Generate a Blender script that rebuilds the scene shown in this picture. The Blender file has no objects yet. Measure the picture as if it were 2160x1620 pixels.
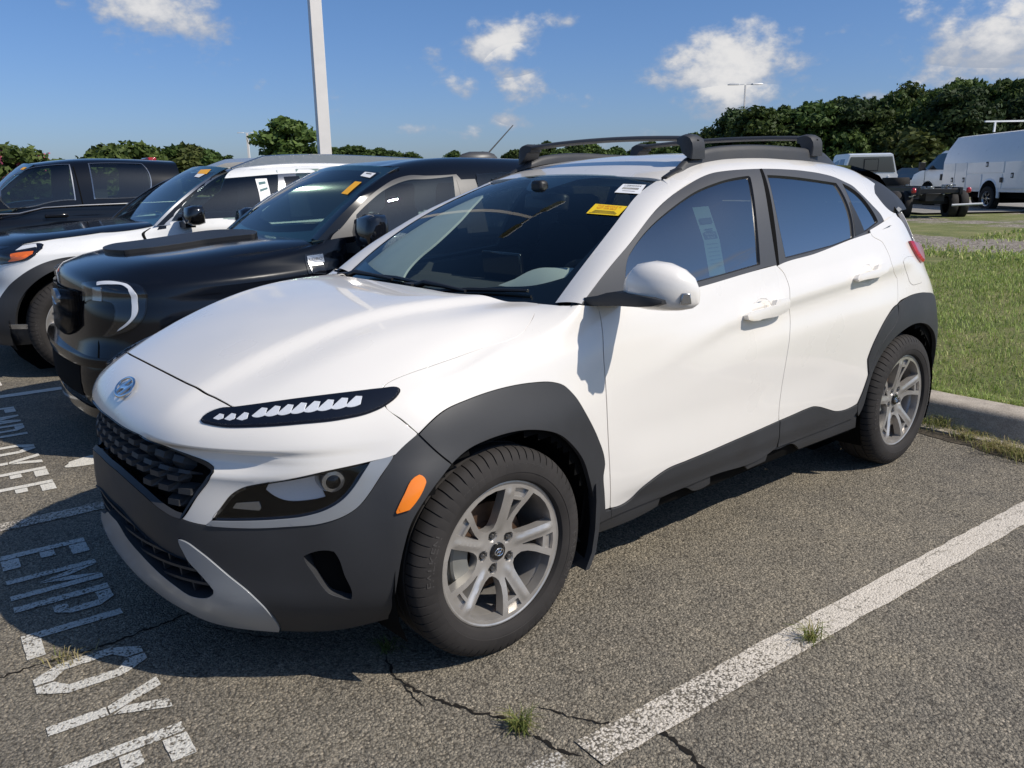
import bpy, bmesh, math, random
import numpy as np
from mathutils import Vector, Matrix
from mathutils.geometry import delaunay_2d_cdt
R=math.radians
random.seed(7); rng=np.random.default_rng(7)
scene=bpy.context.scene; col=scene.collection
# ---------------------------------------------------------------- camera
CAM=np.array([1.44,2.654,1.443]); YAW,PITCH,ROLL=[math.radians(a) for a in (-129.91,-14.11,-0.92)]
FPX=1712/2160
def cam_axes():
    f=np.array([math.cos(PITCH)*math.cos(YAW),math.cos(PITCH)*math.sin(YAW),math.sin(PITCH)])
    r=np.cross(f,[0,0,1]);r/=np.linalg.norm(r);u=np.cross(r,f);c,s=math.cos(ROLL),math.sin(ROLL)
    return c*r+s*u,-s*r+c*u,f
RT,UP,FW=cam_axes()
cd=bpy.data.cameras.new('camera'); cam=bpy.data.objects.new('camera',cd); col.objects.link(cam)
cd.sensor_width=36; cd.lens=36*FPX; cd.clip_start=.05; cd.clip_end=3000
cam.matrix_world=Matrix(((RT[0],UP[0],-FW[0],CAM[0]),(RT[1],UP[1],-FW[1],CAM[1]),(RT[2],UP[2],-FW[2],CAM[2]),(0,0,0,1)))
scene.camera=cam
def bearing(px,dist,py=None):
    """ground point seen in the direction of photo column px at a distance (row near the horizon)"""
    d=FW+(px-1080)/1712*RT-((380 if py is None else py)-810)/1712*UP
    d=d[:2]/np.hypot(*d[:2]); return CAM[0]+d[0]*dist,CAM[1]+d[1]*dist
# ---------------------------------------------------------------- sky and sun
SUN=Vector((-.45,.87,1.0)).normalized()
EL=math.asin(SUN.z); AZ=math.atan2(SUN.x,SUN.y)
w=bpy.data.worlds.new('World'); scene.world=w; w.use_nodes=True
nt=w.node_tree; N=nt.nodes; L=nt.links; N.clear()
def nd(t,**k):
    n=N.new(t)
    for a,b in k.items(): setattr(n,a,b)
    return n
def mth(op,a,b=None,c=None,clamp=False):
    n=nd('ShaderNodeMath',operation=op,use_clamp=clamp)
    for i,v in enumerate((a,b,c)):
        if v is None: continue
        if isinstance(v,(int,float)): n.inputs[i].default_value=v
        else: L.new(v,n.inputs[i])
    return n.outputs[0]
sky=nd('ShaderNodeTexSky',sky_type='NISHITA',sun_disc=False,sun_elevation=EL,sun_rotation=AZ,altitude=100,air_density=1.0,dust_density=.9,ozone_density=2.2)
tc=nd('ShaderNodeTexCoord'); sep=nd('ShaderNodeSeparateXYZ'); L.new(tc.outputs['Generated'],sep.inputs[0])
dx,dy,dz=sep.outputs
el=mth('ARCSINE',dz); az=mth('ARCTAN2',dy,dx)
# lumpy noise over the directions
def noise(scale,detail=6,rough=.55,sz=1.6):
    m=nd('ShaderNodeMapping'); m.inputs['Scale'].default_value=(scale,scale,scale*sz); L.new(tc.outputs['Generated'],m.inputs['Vector'])
    n=nd('ShaderNodeTexNoise'); n.inputs['Scale'].default_value=1; n.inputs['Detail'].default_value=detail; n.inputs['Roughness'].default_value=rough
    L.new(m.outputs[0],n.inputs['Vector']); return n.outputs['Fac']
nz=noise(22); nz2=noise(60,5,.6)
def dirof(px,py):
    d=FW+(px-1080)/1712*RT-(py-810)/1712*UP; d/=np.linalg.norm(d); return math.atan2(d[1],d[0]),math.asin(d[2])
# cumulus: photo column/row of the centre, half width, half height (px), strength
CL=[(330,5,165,85,.85),(1058,92,95,50,.95),(1545,148,150,92,1.2),(1200,45,48,26,.5),(1090,180,65,62,.62),(960,185,60,28,.45),(530,183,62,26,.42),(910,105,36,42,.25),(690,210,60,24,.3),(735,148,28,24,.28),
    (1065,256,55,22,.6),(990,284,50,18,.4),(880,275,36,16,.35),(2110,110,190,110,.95),(2200,20,230,70,.7),(1862,205,60,30,.75),(1560,235,130,40,.4),(1320,105,36,26,.16),(2350,60,200,120,.9),(1440,290,150,22,.45),(1200,212,40,14,.2),(395,260,28,9,.25)]
den=None; hgt=None
for (px,py,sx,sy,st) in CL:
    a0,e0=dirof(px,py); d=mth('SUBTRACT',az,a0); e=mth('SUBTRACT',el,e0)
    q=mth('ADD',mth('POWER',mth('MULTIPLY',d,1712/sx),2),mth('POWER',mth('MULTIPLY',e,1712/sy),2))
    g=mth('MULTIPLY',mth('SUBTRACT',1.25,mth('SQRT',q)),st*1.0)
    h=mth('MULTIPLY',mth('MULTIPLY',e,1712/sy),mth('GREATER_THAN',g,0))
    den=g if den is None else mth('MAXIMUM',den,g)
    hgt=h if hgt is None else mth('ADD',hgt,h)
# small fair-weather clouds over the rest of the sky, extra added for ambient light
pr=nd('ShaderNodeCombineXYZ'); k=mth('ADD',mth('MAXIMUM',dz,0),.12); L.new(mth('DIVIDE',dx,k),pr.inputs[0]); L.new(mth('DIVIDE',dy,k),pr.inputs[1])
n3=nd('ShaderNodeTexNoise'); n3.inputs['Scale'].default_value=1.15; n3.inputs['Detail'].default_value=7; n3.inputs['Roughness'].default_value=.58; L.new(pr.outputs[0],n3.inputs['Vector'])
away=mth('MULTIPLY',mth('SUBTRACT',1,mth('SMOOTH_MIN',1,mth('MULTIPLY',mth('ADD',mth('MULTIPLY',dx,FW[0]),mth('MULTIPLY',dy,FW[1])),1.5),.2)),1.0,clamp=True)
gen=mth('MULTIPLY',mth('SUBTRACT',n3.outputs['Fac'],.515),4.0)
gen=mth('SUBTRACT',gen,mth('MULTIPLY',mth('SUBTRACT',1,away),.75))
lump=mth('ADD',mth('MULTIPLY',mth('SUBTRACT',nz,.5),2.1),mth('MULTIPLY',mth('SUBTRACT',nz2,.5),.75))
dd=mth('ADD',mth('MAXIMUM',den,-1),lump)
dd=mth('MAXIMUM',dd,mth('MULTIPLY',gen,1.0))
mr=nd('ShaderNodeMapRange',interpolation_type='SMOOTHSTEP'); L.new(dd,mr.inputs[0]); mr.inputs[1].default_value=.22; mr.inputs[2].default_value=.95
solid=mth('MULTIPLY',mr.outputs[0],.93)
# thin clouds stay blue-grey, thick tops are white
thick=nd('ShaderNodeMapRange',interpolation_type='SMOOTHSTEP'); L.new(mth('ADD',dd,mth('MULTIPLY',hgt,.30)),thick.inputs[0]); thick.inputs[1].default_value=.35; thick.inputs[2].default_value=1.35
cm=nd('ShaderNodeMix',data_type='RGBA'); L.new(thick.outputs[0],cm.inputs['Factor'])
CLO=3.6
cm.inputs[6].default_value=(1.05*CLO,1.15*CLO,1.35*CLO,1); cm.inputs[7].default_value=(2.15*CLO,2.1*CLO,2.05*CLO,1)
hs=nd('ShaderNodeHueSaturation'); hs.inputs['Saturation'].default_value=1.12; hs.inputs['Value'].default_value=1.0; L.new(sky.outputs[0],hs.inputs['Color'])
tm=nd('ShaderNodeMapRange',interpolation_type='SMOOTHSTEP'); L.new(el,tm.inputs[0]); tm.inputs[1].default_value=.0; tm.inputs[2].default_value=.42
tn=nd('ShaderNodeMix',data_type='RGBA'); L.new(tm.outputs[0],tn.inputs['Factor']); tn.inputs[6].default_value=(.59,.71,1.05,1); tn.inputs[7].default_value=(.72,.86,1.0,1)
tp=nd('ShaderNodeMix',data_type='RGBA',blend_type='MULTIPLY'); tp.inputs['Factor'].default_value=1; L.new(hs.outputs[0],tp.inputs[6]); L.new(tn.outputs[2],tp.inputs[7])
mx=nd('ShaderNodeMix',data_type='RGBA'); L.new(solid,mx.inputs['Factor']); L.new(tp.outputs[2],mx.inputs[6]); L.new(cm.outputs[2],mx.inputs[7])
bg=nd('ShaderNodeBackground'); bg.inputs['Strength'].default_value=.10; L.new(mx.outputs[2],bg.inputs['Color'])
wo=nd('ShaderNodeOutputWorld'); L.new(bg.outputs[0],wo.inputs['Surface'])
sl=bpy.data.lights.new('sun','SUN'); sl.energy=4.2; sl.angle=R(.53); sl.color=(1,.93,.83)
so=bpy.data.objects.new('sun',sl); col.objects.link(so); so.rotation_euler=SUN.to_track_quat('Z','Y').to_euler(); so.location=(0,0,30)
vs=scene.view_settings; vs.view_transform='Standard'; vs.look='None'; vs.exposure=0.08; vs.gamma=1; vs.use_curve_mapping=False
scene.cycles.max_bounces=8; scene.cycles.transparent_max_bounces=24; scene.cycles.caustics_reflective=False; scene.cycles.caustics_refractive=False
# ---------- smooth tensor-product spline surfaces ----------
def _cardinal(t):
    n=len(t);h=np.diff(t);A=np.zeros((n,n));B=np.zeros((n,n))
    A[0,0]=A[-1,-1]=1
    for i in range(1,n-1):
        A[i,i-1]=h[i-1];A[i,i]=2*(h[i-1]+h[i]);A[i,i+1]=h[i]
        B[i,i-1]=6/h[i-1];B[i,i]=-6/h[i-1]-6/h[i];B[i,i+1]=6/h[i]
    return np.linalg.solve(A,B)          # second derivatives from values
class Spl:
    def __init__(s,t): s.t=np.asarray(t,float); s.M=_cardinal(s.t)
    def basis(s,x):
        t=s.t;x=np.clip(np.asarray(x,float),t[0],t[-1])
        k=np.clip(np.searchsorted(t,x,side='right')-1,0,len(t)-2)
        h=t[k+1]-t[k];a=(t[k+1]-x)/h;b=(x-t[k])/h
        n=len(t);W=((a**3-a)*h*h/6)[:,None]*s.M[k]+((b**3-b)*h*h/6)[:,None]*s.M[k+1]
        r=np.arange(len(x));W[r,k]+=a;W[r,k+1]+=b
        return W
def curve(ts,vals):
    o=np.argsort(ts);s=Spl(np.asarray(ts,float)[o]);v=np.asarray(vals,float)[o]
    return lambda x:(s.basis(np.atleast_1d(x))@v)
def lerp(xs,ys):
    xs=np.asarray(xs,float);ys=np.asarray(ys,float)
    o=np.argsort(xs);return lambda x:np.interp(x,xs[o],ys[o])
def sstep(a,b,x):
    t=np.clip((x-a)/(b-a),0,1);return t*t*(3-2*t)
class Net:
    """surface through a net of points; P[row][col]; mirrored about y=0 at the first column"""
    def __init__(s,P,mirror=True,post=None):
        P=np.asarray(P,float)
        d=np.linalg.norm(np.diff(P,axis=1),axis=2).mean(0);tu=np.concatenate([[0],np.cumsum(d)])
        d=np.linalg.norm(np.diff(P,axis=0),axis=2).mean(1);tv=np.concatenate([[0],np.cumsum(d)])
        if mirror:
            Q=P[:,:0:-1].copy();Q[:,:,1]*=-1
            P=np.concatenate([Q,P],1);tu=np.concatenate([-tu[:0:-1],tu])
        s.P=P;s.u=Spl(tu);s.v=Spl(tv);s.U=tu[-1];s.V=tv[-1];s.tu=tu;s.tv=tv;s.post=post
        s.lo=(-s.U if mirror else 0,0);s.hi=(s.U,s.V)
    def pos(s,uv):
        uv=np.atleast_2d(uv);Bu=s.u.basis(uv[:,0]);Bv=s.v.basis(uv[:,1])
        p=np.einsum('ni,nj,ijk->nk',Bv,Bu,s.P,optimize=True)
        if s.post: p=s.post(p,uv)
        return p
class Fun:
    def __init__(s,f,lo,hi): s.f=f;s.lo=lo;s.hi=hi
    def pos(s,uv): return s.f(np.atleast_2d(np.asarray(uv,float)))
def normal(S,uv,e=2e-3,flip=1):
    uv=np.atleast_2d(uv);a=np.array([e,0]);b=np.array([0,e])
    du=S.pos(uv+a)-S.pos(uv-a);dv=S.pos(uv+b)-S.pos(uv-b)
    n=np.cross(du,dv)*flip
    return n/np.maximum(np.linalg.norm(n,axis=1),1e-12)[:,None]
# columns of the lower body from the nose centre round the corner to the tail centre; each row bottom -> belt / cowl
def _cols():
    C=[]
    C.append([(.80,0,.19),(.85,0,.27),(.868,0,.36),(.875,0,.46),(.872,0,.56),(.862,0,.66),(.85,0,.725),(.822,0,.79),(.74,0,.862),(.51,0,.965),(.25,0,1.035),(-.02,0,1.06),(-.33,0,1.055)])
    C.append([(.785,.2,.19),(.838,.22,.27),(.856,.22,.36),(.863,.22,.46),(.86,.22,.56),(.85,.22,.66),(.842,.22,.722),(.816,.22,.787),(.735,.22,.858),(.50,.22,.965),(.23,.22,1.035),(-.03,.22,1.06),(-.33,.22,1.055)])
    C.append([(.735,.40,.18),(.785,.42,.27),(.80,.42,.36),(.806,.42,.46),(.803,.42,.56),(.795,.42,.66),(.797,.42,.715),(.78,.42,.78),(.705,.41,.85),(.47,.40,.960),(.21,.395,1.035),(-.04,.39,1.06),(-.335,.385,1.055)])
    C.append([(.62,.56,.175),(.68,.58,.27),(.695,.58,.36),(.697,.58,.46),(.69,.58,.56),(.682,.58,.655),(.697,.58,.712),(.68,.575,.778),(.615,.56,.847),(.41,.54,.952),(.18,.53,1.025),(-.06,.52,1.053),(-.335,.51,1.053)])
    C.append([(.47,.70,.18),(.52,.735,.27),(.535,.745,.36),(.535,.75,.46),(.527,.75,.56),(.525,.745,.655),(.537,.738,.712),(.52,.725,.78),(.465,.70,.85),(.31,.665,.935),(.12,.645,.995),(-.09,.63,1.033),(-.34,.615,1.05)])
    C.append([(.37,.80,.22),(.40,.83,.28),(.41,.845,.36),(.41,.85,.46),(.40,.85,.56),(.388,.833,.655),(.38,.82,.712),(.365,.805,.78),(.32,.78,.855),(.20,.745,.922),(.05,.72,.97),(-.12,.70,1.01),(-.345,.685,1.046)])
    C.append([(.30,.85,.24),(.32,.87,.28),(.33,.885,.36),(.335,.89,.46),(.33,.895,.56),(.31,.885,.655),(.29,.865,.712),(.275,.845,.78),(.24,.81,.86),(.13,.78,.91),(0,.755,.95),(-.15,.74,.993),(-.35,.73,1.047)])
    C.append([(.15,.86,.24),(.15,.88,.28),(.15,.9,.36),(.15,.905,.46),(.15,.905,.56),(.15,.9,.655),(.15,.885,.72),(.14,.865,.79),(.12,.83,.865),(.04,.80,.915),(-.06,.785,.945),(-.18,.77,.982),(-.355,.765,1.047)])
    C.append([(-.1,.86,.23),(-.1,.88,.28),(-.1,.9,.36),(-.1,.905,.46),(-.1,.905,.56),(-.1,.9,.66),(-.1,.892,.73),(-.1,.873,.80),(-.11,.85,.875),(-.14,.828,.92),(-.19,.815,.947),(-.26,.805,.985),(-.37,.793,1.048)])
    def side(x,zb,ys,yb,dz=0,xs=None):
        z=[.23,.28,.36,.46,.56,.66,.73,.80,.88,.93,.97,1.01]
        col=[(x,y,zz+dz) for y,zz in zip(ys,z)]
        k=(zb-.88)/(1.05-.88)
        for i in range(9,12): col[i]=(x,ys[i],.88+(z[i]-.88)*k)
        col.append((x,yb,zb))
        return col
    C.append(side(-.42,1.052,[.83,.85,.868,.88,.885,.885,.883,.876,.865,.855,.845,.833],.818))
    D=[.835,.855,.868,.875,.880,.884,.886,.886,.878,.868,.858,.846]
    C.append(side(-.9,1.068,D,.830))
    C.append(side(-1.45,1.10,D,.835))
    C.append(side(-1.95,1.145,[.84,.86,.872,.88,.887,.892,.895,.895,.887,.877,.863,.845],.825))
    C.append(side(-2.3,1.195,[.85,.87,.89,.90,.903,.905,.905,.90,.888,.874,.855,.83],.80))
    C.append(side(-2.62,1.25,[.85,.87,.89,.90,.905,.905,.903,.893,.878,.86,.835,.80],.755))
    C.append([(-2.88,.84,.25),(-2.89,.855,.30),(-2.9,.868,.38),(-2.9,.875,.47),(-2.9,.88,.56),(-2.9,.88,.66),(-2.9,.875,.74),(-2.89,.865,.81),(-2.88,.85,.88),(-2.86,.83,.95),(-2.84,.80,1.03),(-2.82,.765,1.12),(-2.78,.71,1.27)])
    C.append([(-3.03,.76,.27),(-3.06,.79,.32),(-3.08,.805,.39),(-3.09,.812,.47),(-3.09,.815,.56),(-3.08,.812,.66),(-3.05,.805,.74),(-3.03,.795,.81),(-3.01,.78,.88),(-2.99,.755,.96),(-2.97,.725,1.06),(-2.94,.69,1.15),(-2.86,.64,1.29)])
    C.append([(-3.10,.62,.28),(-3.15,.64,.33),(-3.175,.65,.40),(-3.185,.655,.48),(-3.185,.66,.57),(-3.17,.66,.66),(-3.12,.655,.74),(-3.09,.65,.81),(-3.07,.64,.89),(-3.06,.625,.98),(-3.04,.605,1.08),(-3.00,.58,1.17),(-2.90,.54,1.30)])
    for y in (.33,0):
        k=-.015 if y else -.025
        C.append([(x+k,y*(.97 if i<10 else .9),z) for i,(x,z) in enumerate([(-3.12,.28),(-3.17,.33),(-3.195,.40),(-3.205,.48),(-3.205,.57),(-3.19,.66),(-3.14,.74),(-3.11,.81),(-3.09,.89),(-3.08,.98),(-3.06,1.08),(-3.02,1.17),(-2.92,1.30)])])
    return np.swapaxes(np.array(C),0,1)
_crease_y=lerp([-.36,-.05,.25,.5,.7,.86],[.50,.47,.42,.38,.34,.31])      # bonnet dome edge
_lip_z=lerp([0,.25,.45,.6,.75,.85],[.741,.745,.749,.748,.754,.76])        # crease above the grille
_should=lerp([-.55,-.8,-1.1,-1.5,-2.0,-2.6],[.75,.83,.90,.945,.985,1.02]) # door character line
def _post(p,uv):
    x,y,z=p[:,0].copy(),p[:,1].copy(),p[:,2].copy();ay=np.abs(y);sg=np.sign(y)
    # raised centre of the bonnet
    onh=sstep(.80,.86,z)*sstep(-.42,-.3,x)*(ay<.8)
    d=ay-_crease_y(x)
    z=z+onh*(.010*(1-sstep(-.02,.07,d))-.010*sstep(-.01,.06,d)*(1-sstep(.08,.20,d)))*(1-.5*sstep(.5,.75,x))
    # lip above the grille with the tucked face below it
    fr=sstep(.30,.42,x)*sstep(.62,.67,z)
    dz=z-_lip_z(ay);fade=1-.9*sstep(.55,.80,ay)
    tuck=(.006+.026*sstep(.12,.45,ay))*sstep(.004,-.02,dz)*(1-sstep(-.035,-.085,dz))*fade*fr
    x=x-tuck*1.0;y=y-sg*tuck*.25
    # door sides: shoulder line with hollow under it, fuller lower half
    sd=sstep(-.42,-.65,x)*(1-sstep(-2.35,-2.75,x))*sstep(.6,.8,ay)
    e=z-_should(x)
    amp=.0065*sstep(-.5,-1.5,x)
    y=y+sg*sd*amp*(sstep(-.03,.015,e)*(1-sstep(.015,.10,e))-1.0*sstep(-.16,-.06,e)*(1-sstep(-.05,.0,e)))
    y=y+sg*sd*.010*(sstep(.33,.40,z)*(1-sstep(.42,.62,z)))*(1-sstep(-1.75,-2.1,x))
    # arch cladding bulge is given by its own offset
    return np.stack([x,y,z],1)
LOW=Net(_cols(),post=_post)
# ---------- greenhouse: side glass, roof ----------
_zb=lerp([-.2,-.42,-.9,-1.45,-1.95,-2.3,-2.62,-2.8],[1.015,1.02,1.037,1.07,1.112,1.16,1.215,1.245])
_yb=curve([-3.0,-2.62,-2.3,-1.95,-1.45,-.9,-.42,-.1],[.66,.752,.797,.822,.832,.827,.815,.79])
_zr=curve([-3.1,-2.9,-2.5,-2.1,-1.75,-1.5,-1.3,-1.07,-.6,-.1],[1.36,1.43,1.505,1.543,1.552,1.538,1.509,1.452,1.43,1.42])
_F=np.array([(1,0),(.970,.2),(.925,.42),(.868,.62),(.80,.78),(.725,.885),(.63,.945),(.45,.98),(.22,.996),(0,1)])
_ss=np.concatenate([[0],np.cumsum(np.hypot(*(np.diff(_F,axis=0)*np.array([.83,.46])).T))])
_F2=np.concatenate([(_F[:-1]),(_F[::-1]*np.array([-1,1]))]);_s2=np.concatenate([_ss,2*_ss[-1]-_ss[-2::-1]])
_fs=Spl(_s2)
SR=_ss[-1]
def _gr(uv):
    x,s=uv[:,0],uv[:,1]
    f=_fs.basis(s)@_F2
    zb,yb,zr=_zb(x),_yb(x),_zr(x)
    return np.stack([x,yb*f[:,0],zb+(zr-zb)*f[:,1]],1)
GR=Fun(_gr,(-3.0,0),(-.15,2*SR))      # u = x, v = arc from left belt over the roof to the right belt
# ---------- windscreen: u = y, v = 0 cowl .. 1 header ----------
def _ws(uv):
    k,t=uv[:,0],uv[:,1]          # k -1..1 across
    yb=.735*k;yt=.56*k
    y=yb+(yt-yb)*t
    xb=-.27-.15*np.abs(k)**2.2;xt=-1.075-.075*k**2
    zb=1.005+.045*k**2;zt=1.462-.030*k**2
    bul=4*t*(1-t)
    x=xb+(xt-xb)*t+.018*bul;z=zb+(zt-zb)*t+.038*bul
    return np.stack([x,y,z],1)
WS=Fun(_ws,(-1.3,-.05),(1.3,1.1))
# ---------- lower bodies of the neighbours: local frame, nose at x = 0, y to the car's left ----------
def truck_net(w=1.0,dz=0.0,length=5.05,round_=0.0,cowl=1.30,belt=1.13):
    """nose columns then side columns, in metres; w scales the half width of .92"""
    X=[[-.06,-.01,0,-.02,-.05,-.06,-.075,-.11,-.25,-.6,-1.0,-cowl],
       [-.09,-.04,-.03,-.05,-.08,-.095,-.115,-.145,-.28,-.6,-1.0,-cowl],
       [-.17,-.12,-.11,-.13,-.165,-.18,-.195,-.225,-.34,-.62,-1.0,-cowl],
       [-.36,-.32,-.31,-.32,-.335,-.345,-.35,-.375,-.45,-.67,-1.0,-cowl],
       [-.60,-.60,-.60,-.60,-.60,-.60,-.60,-.61,-.65,-.77,-1.03,-cowl],
       [-1.0,-1.0,-1.0,-1.0,-1.0,-1.0,-1.0,-1.0,-1.02,-1.06,-1.17,-cowl],
       [-1.4]*12,[-2.4]*12,[-3.2]*12,[-4.1*length/5.05]*12,[-4.85*length/5.05]*12,[-length*.994]*12,[-length]*12]
    Y=[[0]*12,[.44,.45,.45,.45,.45,.45,.45,.44,.43,.42,.42,.42],[.68,.70,.71,.715,.715,.715,.705,.69,.67,.66,.66,.66],
       [.83,.85,.865,.872,.872,.868,.852,.83,.79,.77,.76,.76],[.86,.89,.91,.92,.92,.915,.90,.88,.85,.825,.81,.80],
       [.86,.89,.91,.92,.922,.918,.905,.89,.865,.845,.835,.825],[.86,.88,.895,.905,.91,.91,.905,.90,.89,.88,.872,.86]]
    Y+= [Y[6]]*3+[[.84,.86,.875,.885,.89,.89,.885,.88,.87,.86,.85,.84],[.6]*12,[0]*12]
    Zf=[.24,.33,.45,.56,.66,.80,.92,1.0,1.045,1.08,1.115,1.13]
    Z=[Zf,[.24,.33,.45,.56,.66,.80,.915,.99,1.038,1.075,1.112,1.13],[.24,.33,.45,.56,.66,.80,.90,.965,1.018,1.062,1.10,1.125],
       [.26,.33,.45,.56,.66,.80,.89,.95,.995,1.035,1.075,1.115],[.27,.34,.45,.56,.66,.80,.89,.945,.985,1.02,1.06,1.105],
       [.27,.34,.45,.56,.66,.80,.89,.945,.995,1.035,1.068,1.105],[.28,.35,.45,.56,.66,.80,.89,.95,1.0,1.05,1.09,belt]]
    Z+=[[.28,.35,.45,.56,.66,.80,.89,.95,1.0,1.05,1.09,belt+.02]]*6
    # one more row makes the crisp shoulder
    r7x=[-.085,-.125,-.205,-.355,-.60,-1.0]+[x[7] for x in X[6:]];r7y=[0,.45,.70,.842,.897,.902]+[y[7]+.004 for y in Y[6:]];r7z=[.972,.966,.945,.932,.935,.937]+[.955]*7
    r8x=[-.125,-.165,-.245,-.39,-.615,-1.005]+[x[7] for x in X[6:]];r8y=[0,.445,.69,.822,.874,.882]+[y[7]-.001 for y in Y[6:]];r8z=[1.004,.997,.973,.958,.962,.970]+[.978]*7
    for i in range(len(X)):
        X[i]=X[i][:7]+[r7x[i],r8x[i]]+X[i][8:];Y[i]=Y[i][:7]+[r7y[i],r8y[i]]+Y[i][8:];Z[i]=list(Z[i][:7])+[r7z[i],r8z[i]]+list(Z[i][8:])
    P=np.stack([np.array(X),np.array(Y)*w,np.array(Z)+dz],-1)
    return np.swapaxes(P,0,1)
def house(zb,yb,zr,x0,x1,tum=1.0,crown=1.0):
    """greenhouse over the belt: u = x, v = arc over the roof; each of zb, yb, zr is a pair list over x"""
    zb,yb,zr=[curve(*a) if len(a[0])>2 else lerp(*a) for a in (zb,yb,zr)]
    F=np.array([(1,0),(.972,.2),(.935,.42),(.888,.62),(.835,.78),(.775,.89),(.68,.95),(.48,.985),(.24,.997),(0,1)])
    F[6:,1]=1-(1-F[6:,1])*crown
    F[:,0]=1-(1-F[:,0])*np.where(F[:,1]<.9,tum,1)
    ss=np.concatenate([[0],np.cumsum(np.hypot(*(np.diff(F,axis=0)*np.array([.85,.5])).T))])
    f2=np.concatenate([F[:-1],F[::-1]*np.array([-1,1])]);s2=np.concatenate([ss,2*ss[-1]-ss[-2::-1]]);sp=Spl(s2)
    def f(uv):
        x,s=uv[:,0],uv[:,1];w=sp.basis(s)@f2
        return np.stack([x,yb(x)*w[:,0],zb(x)+(zr(x)-zb(x))*w[:,1]],1)
    S=Fun(f,(x0,0),(x1,2*ss[-1]));S.S=ss[-1];return S
def screen(yb,yt,xb,xt,zb,zt,cb=.10,ct=.05,bul=.03):
    def f(uv):
        k,t=uv[:,0],uv[:,1];y=k*(yb+(yt-yb)*t);b=4*t*(1-t)
        x=(xb-cb*k**2)*(1-t)+(xt-ct*k**2)*t;z=(zb+.02*k**2)*(1-t)+(zt-.025*k**2)*t
        return np.stack([x+b*bul*.5,y,z+b*bul],1)
    return Fun(f,(-1.25,-.06),(1.25,1.1))
LLOW=Net(truck_net())
LGR=house(([-1.0,-1.4,-2.4,-3.3],[1.03,1.06,1.10,1.12]),([-1.0,-1.4,-2.4,-3.3],[.85,.872,.88,.86]),([-1.0,-1.85,-2.1,-2.6,-3.3],[1.47,1.535,1.578,1.60,1.58]),-3.4,-1.05,crown=.6)
LWS=screen(.78,.66,-1.24,-1.87,1.105,1.55,cb=.06,ct=.08)
ELOW=Net(truck_net(w=1.065,dz=.02,length=5.0,cowl=1.28,belt=1.13))
EGR=house(([-.9,-1.3,-2.4,-4.7],[1.09,1.10,1.13,1.17]),([-.9,-1.3,-2.4,-4.7],[.90,.925,.94,.87]),([-.9,-1.9,-2.3,-3.2,-4.7],[1.47,1.555,1.60,1.615,1.55]),-4.8,-1.0,crown=.3)
EWS=screen(.84,.68,-1.24,-1.93,1.11,1.605,cb=.06,ct=.06)
FLOW=Net(truck_net(w=1.09,dz=.08,length=5.9,cowl=1.30,belt=1.17))
FGR=house(([-.9,-1.3,-2.0,-3.4],[1.22,1.22,1.24,1.26]),([-.9,-1.3,-2.0,-3.4],[.95,.975,.985,.98]),([-.9,-1.55,-1.9,-2.6,-3.4],[1.66,1.72,1.765,1.78,1.74]),-3.5,-.95)
FWS=screen(.86,.72,-1.0,-1.55,1.22,1.72,cb=.05,ct=.05)
FRAMES={'L':(.5,-2.6,-4.5),'E':(.55,-5.35,-4.5),'F':(.95,-9.1,-4.5)}

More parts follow.
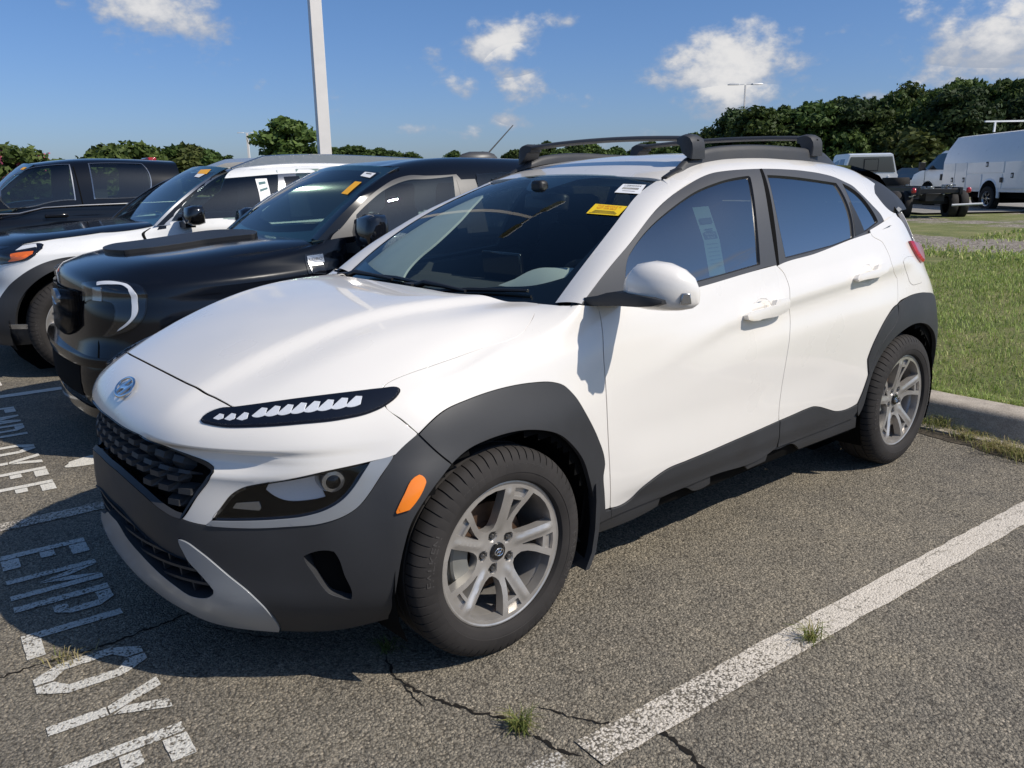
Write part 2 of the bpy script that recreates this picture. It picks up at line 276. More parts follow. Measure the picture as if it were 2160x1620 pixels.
OUT={
 'hood':('LOW',[(0,0.6998),(0.1031,0.6998),(0.2518,0.6994),(0.369,0.6984),(0.4242,0.6974),(0.4844,0.688),(0.529,0.6776),(0.6924,0.7021),(0.7926,0.7138),(0.8871,0.7227),(0.8857,0.7365),(0.8915,0.7497),(0.9125,0.7737),(0.944,0.813),(0.9752,0.8663),(1.0304,0.9559),(1.1113,1.0147),(1.1385,1.0387),(1.1262,1.0767),(1.0278,1.1407),(0.8882,1.2313),(0.7376,1.2313),(0.5854,1.193),(0.471,1.1517),(0.2348,1.1513),(0.0534,1.1548),(0,1.1548)]),
 'nose':('LOW',[(0,0.6998),(0.1031,0.6998),(0.2518,0.6994),(0.369,0.6984),(0.4242,0.6974),(0.4844,0.688),(0.529,0.6776),(0.7155,0.6888),(0.9005,0.6981),(0.9216,0.6643),(0.9748,0.6142),(1.0111,0.5782),(0.9553,0.5251),(0.9052,0.5121),(0.796,0.4899),(0.7157,0.4669),(0.6448,0.4466),(0.5961,0.4276),(0.5678,0.4047),(0.5435,0.3689),(0.5201,0.331),(0.503,0.3147),(0.4662,0.3175),(0.4292,0.3241),(0.4309,0.3257),(0.4775,0.3937),(0.5144,0.4494),(0.5241,0.4751),(0.5179,0.4911),(0.4997,0.5011),(0.4402,0.516),(0.3451,0.5302),(0.2804,0.5447),(0.1934,0.5426),(0.1234,0.5398),(0,0.5398)]),
 'grille':('LOW',[(0,0.5398),(0.1234,0.5398),(0.1934,0.5426),(0.2804,0.5447),(0.3451,0.5302),(0.4402,0.516),(0.4997,0.5011),(0.5179,0.4911),(0.5241,0.4751),(0.5144,0.4494),(0.4775,0.3937),(0.4309,0.3257),(0.415,0.3259),(0.3553,0.3398),(0.2812,0.3632),(0.2034,0.379),(0.1014,0.3895),(0,0.3895)]),
 'bumper':('LOW',[(0,0.3895),(0.1014,0.3895),(0.2034,0.379),(0.2812,0.3632),(0.3553,0.3398),(0.415,0.3259),(0.4292,0.3241),(0.4662,0.3175),(0.503,0.3147),(0.5476,0.314),(0.6299,0.3165),(0.7061,0.3243),(0.7809,0.3343),(0.8308,0.3522),(0.8624,0.3724),(0.8969,0.4127),(0.9307,0.4717),(0.9553,0.5251),(1.0111,0.5782),(1.099,0.4662),(1.062,0.4242),(1.0328,0.3796),(1.0085,0.3337),(0.9876,0.2565),(0.9697,0.1756),(0.957,0.1079),(0.9394,0),(0.8781,0),(0.7845,0),(0.6909,0),(0.6095,0),(0.6251,0.0177),(0.6348,0.047),(0.6316,0.0819),(0.61,0.1191),(0.5538,0.1738),(0.4807,0.2366),(0.4361,0.2621),(0.4148,0.2646),(0.4141,0.2554),(0.424,0.2304),(0.4374,0.2008),(0.398,0.2076),(0.3551,0.2154),(0.2761,0.2363),(0.1968,0.2588),(0.1196,0.276),(0,0.276)]),
 'chin':('LOW',[(0,0.2178),(0.0524,0.2178),(0.1242,0.1897),(0.2186,0.1639),(0.311,0.1323),(0.3772,0.1086),(0.4094,0.0957),(0.4431,0.0941),(0.4848,0.1045),(0.4984,0.1153),(0.5008,0.1256),(0.5008,0.1256),(0.4827,0.1504),(0.4582,0.1787),(0.4374,0.2008),(0.424,0.2304),(0.4141,0.2554),(0.4148,0.2646),(0.4361,0.2621),(0.4807,0.2366),(0.5538,0.1738),(0.61,0.1191),(0.6316,0.0819),(0.6348,0.047),(0.6251,0.0177),(0.6095,0),(0.5176,0),(0.4167,0),(0.2195,0),(0.2324,0),(0.1487,0),(0,0)]),
 'lower_grille':('LOW',[(0,0.276),(0.1196,0.276),(0.1968,0.2588),(0.2761,0.2363),(0.3551,0.2154),(0.398,0.2076),(0.4374,0.2008),(0.4582,0.1787),(0.4827,0.1504),(0.5008,0.1256),(0.4984,0.1153),(0.4848,0.1045),(0.4431,0.0941),(0.4094,0.0957),(0.3772,0.1086),(0.311,0.1323),(0.2186,0.1639),(0.1242,0.1897),(0.0524,0.2178),(0,0.2178)]),
 'headlight':('LOW',[(0.9553,0.5251),(0.9052,0.5121),(0.796,0.4899),(0.7157,0.4669),(0.6448,0.4466),(0.5961,0.4276),(0.5678,0.4047),(0.5435,0.3689),(0.5201,0.331),(0.5201,0.3304),(0.603,0.3353),(0.6807,0.3434),(0.7434,0.3537),(0.793,0.3714),(0.8327,0.3985),(0.862,0.4328),(0.8874,0.4763)]),
 'bezel':('LOW',[(0.503,0.3147),(0.5476,0.314),(0.6299,0.3165),(0.7061,0.3243),(0.7809,0.3343),(0.8308,0.3522),(0.8624,0.3724),(0.8969,0.4127),(0.9307,0.4717),(0.9553,0.5251),(0.9042,0.5116),(0.8874,0.4763),(0.862,0.4328),(0.8327,0.3985),(0.793,0.3714),(0.7434,0.3537),(0.6807,0.3434),(0.603,0.3353),(0.5201,0.3304)]),
 'drl':('LOW',[(0.4712,0.6362),(0.47,0.6452),(0.4767,0.6592),(0.4925,0.67),(0.531,0.6755),(0.6923,0.7022),(0.8219,0.7174),(0.8874,0.7227),(0.9219,0.723),(0.9353,0.7144),(0.9417,0.7034),(0.9404,0.6866),(0.9217,0.6642),(0.8931,0.6493),(0.8353,0.6378),(0.7375,0.6319),(0.6312,0.6255),(0.5435,0.623),(0.5025,0.6272),(0.4792,0.631)]),
 'marker':('LOW',[(1.0143,0.4569),(1.0254,0.4474),(1.0309,0.4333),(1.017,0.3933),(0.9962,0.3641),(0.9653,0.3564),(0.9637,0.3608),(0.983,0.4066),(1.0042,0.4512)]),
 'vent':('LOW',[(0.7393,0.2409),(0.7541,0.2503),(0.7979,0.2583),(0.8107,0.2548),(0.8199,0.2388),(0.8338,0.1881),(0.8498,0.122),(0.8469,0.1104),(0.8389,0.1096),(0.82,0.117),(0.7924,0.1313),(0.7756,0.1576),(0.7592,0.1927),(0.7441,0.2226)]),
 'fender':('LOW',[(0.8857,0.725),(0.8857,0.7365),(0.8915,0.7497),(0.9125,0.7737),(0.944,0.813),(0.9752,0.8663),(1.0304,0.9559),(1.1113,1.0147),(1.1385,1.0387),(1.1262,1.0767),(1.0278,1.1407),(0.8882,1.2313),(1.0816,1.2313),(1.5372,1.2313),(1.6736,1.1755),(1.6602,0.9978),(1.6486,0.7975),(1.6402,0.6253),(1.6425,0.472),(1.6633,0.2592),(1.6863,0.1292),(1.6575,0.1315),(1.6588,0.1292),(1.6396,0.2056),(1.628,0.2689),(1.6321,0.3072),(1.6284,0.3278),(1.5965,0.4059),(1.54,0.5076),(1.5035,0.571),(1.4736,0.6034),(1.4353,0.621),(1.3723,0.6334),(1.2831,0.6401),(1.1671,0.6319),(1.076,0.6144),(1.0119,0.5752),(0.9748,0.6142),(0.9216,0.6643),(0.9157,0.6881)]),
 'arch_front':('LOW',[(1.0119,0.5752),(1.076,0.6144),(1.1671,0.6319),(1.2831,0.6401),(1.3723,0.6334),(1.4353,0.621),(1.4736,0.6034),(1.5035,0.571),(1.54,0.5076),(1.5965,0.4059),(1.6284,0.3278),(1.6321,0.3072),(1.628,0.2689),(1.6396,0.2056),(1.6588,0.1292),(1.6873,0.1252),(1.6958,0.0909),(1.6323,0.0866),(1.6239,0.0944),(1.5936,0.1871),(1.568,0.2676),(1.5316,0.349),(1.4849,0.4103),(1.4337,0.4566),(1.3796,0.4832),(1.3187,0.5003),(1.2619,0.5056),(1.2061,0.503),(1.1494,0.4929),(1.0995,0.4661)]),
 'door_front':('LOW',[(1.6863,0.1292),(1.6633,0.2592),(1.6425,0.472),(1.6402,0.6253),(1.6486,0.7975),(1.6602,0.9978),(1.6736,1.1755),(1.8047,1.0966),(1.9841,1.1355),(2.2204,1.1745),(2.4402,1.2044),(2.6673,1.2094),(2.6733,1.1939),(2.7168,1.0628),(2.7291,0.9699),(2.7201,0.7826),(2.7329,0.6677),(2.7179,0.5933),(2.6997,0.4631),(2.6837,0.3367),(2.6792,0.3058),(2.6824,0.2415),(2.5221,0.2332),(2.3747,0.2265),(2.209,0.2181),(2.0737,0.2122),(1.9623,0.2059),(1.8823,0.1853),(1.8271,0.1624),(1.791,0.1363)]),
 'door_rear':('LOW',[(2.6824,0.2415),(2.6792,0.3058),(2.6837,0.3367),(2.6997,0.4631),(2.7179,0.5933),(2.7329,0.6677),(2.7201,0.7826),(2.7291,0.9699),(2.7168,1.0628),(2.6733,1.1939),(2.6825,1.1989),(2.9573,1.2148),(3.2712,1.2313),(3.4826,1.201),(3.483,1.185),(3.5679,1.0476),(3.5927,0.9418),(3.5944,0.8726),(3.6618,0.7619),(3.6461,0.653),(3.6331,0.6279),(3.6286,0.6275),(3.5235,0.581),(3.4431,0.5132),(3.3914,0.4429),(3.37,0.398),(3.3841,0.3551),(3.394,0.3295),(3.3794,0.2795),(3.3559,0.2277),(3.3359,0.193),(3.2487,0.1812),(3.158,0.1904),(3.0875,0.2121),(3.0048,0.2391),(2.9541,0.2505),(2.8837,0.2508),(2.7922,0.2461)]),
 'clad_front':('LOW',[(1.6863,0.1292),(1.791,0.1363),(1.8271,0.1624),(1.8823,0.1853),(1.9623,0.2059),(2.0737,0.2122),(2.209,0.2181),(2.3747,0.2265),(2.5221,0.2332),(2.6821,0.2435),(2.688,0.1962),(2.6999,0.1558),(2.7027,0.1226),(2.6314,0.1024),(2.2583,0.1082),(1.9789,0.0971),(1.6964,0.0886)]),
 'clad_rear':('LOW',[(2.6865,0.2415),(2.7922,0.2461),(2.8837,0.2508),(2.9541,0.2505),(3.0048,0.2391),(3.0875,0.2121),(3.158,0.1904),(3.2487,0.1812),(3.3364,0.1915),(3.3433,0.1533),(3.3249,0.1307),(3.3245,0.1272),(3.1742,0.1216),(2.9423,0.1188),(2.7145,0.1198),(2.7025,0.1574),(2.6892,0.2061)]),
 'sill':('LOW',[(1.6323,0.0866),(1.6964,0.0886),(1.9789,0.0971),(2.2583,0.1082),(2.6314,0.1024),(2.7027,0.1226),(2.7145,0.1198),(2.9423,0.1188),(3.1742,0.1216),(3.3245,0.1272),(3.3619,0.1282),(3.3978,0.052),(3.1206,0.0485),(2.919,0.0483),(2.8592,0.0963),(2.7235,0.1042),(2.6569,0.1161),(2.6566,0.0591),(2.5282,0.0523),(2.4813,0.0926),(2.2583,0.1082),(2.2732,0.0599),(2.1731,0.0531),(2.1219,0.0857),(1.9825,0.084),(1.9673,0.0819),(1.968,0.0405),(1.8562,0.0049),(1.7753,0),(1.6525,0.015)]),
 'arch_rear_door':('LOW',[(3.6286,0.6275),(3.5235,0.581),(3.4431,0.5132),(3.3914,0.4429),(3.37,0.398),(3.3841,0.3551),(3.394,0.3295),(3.3953,0.3293),(3.425,0.3833),(3.4594,0.4335),(3.5297,0.4954),(3.599,0.5376),(3.6254,0.5701)]),
 'arch_rear':('LOW',[(3.6254,0.5701),(3.599,0.5376),(3.5297,0.4954),(3.4594,0.4335),(3.425,0.3833),(3.3953,0.3293),(3.3794,0.2795),(3.3559,0.2277),(3.3359,0.193),(3.3469,0.1542),(3.3628,0.128),(3.386,0.1738),(3.3999,0.2483),(3.43,0.3344),(3.4924,0.4081),(3.5798,0.4598),(3.6948,0.4967),(3.8042,0.5106),(3.9032,0.4972),(4.0724,0.627),(3.9446,0.6521),(3.7555,0.6545),(3.6371,0.6303)]),
 'quarter':('LOW',[(3.483,1.185),(3.5679,1.0476),(3.5927,0.9418),(3.5944,0.8726),(3.6618,0.7619),(3.6461,0.653),(3.6331,0.6279),(3.6371,0.6303),(3.7555,0.6545),(3.9446,0.6521),(4.0724,0.627)]),
 'fuel_door':('LOW',[(3.7367,0.8179),(3.7734,0.7624),(3.7933,0.7259),(3.8236,0.7097),(3.8743,0.71),(3.9306,0.7154),(3.9275,0.7431),(3.9156,0.8046),(3.9154,0.8837),(3.8916,0.8979),(3.8304,0.89),(3.7439,0.8729),(3.7202,0.8555)]),
 'frame_outer':('GR',[(-0.3991,0.0345),(-0.5027,0.1113),(-0.6068,0.1826),(-0.6766,0.2261),(-0.8835,0.3586),(-1.0607,0.4325),(-1.188,0.4568),(-1.3058,0.4645),(-1.4154,0.455),(-1.529,0.4436),(-1.6188,0.4352),(-1.778,0.4205),(-1.9165,0.4085),(-2.0602,0.3902),(-2.1669,0.3667),(-2.2314,0.3395),(-2.3026,0.302),(-2.3202,0.2793),(-2.4021,0.1777),(-2.4748,0.0791),(-2.4871,0.0324),(-2.4404,0.0069),(-2.3151,0.0146),(-2.096,0.0305),(-1.7772,0.0222),(-1.5001,0.0179),(-1.4917,0.0193),(-1.2663,0.0193),(-1.048,0.0129),(-0.7909,0.0069),(-0.6013,0),(-0.4717,0.0201)]),
 'glass_front':('GR',[(-0.6125,0.0806),(-0.6645,0.188),(-0.681,0.202),(-0.9595,0.3563),(-1.1388,0.4044),(-1.3065,0.4109),(-1.5009,0.4065),(-1.505,0.3981),(-1.4299,0.2496),(-1.3719,0.0402),(-1.0549,0.0356),(-0.7972,0.0313),(-0.6064,0.0207)]),
 'glass_rear':('GR',[(-1.6233,0.3967),(-1.8359,0.3697),(-2.1407,0.3288),(-2.1554,0.216),(-2.1284,0.0329),(-1.7813,0.0353),(-1.5504,0.0383),(-1.5641,0.2467)]),
 'glass_quarter':('GR',[(-2.1999,0.3256),(-2.3053,0.2629),(-2.3804,0.1462),(-2.4123,0.0592),(-2.2495,0.0393),(-2.2082,0.1412)]),
 'quarter_trim':('GR',[(-2.1757,0.2141),(-2.1894,0.2128),(-2.2423,0.0408),(-2.1448,0.0386)]),
 'bpost_line':('GR',[(-1.6088,0.4343),(-1.6274,0.4354),(-1.5022,0.0559),(-1.4982,0.0182),(-1.482,0.0209),(-1.4818,0.0553)]),
 'side_band':('GR',[(-0.6766,0.2261),(-0.8835,0.3586),(-1.0607,0.4325),(-1.188,0.4568),(-1.3058,0.4645),(-1.4154,0.455),(-1.529,0.4436),(-1.6188,0.4352),(-1.778,0.4205),(-1.9165,0.4085),(-2.0602,0.3902),(-2.1669,0.3667),(-2.2314,0.3395),(-2.3026,0.302),(-2.3202,0.2793),(-2.4021,0.1777),(-2.4748,0.0791),(-2.4871,0.0324),(-2.4404,0.0069),(-2.3188,0.0135)]),
 'windscreen':('WS',[(-1.0527,-0.05),(-0.9403,0.0705),(-0.8889,0.3375),(-1.0823,0.6485),(-1.2238,0.8903),(-1.1368,0.9553),(-1.028,1.006),(-0.3726,0.9507),(0.1791,0.9442),(0.7778,0.9649),(0.9318,0.96),(0.8954,0.821),(0.9309,0.6293),(0.9553,0.3642),(0.9433,0.1079),(0.929,-0.0016)]),
 'note_yellow':('WS',[(0.7015,0.6815),(0.9272,0.6632),(0.929,0.5757),(0.7123,0.5948)]),
 'note_white':('WS',[(0.7119,0.8956),(0.8774,0.9012),(0.9158,0.7935),(0.7333,0.799)]),
 'note_green':('GR',[(-1.1073,0.3511),(-1.1917,0.3319),(-1.1654,0.0396),(-1.0702,0.0456)]),
 'handle_front':('LOW',[(2.3958,0.7625),(2.4205,0.7903),(2.5851,0.8049),(2.601,0.8523),(2.6672,0.847),(2.6738,0.81),(2.6657,0.7605),(2.6296,0.7318),(2.504,0.7221),(2.4308,0.7206),(2.4007,0.7317)]),
 'cup_front':('LOW',[(2.4559,0.8052),(2.473,0.8623),(2.5236,0.8969),(2.563,0.883),(2.582,0.8414),(2.6032,0.7896),(2.6418,0.7359),(2.5959,0.6898),(2.5215,0.6881),(2.4498,0.7144),(2.4298,0.7597)]),
 'handle_rear':('LOW',[(3.2152,0.8682),(3.2397,0.8982),(3.403,0.8936),(3.4294,0.9248),(3.4959,0.9119),(3.4995,0.8818),(3.4808,0.8526),(3.4169,0.8442),(3.2837,0.8509),(3.2281,0.8491)]),
 'cup_rear':('LOW',[(3.2813,0.9061),(3.3061,0.9374),(3.3623,0.9551),(3.3885,0.947),(3.396,0.9182),(3.4269,0.8858),(3.4483,0.8388),(3.4169,0.8077),(3.3591,0.8012),(3.2788,0.8318),(3.2514,0.867)]),
 'rail':('GR',[(-1.2333,0.56),(-1.2889,0.5729),(-1.3845,0.5784),(-1.5042,0.5752),(-1.6161,0.5616),(-1.7302,0.5454),(-1.9222,0.5254),(-2.1828,0.5315),(-2.5065,0.571)]),
 'roof_front':('GR',[(-1.0985,1.3077),(-1.0994,1.0562),(-1.0931,0.8273),(-1.0938,0.6473),(-1.1084,0.5569)]),
 'pillar_ws':('WS',[(0.9381,-0.0044),(0.948,0.0994),(0.9599,0.3563),(0.9375,0.6192),(0.904,0.8096),(0.9072,0.956)]),
 'pillar_gr':('GR',[(-0.403,0.0375),(-0.4988,0.1104),(-0.6046,0.1827),(-0.6744,0.2263),(-0.8817,0.3597),(-1.0582,0.4335),(-1.1918,0.464)]),
 'c_left':('GR',[(-2.2314,0.3395),(-2.3026,0.302),(-2.3202,0.2793),(-2.4021,0.1777),(-2.4748,0.0791),(-2.4871,0.0324),(-2.4404,0.0069),(-2.3188,0.0135)]),
 'rq_in':('LOW',[(3.3619,0.1282),(3.386,0.1738),(3.3999,0.2483),(3.43,0.3344),(3.4924,0.4081),(3.5798,0.4598),(3.6948,0.4967),(3.8042,0.5106),(3.9032,0.4972),(4.0057,0.4632),(4.0911,0.4146),(4.1541,0.331),(4.1761,0.181),(4.1371,0.0929)]),
 'rq_out':('LOW',[(3.6371,0.6303),(3.7555,0.6545),(3.9446,0.6521),(4.0724,0.627)]),
 'c_right':('GR',[(-2.468,0.5059),(-2.539,0.4173),(-2.611,0.3275),(-2.5167,0.2471),(-2.5694,0.1347),(-2.6761,0)]),
 'lining':('WS',[(-0.9033,-0.0207),(-0.941,0.043),(-0.852,0.3267),(-0.9907,0.6241),(-1.1912,0.9264),(-1.007,0.9221),(-0.6516,0.7196),(-0.4796,0.5483),(-0.4093,0.3668),(-0.4097,0.2566),(-0.3724,0.1593),(-0.3098,0.1039),(-0.4495,0.0517)]),
 'L.headlight':('LLOW',[(0.5012,0.682),(0.6196,0.7055),(0.7553,0.723),(0.8046,0.721),(0.8675,0.7109),(0.8989,0.6925),(0.91,0.6676),(0.9023,0.6018),(0.893,0.5432),(0.8737,0.5069),(0.8307,0.4701),(0.7751,0.4478),(0.7242,0.4319),(0.6819,0.4292),(0.7127,0.4623),(0.7456,0.5021),(0.7585,0.539),(0.7608,0.569),(0.7459,0.5959),(0.7151,0.6015),(0.5156,0.5838)]),
 'L.drl':('LLOW',[(0.6248,0.7022),(0.7622,0.7182),(0.8106,0.7112),(0.854,0.6854),(0.869,0.6607),(0.866,0.614),(0.8612,0.5495),(0.8329,0.5081),(0.792,0.4757),(0.765,0.4615),(0.7708,0.4699),(0.8034,0.4976),(0.834,0.5345),(0.8384,0.5705),(0.8389,0.6137),(0.841,0.6525),(0.8283,0.6875),(0.7908,0.7037),(0.7199,0.7015),(0.6417,0.6863)]),
 'L.lamp_box':('LLOW',[(0.6102,0.671),(0.6769,0.6823),(0.6768,0.6034),(0.6042,0.6014)]),
 'L.badge':('LLOW',[(1.6109,0.9498),(1.7234,0.9483),(1.7347,0.6823),(1.6408,0.696)]),
 'L.badge_plate':('LLOW',[(1.6296,0.9059),(1.7248,0.9182),(1.7334,0.7869),(1.6459,0.7773)]),
 'L.badge_slot':('LLOW',[(1.6616,0.7458),(1.7276,0.7519),(1.729,0.6872),(1.6621,0.695)]),
 'L.bumper_seam':('LLOW',[(0.6422,0.4061),(0.6502,0.4068),(0.6864,0.3015),(0.6799,0.2954)]),
 'L.windscreen':('LWS',[(-0.7866,0.0094),(-0.6519,0.2702),(-0.5778,0.5008),(-0.5866,0.7727),(-0.9105,0.9973),(-0.4303,0.9293),(0.2745,0.9127),(0.6574,0.8806),(0.8651,0.8519),(0.9325,0.7172),(0.9681,0.4385),(0.9842,0.2549),(0.9453,0.1142),(0.8806,0.0445),(0.8239,0.037),(0.5764,-0.0096),(-0.0418,0.0046)]),
 'L.frame':('LGR',[(-1.3742,0.0192),(-1.3672,0.0448),(-1.397,0.105),(-1.4483,0.143),(-1.5608,0.2506),(-1.6485,0.3231),(-1.7648,0.3928),(-1.881,0.4402),(-1.9744,0.4491),(-2.0995,0.4232),(-2.3126,0.4113),(-2.3213,0.3965),(-2.3019,0.0575),(-1.9378,0.0514),(-1.684,0.0653),(-1.4842,0)]),
 'L.glass_front':('LGR',[(-1.5503,0.165),(-1.5658,0.2267),(-1.6675,0.3044),(-1.7831,0.3727),(-1.8941,0.4075),(-1.9611,0.4151),(-2.0905,0.3993),(-2.2828,0.399),(-2.245,0.1835),(-2.2281,0.027),(-1.9356,0.0391),(-1.6818,0.0526)]),
 'L.glass_rear':('LGR',[(-2.4638,0.4052),(-2.8461,0.4275),(-3.2295,0.4354),(-3.2165,0.0287),(-2.3919,0.0509)]),
 'L.arch':('LLOW',[(0.8745,0.384),(0.9154,0.4802),(0.968,0.5728),(1.0517,0.639),(1.1627,0.684),(1.2891,0.7006),(1.4233,0.7021),(1.5368,0.6585),(1.5974,0.5266),(1.6113,0.3616),(1.583,0.3097),(1.4975,0.512),(1.4162,0.6225),(1.2836,0.6388),(1.1569,0.6247),(1.0536,0.5765),(0.9821,0.4988),(0.9482,0.3536)]),
 'L.note_yellow':('LWS',[(0.7271,0.7211),(0.8376,0.7132),(0.8688,0.5272),(0.7581,0.5407)]),
 'L.note_white':('LWS',[(0.6574,0.8806),(0.849,0.8642),(0.8637,0.7836),(0.682,0.8106)]),
 'L.scoop':('LLOW',[(-0.406,0.8367),(-0.6032,0.8703),(-0.6024,0.9646),(-0.6367,1.1124),(-0.3702,1.1862),(0.2843,1.148),(0.2016,1.0145),(0.2415,0.8933),(0.2207,0.8366)]),
 'E.headlight':('ELOW',[(0.6461,0.7323),(0.7434,0.7458),(0.8444,0.7725),(0.9401,0.8002),(0.9801,0.7899),(1.009,0.7504),(1.0024,0.6853),(0.942,0.6412),(0.8689,0.6214),(0.7334,0.597)]),
 'E.amber':('ELOW',[(0.8412,0.6922),(0.8961,0.7097),(0.976,0.7205),(0.9857,0.6987),(0.9466,0.6616),(0.8787,0.635),(0.8173,0.6229),(0.851,0.6526)]),
 'E.arch':('ELOW',[(0.7657,0.2344),(0.7815,0.3139),(0.8053,0.3913),(0.8682,0.4776),(0.9389,0.5369),(1.0073,0.5833),(1.0845,0.6105),(1.1659,0.6265),(1.2355,0.6251),(1.317,0.602),(1.3588,0.5431),(1.3372,0.5215),(1.25,0.5523),(1.158,0.5602),(1.0785,0.5476),(1.002,0.5033),(0.945,0.4525),(0.899,0.3919),(0.8781,0.3306),(0.8701,0.2434),(0.852,0.1538),(0.8295,0.0796),(0.7133,0.0666)]),
 'E.windscreen':('EWS',[(-1.25,-0.0583),(-1.25,0.228),(-0.9126,0.5456),(-0.7799,0.9252),(-0.6494,1.0233),(0.2335,0.971),(0.7916,0.9789),(0.8914,0.6889),(0.9823,0.4139),(0.9846,0.1758),(0.9711,-0.0127),(0.5638,-0.0087),(-0.3489,0.0293)]),
 'E.frame':('EGR',[(-1.2747,0.0374),(-1.4063,0.177),(-1.5656,0.3195),(-1.7511,0.4616),(-1.9133,0.5669),(-2.0355,0.6482),(-2.2344,0.5823),(-2.4358,0.5386),(-2.7173,0.5174),(-2.8492,0.5148),(-2.8219,0.4894),(-2.5634,0.3505),(-2.3425,0.2164),(-2.0692,0.0472),(-1.8084,0.0452),(-1.3973,0.0313)]),
 'E.glass_front':('EGR',[(-1.4166,0.0725),(-1.5506,0.2407),(-1.7339,0.395),(-1.8915,0.5005),(-2.0446,0.5613),(-2.2175,0.5374),(-2.4103,0.5135),(-2.3567,0.2807),(-2.1038,0.0765),(-1.7399,0.0563)]),
 'E.glass_rear':('EGR',[(-2.5795,0.4982),(-2.8073,0.4945),(-2.5634,0.3505),(-2.5375,0.3434)]),
 'E.roof_edge':('EGR',[(-1.953,0.6736),(-2.0125,0.6609),(-2.1197,0.6609),(-2.2627,0.6482),(-2.5724,0.6355),(-2.9893,0.6355),(-2.9472,0.5453),(-2.4421,0.5542),(-2.2456,0.6119),(-2.0602,0.6482)]),
 'E.note_yellow':('EWS',[(0.3652,0.9171),(0.6806,0.9328),(0.7774,0.8314),(0.4753,0.8339)]),
 'E.note_white':('EWS',[(0.4845,0.8304),(0.7315,0.8296),(0.7166,0.7584),(0.5339,0.7716)]),
 'E.note_side':('EGR',[(-2.1799,0.4103),(-2.28,0.4034),(-2.2741,0.1979),(-2.1739,0.1345)]),
 'F.glass_front':('FGR',[(-1.2214,0.2417),(-1.3869,0.4003),(-1.5868,0.4754),(-1.7616,0.4791),(-1.9448,0.4648),(-1.9305,0.065),(-1.6846,0.0577),(-1.5086,0.0215),(-1.2744,0.0047),(-1.2044,0.0989)]),
 'F.glass_rear':('FGR',[(-2.1603,0.4612),(-2.4849,0.4658),(-2.7323,0.4654),(-2.7727,0.3937),(-2.7714,0.1516),(-2.7274,0.0689),(-2.4398,0.0588),(-2.1458,0.0657)]),
 'F.windscreen':('FWS',[(-0.81,-0.01),(-0.3904,0.7648),(-0.2251,0.8528),(-0.1707,0.9903),(-0.2163,1.1),(-0.3142,0.8103),(0.4145,0.4892),(0.1925,0.3073)]),
 'F.note':('FWS',[(-0.2033,0.9179),(-0.1816,1.0264),(0.0909,0.8384),(-0.3033,0.9528)]),
}

# ---------------------------------------------------------------- materials
def mat(name,c,rough=.5,metal=0,coat=0,bump=None,var=0,vscale=6,spec=.5,sheen=0,emit=None):
    m=bpy.data.materials.new(name); m.use_nodes=True; t=m.node_tree; b=t.nodes['Principled BSDF']
    b.inputs['Base Color'].default_value=(*c,1); b.inputs['Roughness'].default_value=rough; b.inputs['Metallic'].default_value=metal
    b.inputs['Coat Weight'].default_value=coat; b.inputs['Coat Roughness'].default_value=.04; b.inputs['Specular IOR Level'].default_value=spec
    tcn=t.nodes.new('ShaderNodeTexCoord')
    if var:
        n=t.nodes.new('ShaderNodeTexNoise'); n.inputs['Scale'].default_value=vscale; n.inputs['Detail'].default_value=6; t.links.new(tcn.outputs['Object'],n.inputs['Vector'])
        r=t.nodes.new('ShaderNodeMapRange'); t.links.new(n.outputs['Fac'],r.inputs[0]); r.inputs[1].default_value=.3; r.inputs[2].default_value=.7; r.inputs[3].default_value=1-var; r.inputs[4].default_value=1+var
        x=t.nodes.new('ShaderNodeMix'); x.data_type='RGBA'; x.blend_type='MULTIPLY'; x.inputs['Factor'].default_value=1; x.inputs[6].default_value=(*c,1); t.links.new(r.outputs[0],x.inputs[7]); t.links.new(x.outputs[2],b.inputs['Base Color'])
        r2=t.nodes.new('ShaderNodeMapRange'); t.links.new(n.outputs['Fac'],r2.inputs[0]); r2.inputs[1].default_value=.3; r2.inputs[2].default_value=.7; r2.inputs[3].default_value=max(0,rough-.08); r2.inputs[4].default_value=min(1,rough+.08); t.links.new(r2.outputs[0],b.inputs['Roughness'])
    if bump:
        n=t.nodes.new('ShaderNodeTexNoise'); n.inputs['Scale'].default_value=bump[0]; n.inputs['Detail'].default_value=3; t.links.new(tcn.outputs['Object'],n.inputs['Vector'])
        bp=t.nodes.new('ShaderNodeBump'); bp.inputs['Strength'].default_value=bump[1]; bp.inputs['Distance'].default_value=bump[2]; t.links.new(n.outputs['Fac'],bp.inputs['Height']); t.links.new(bp.outputs[0],b.inputs['Normal'])
    if emit: b.inputs['Emission Color'].default_value=(*c,1); b.inputs['Emission Strength'].default_value=emit
    return m
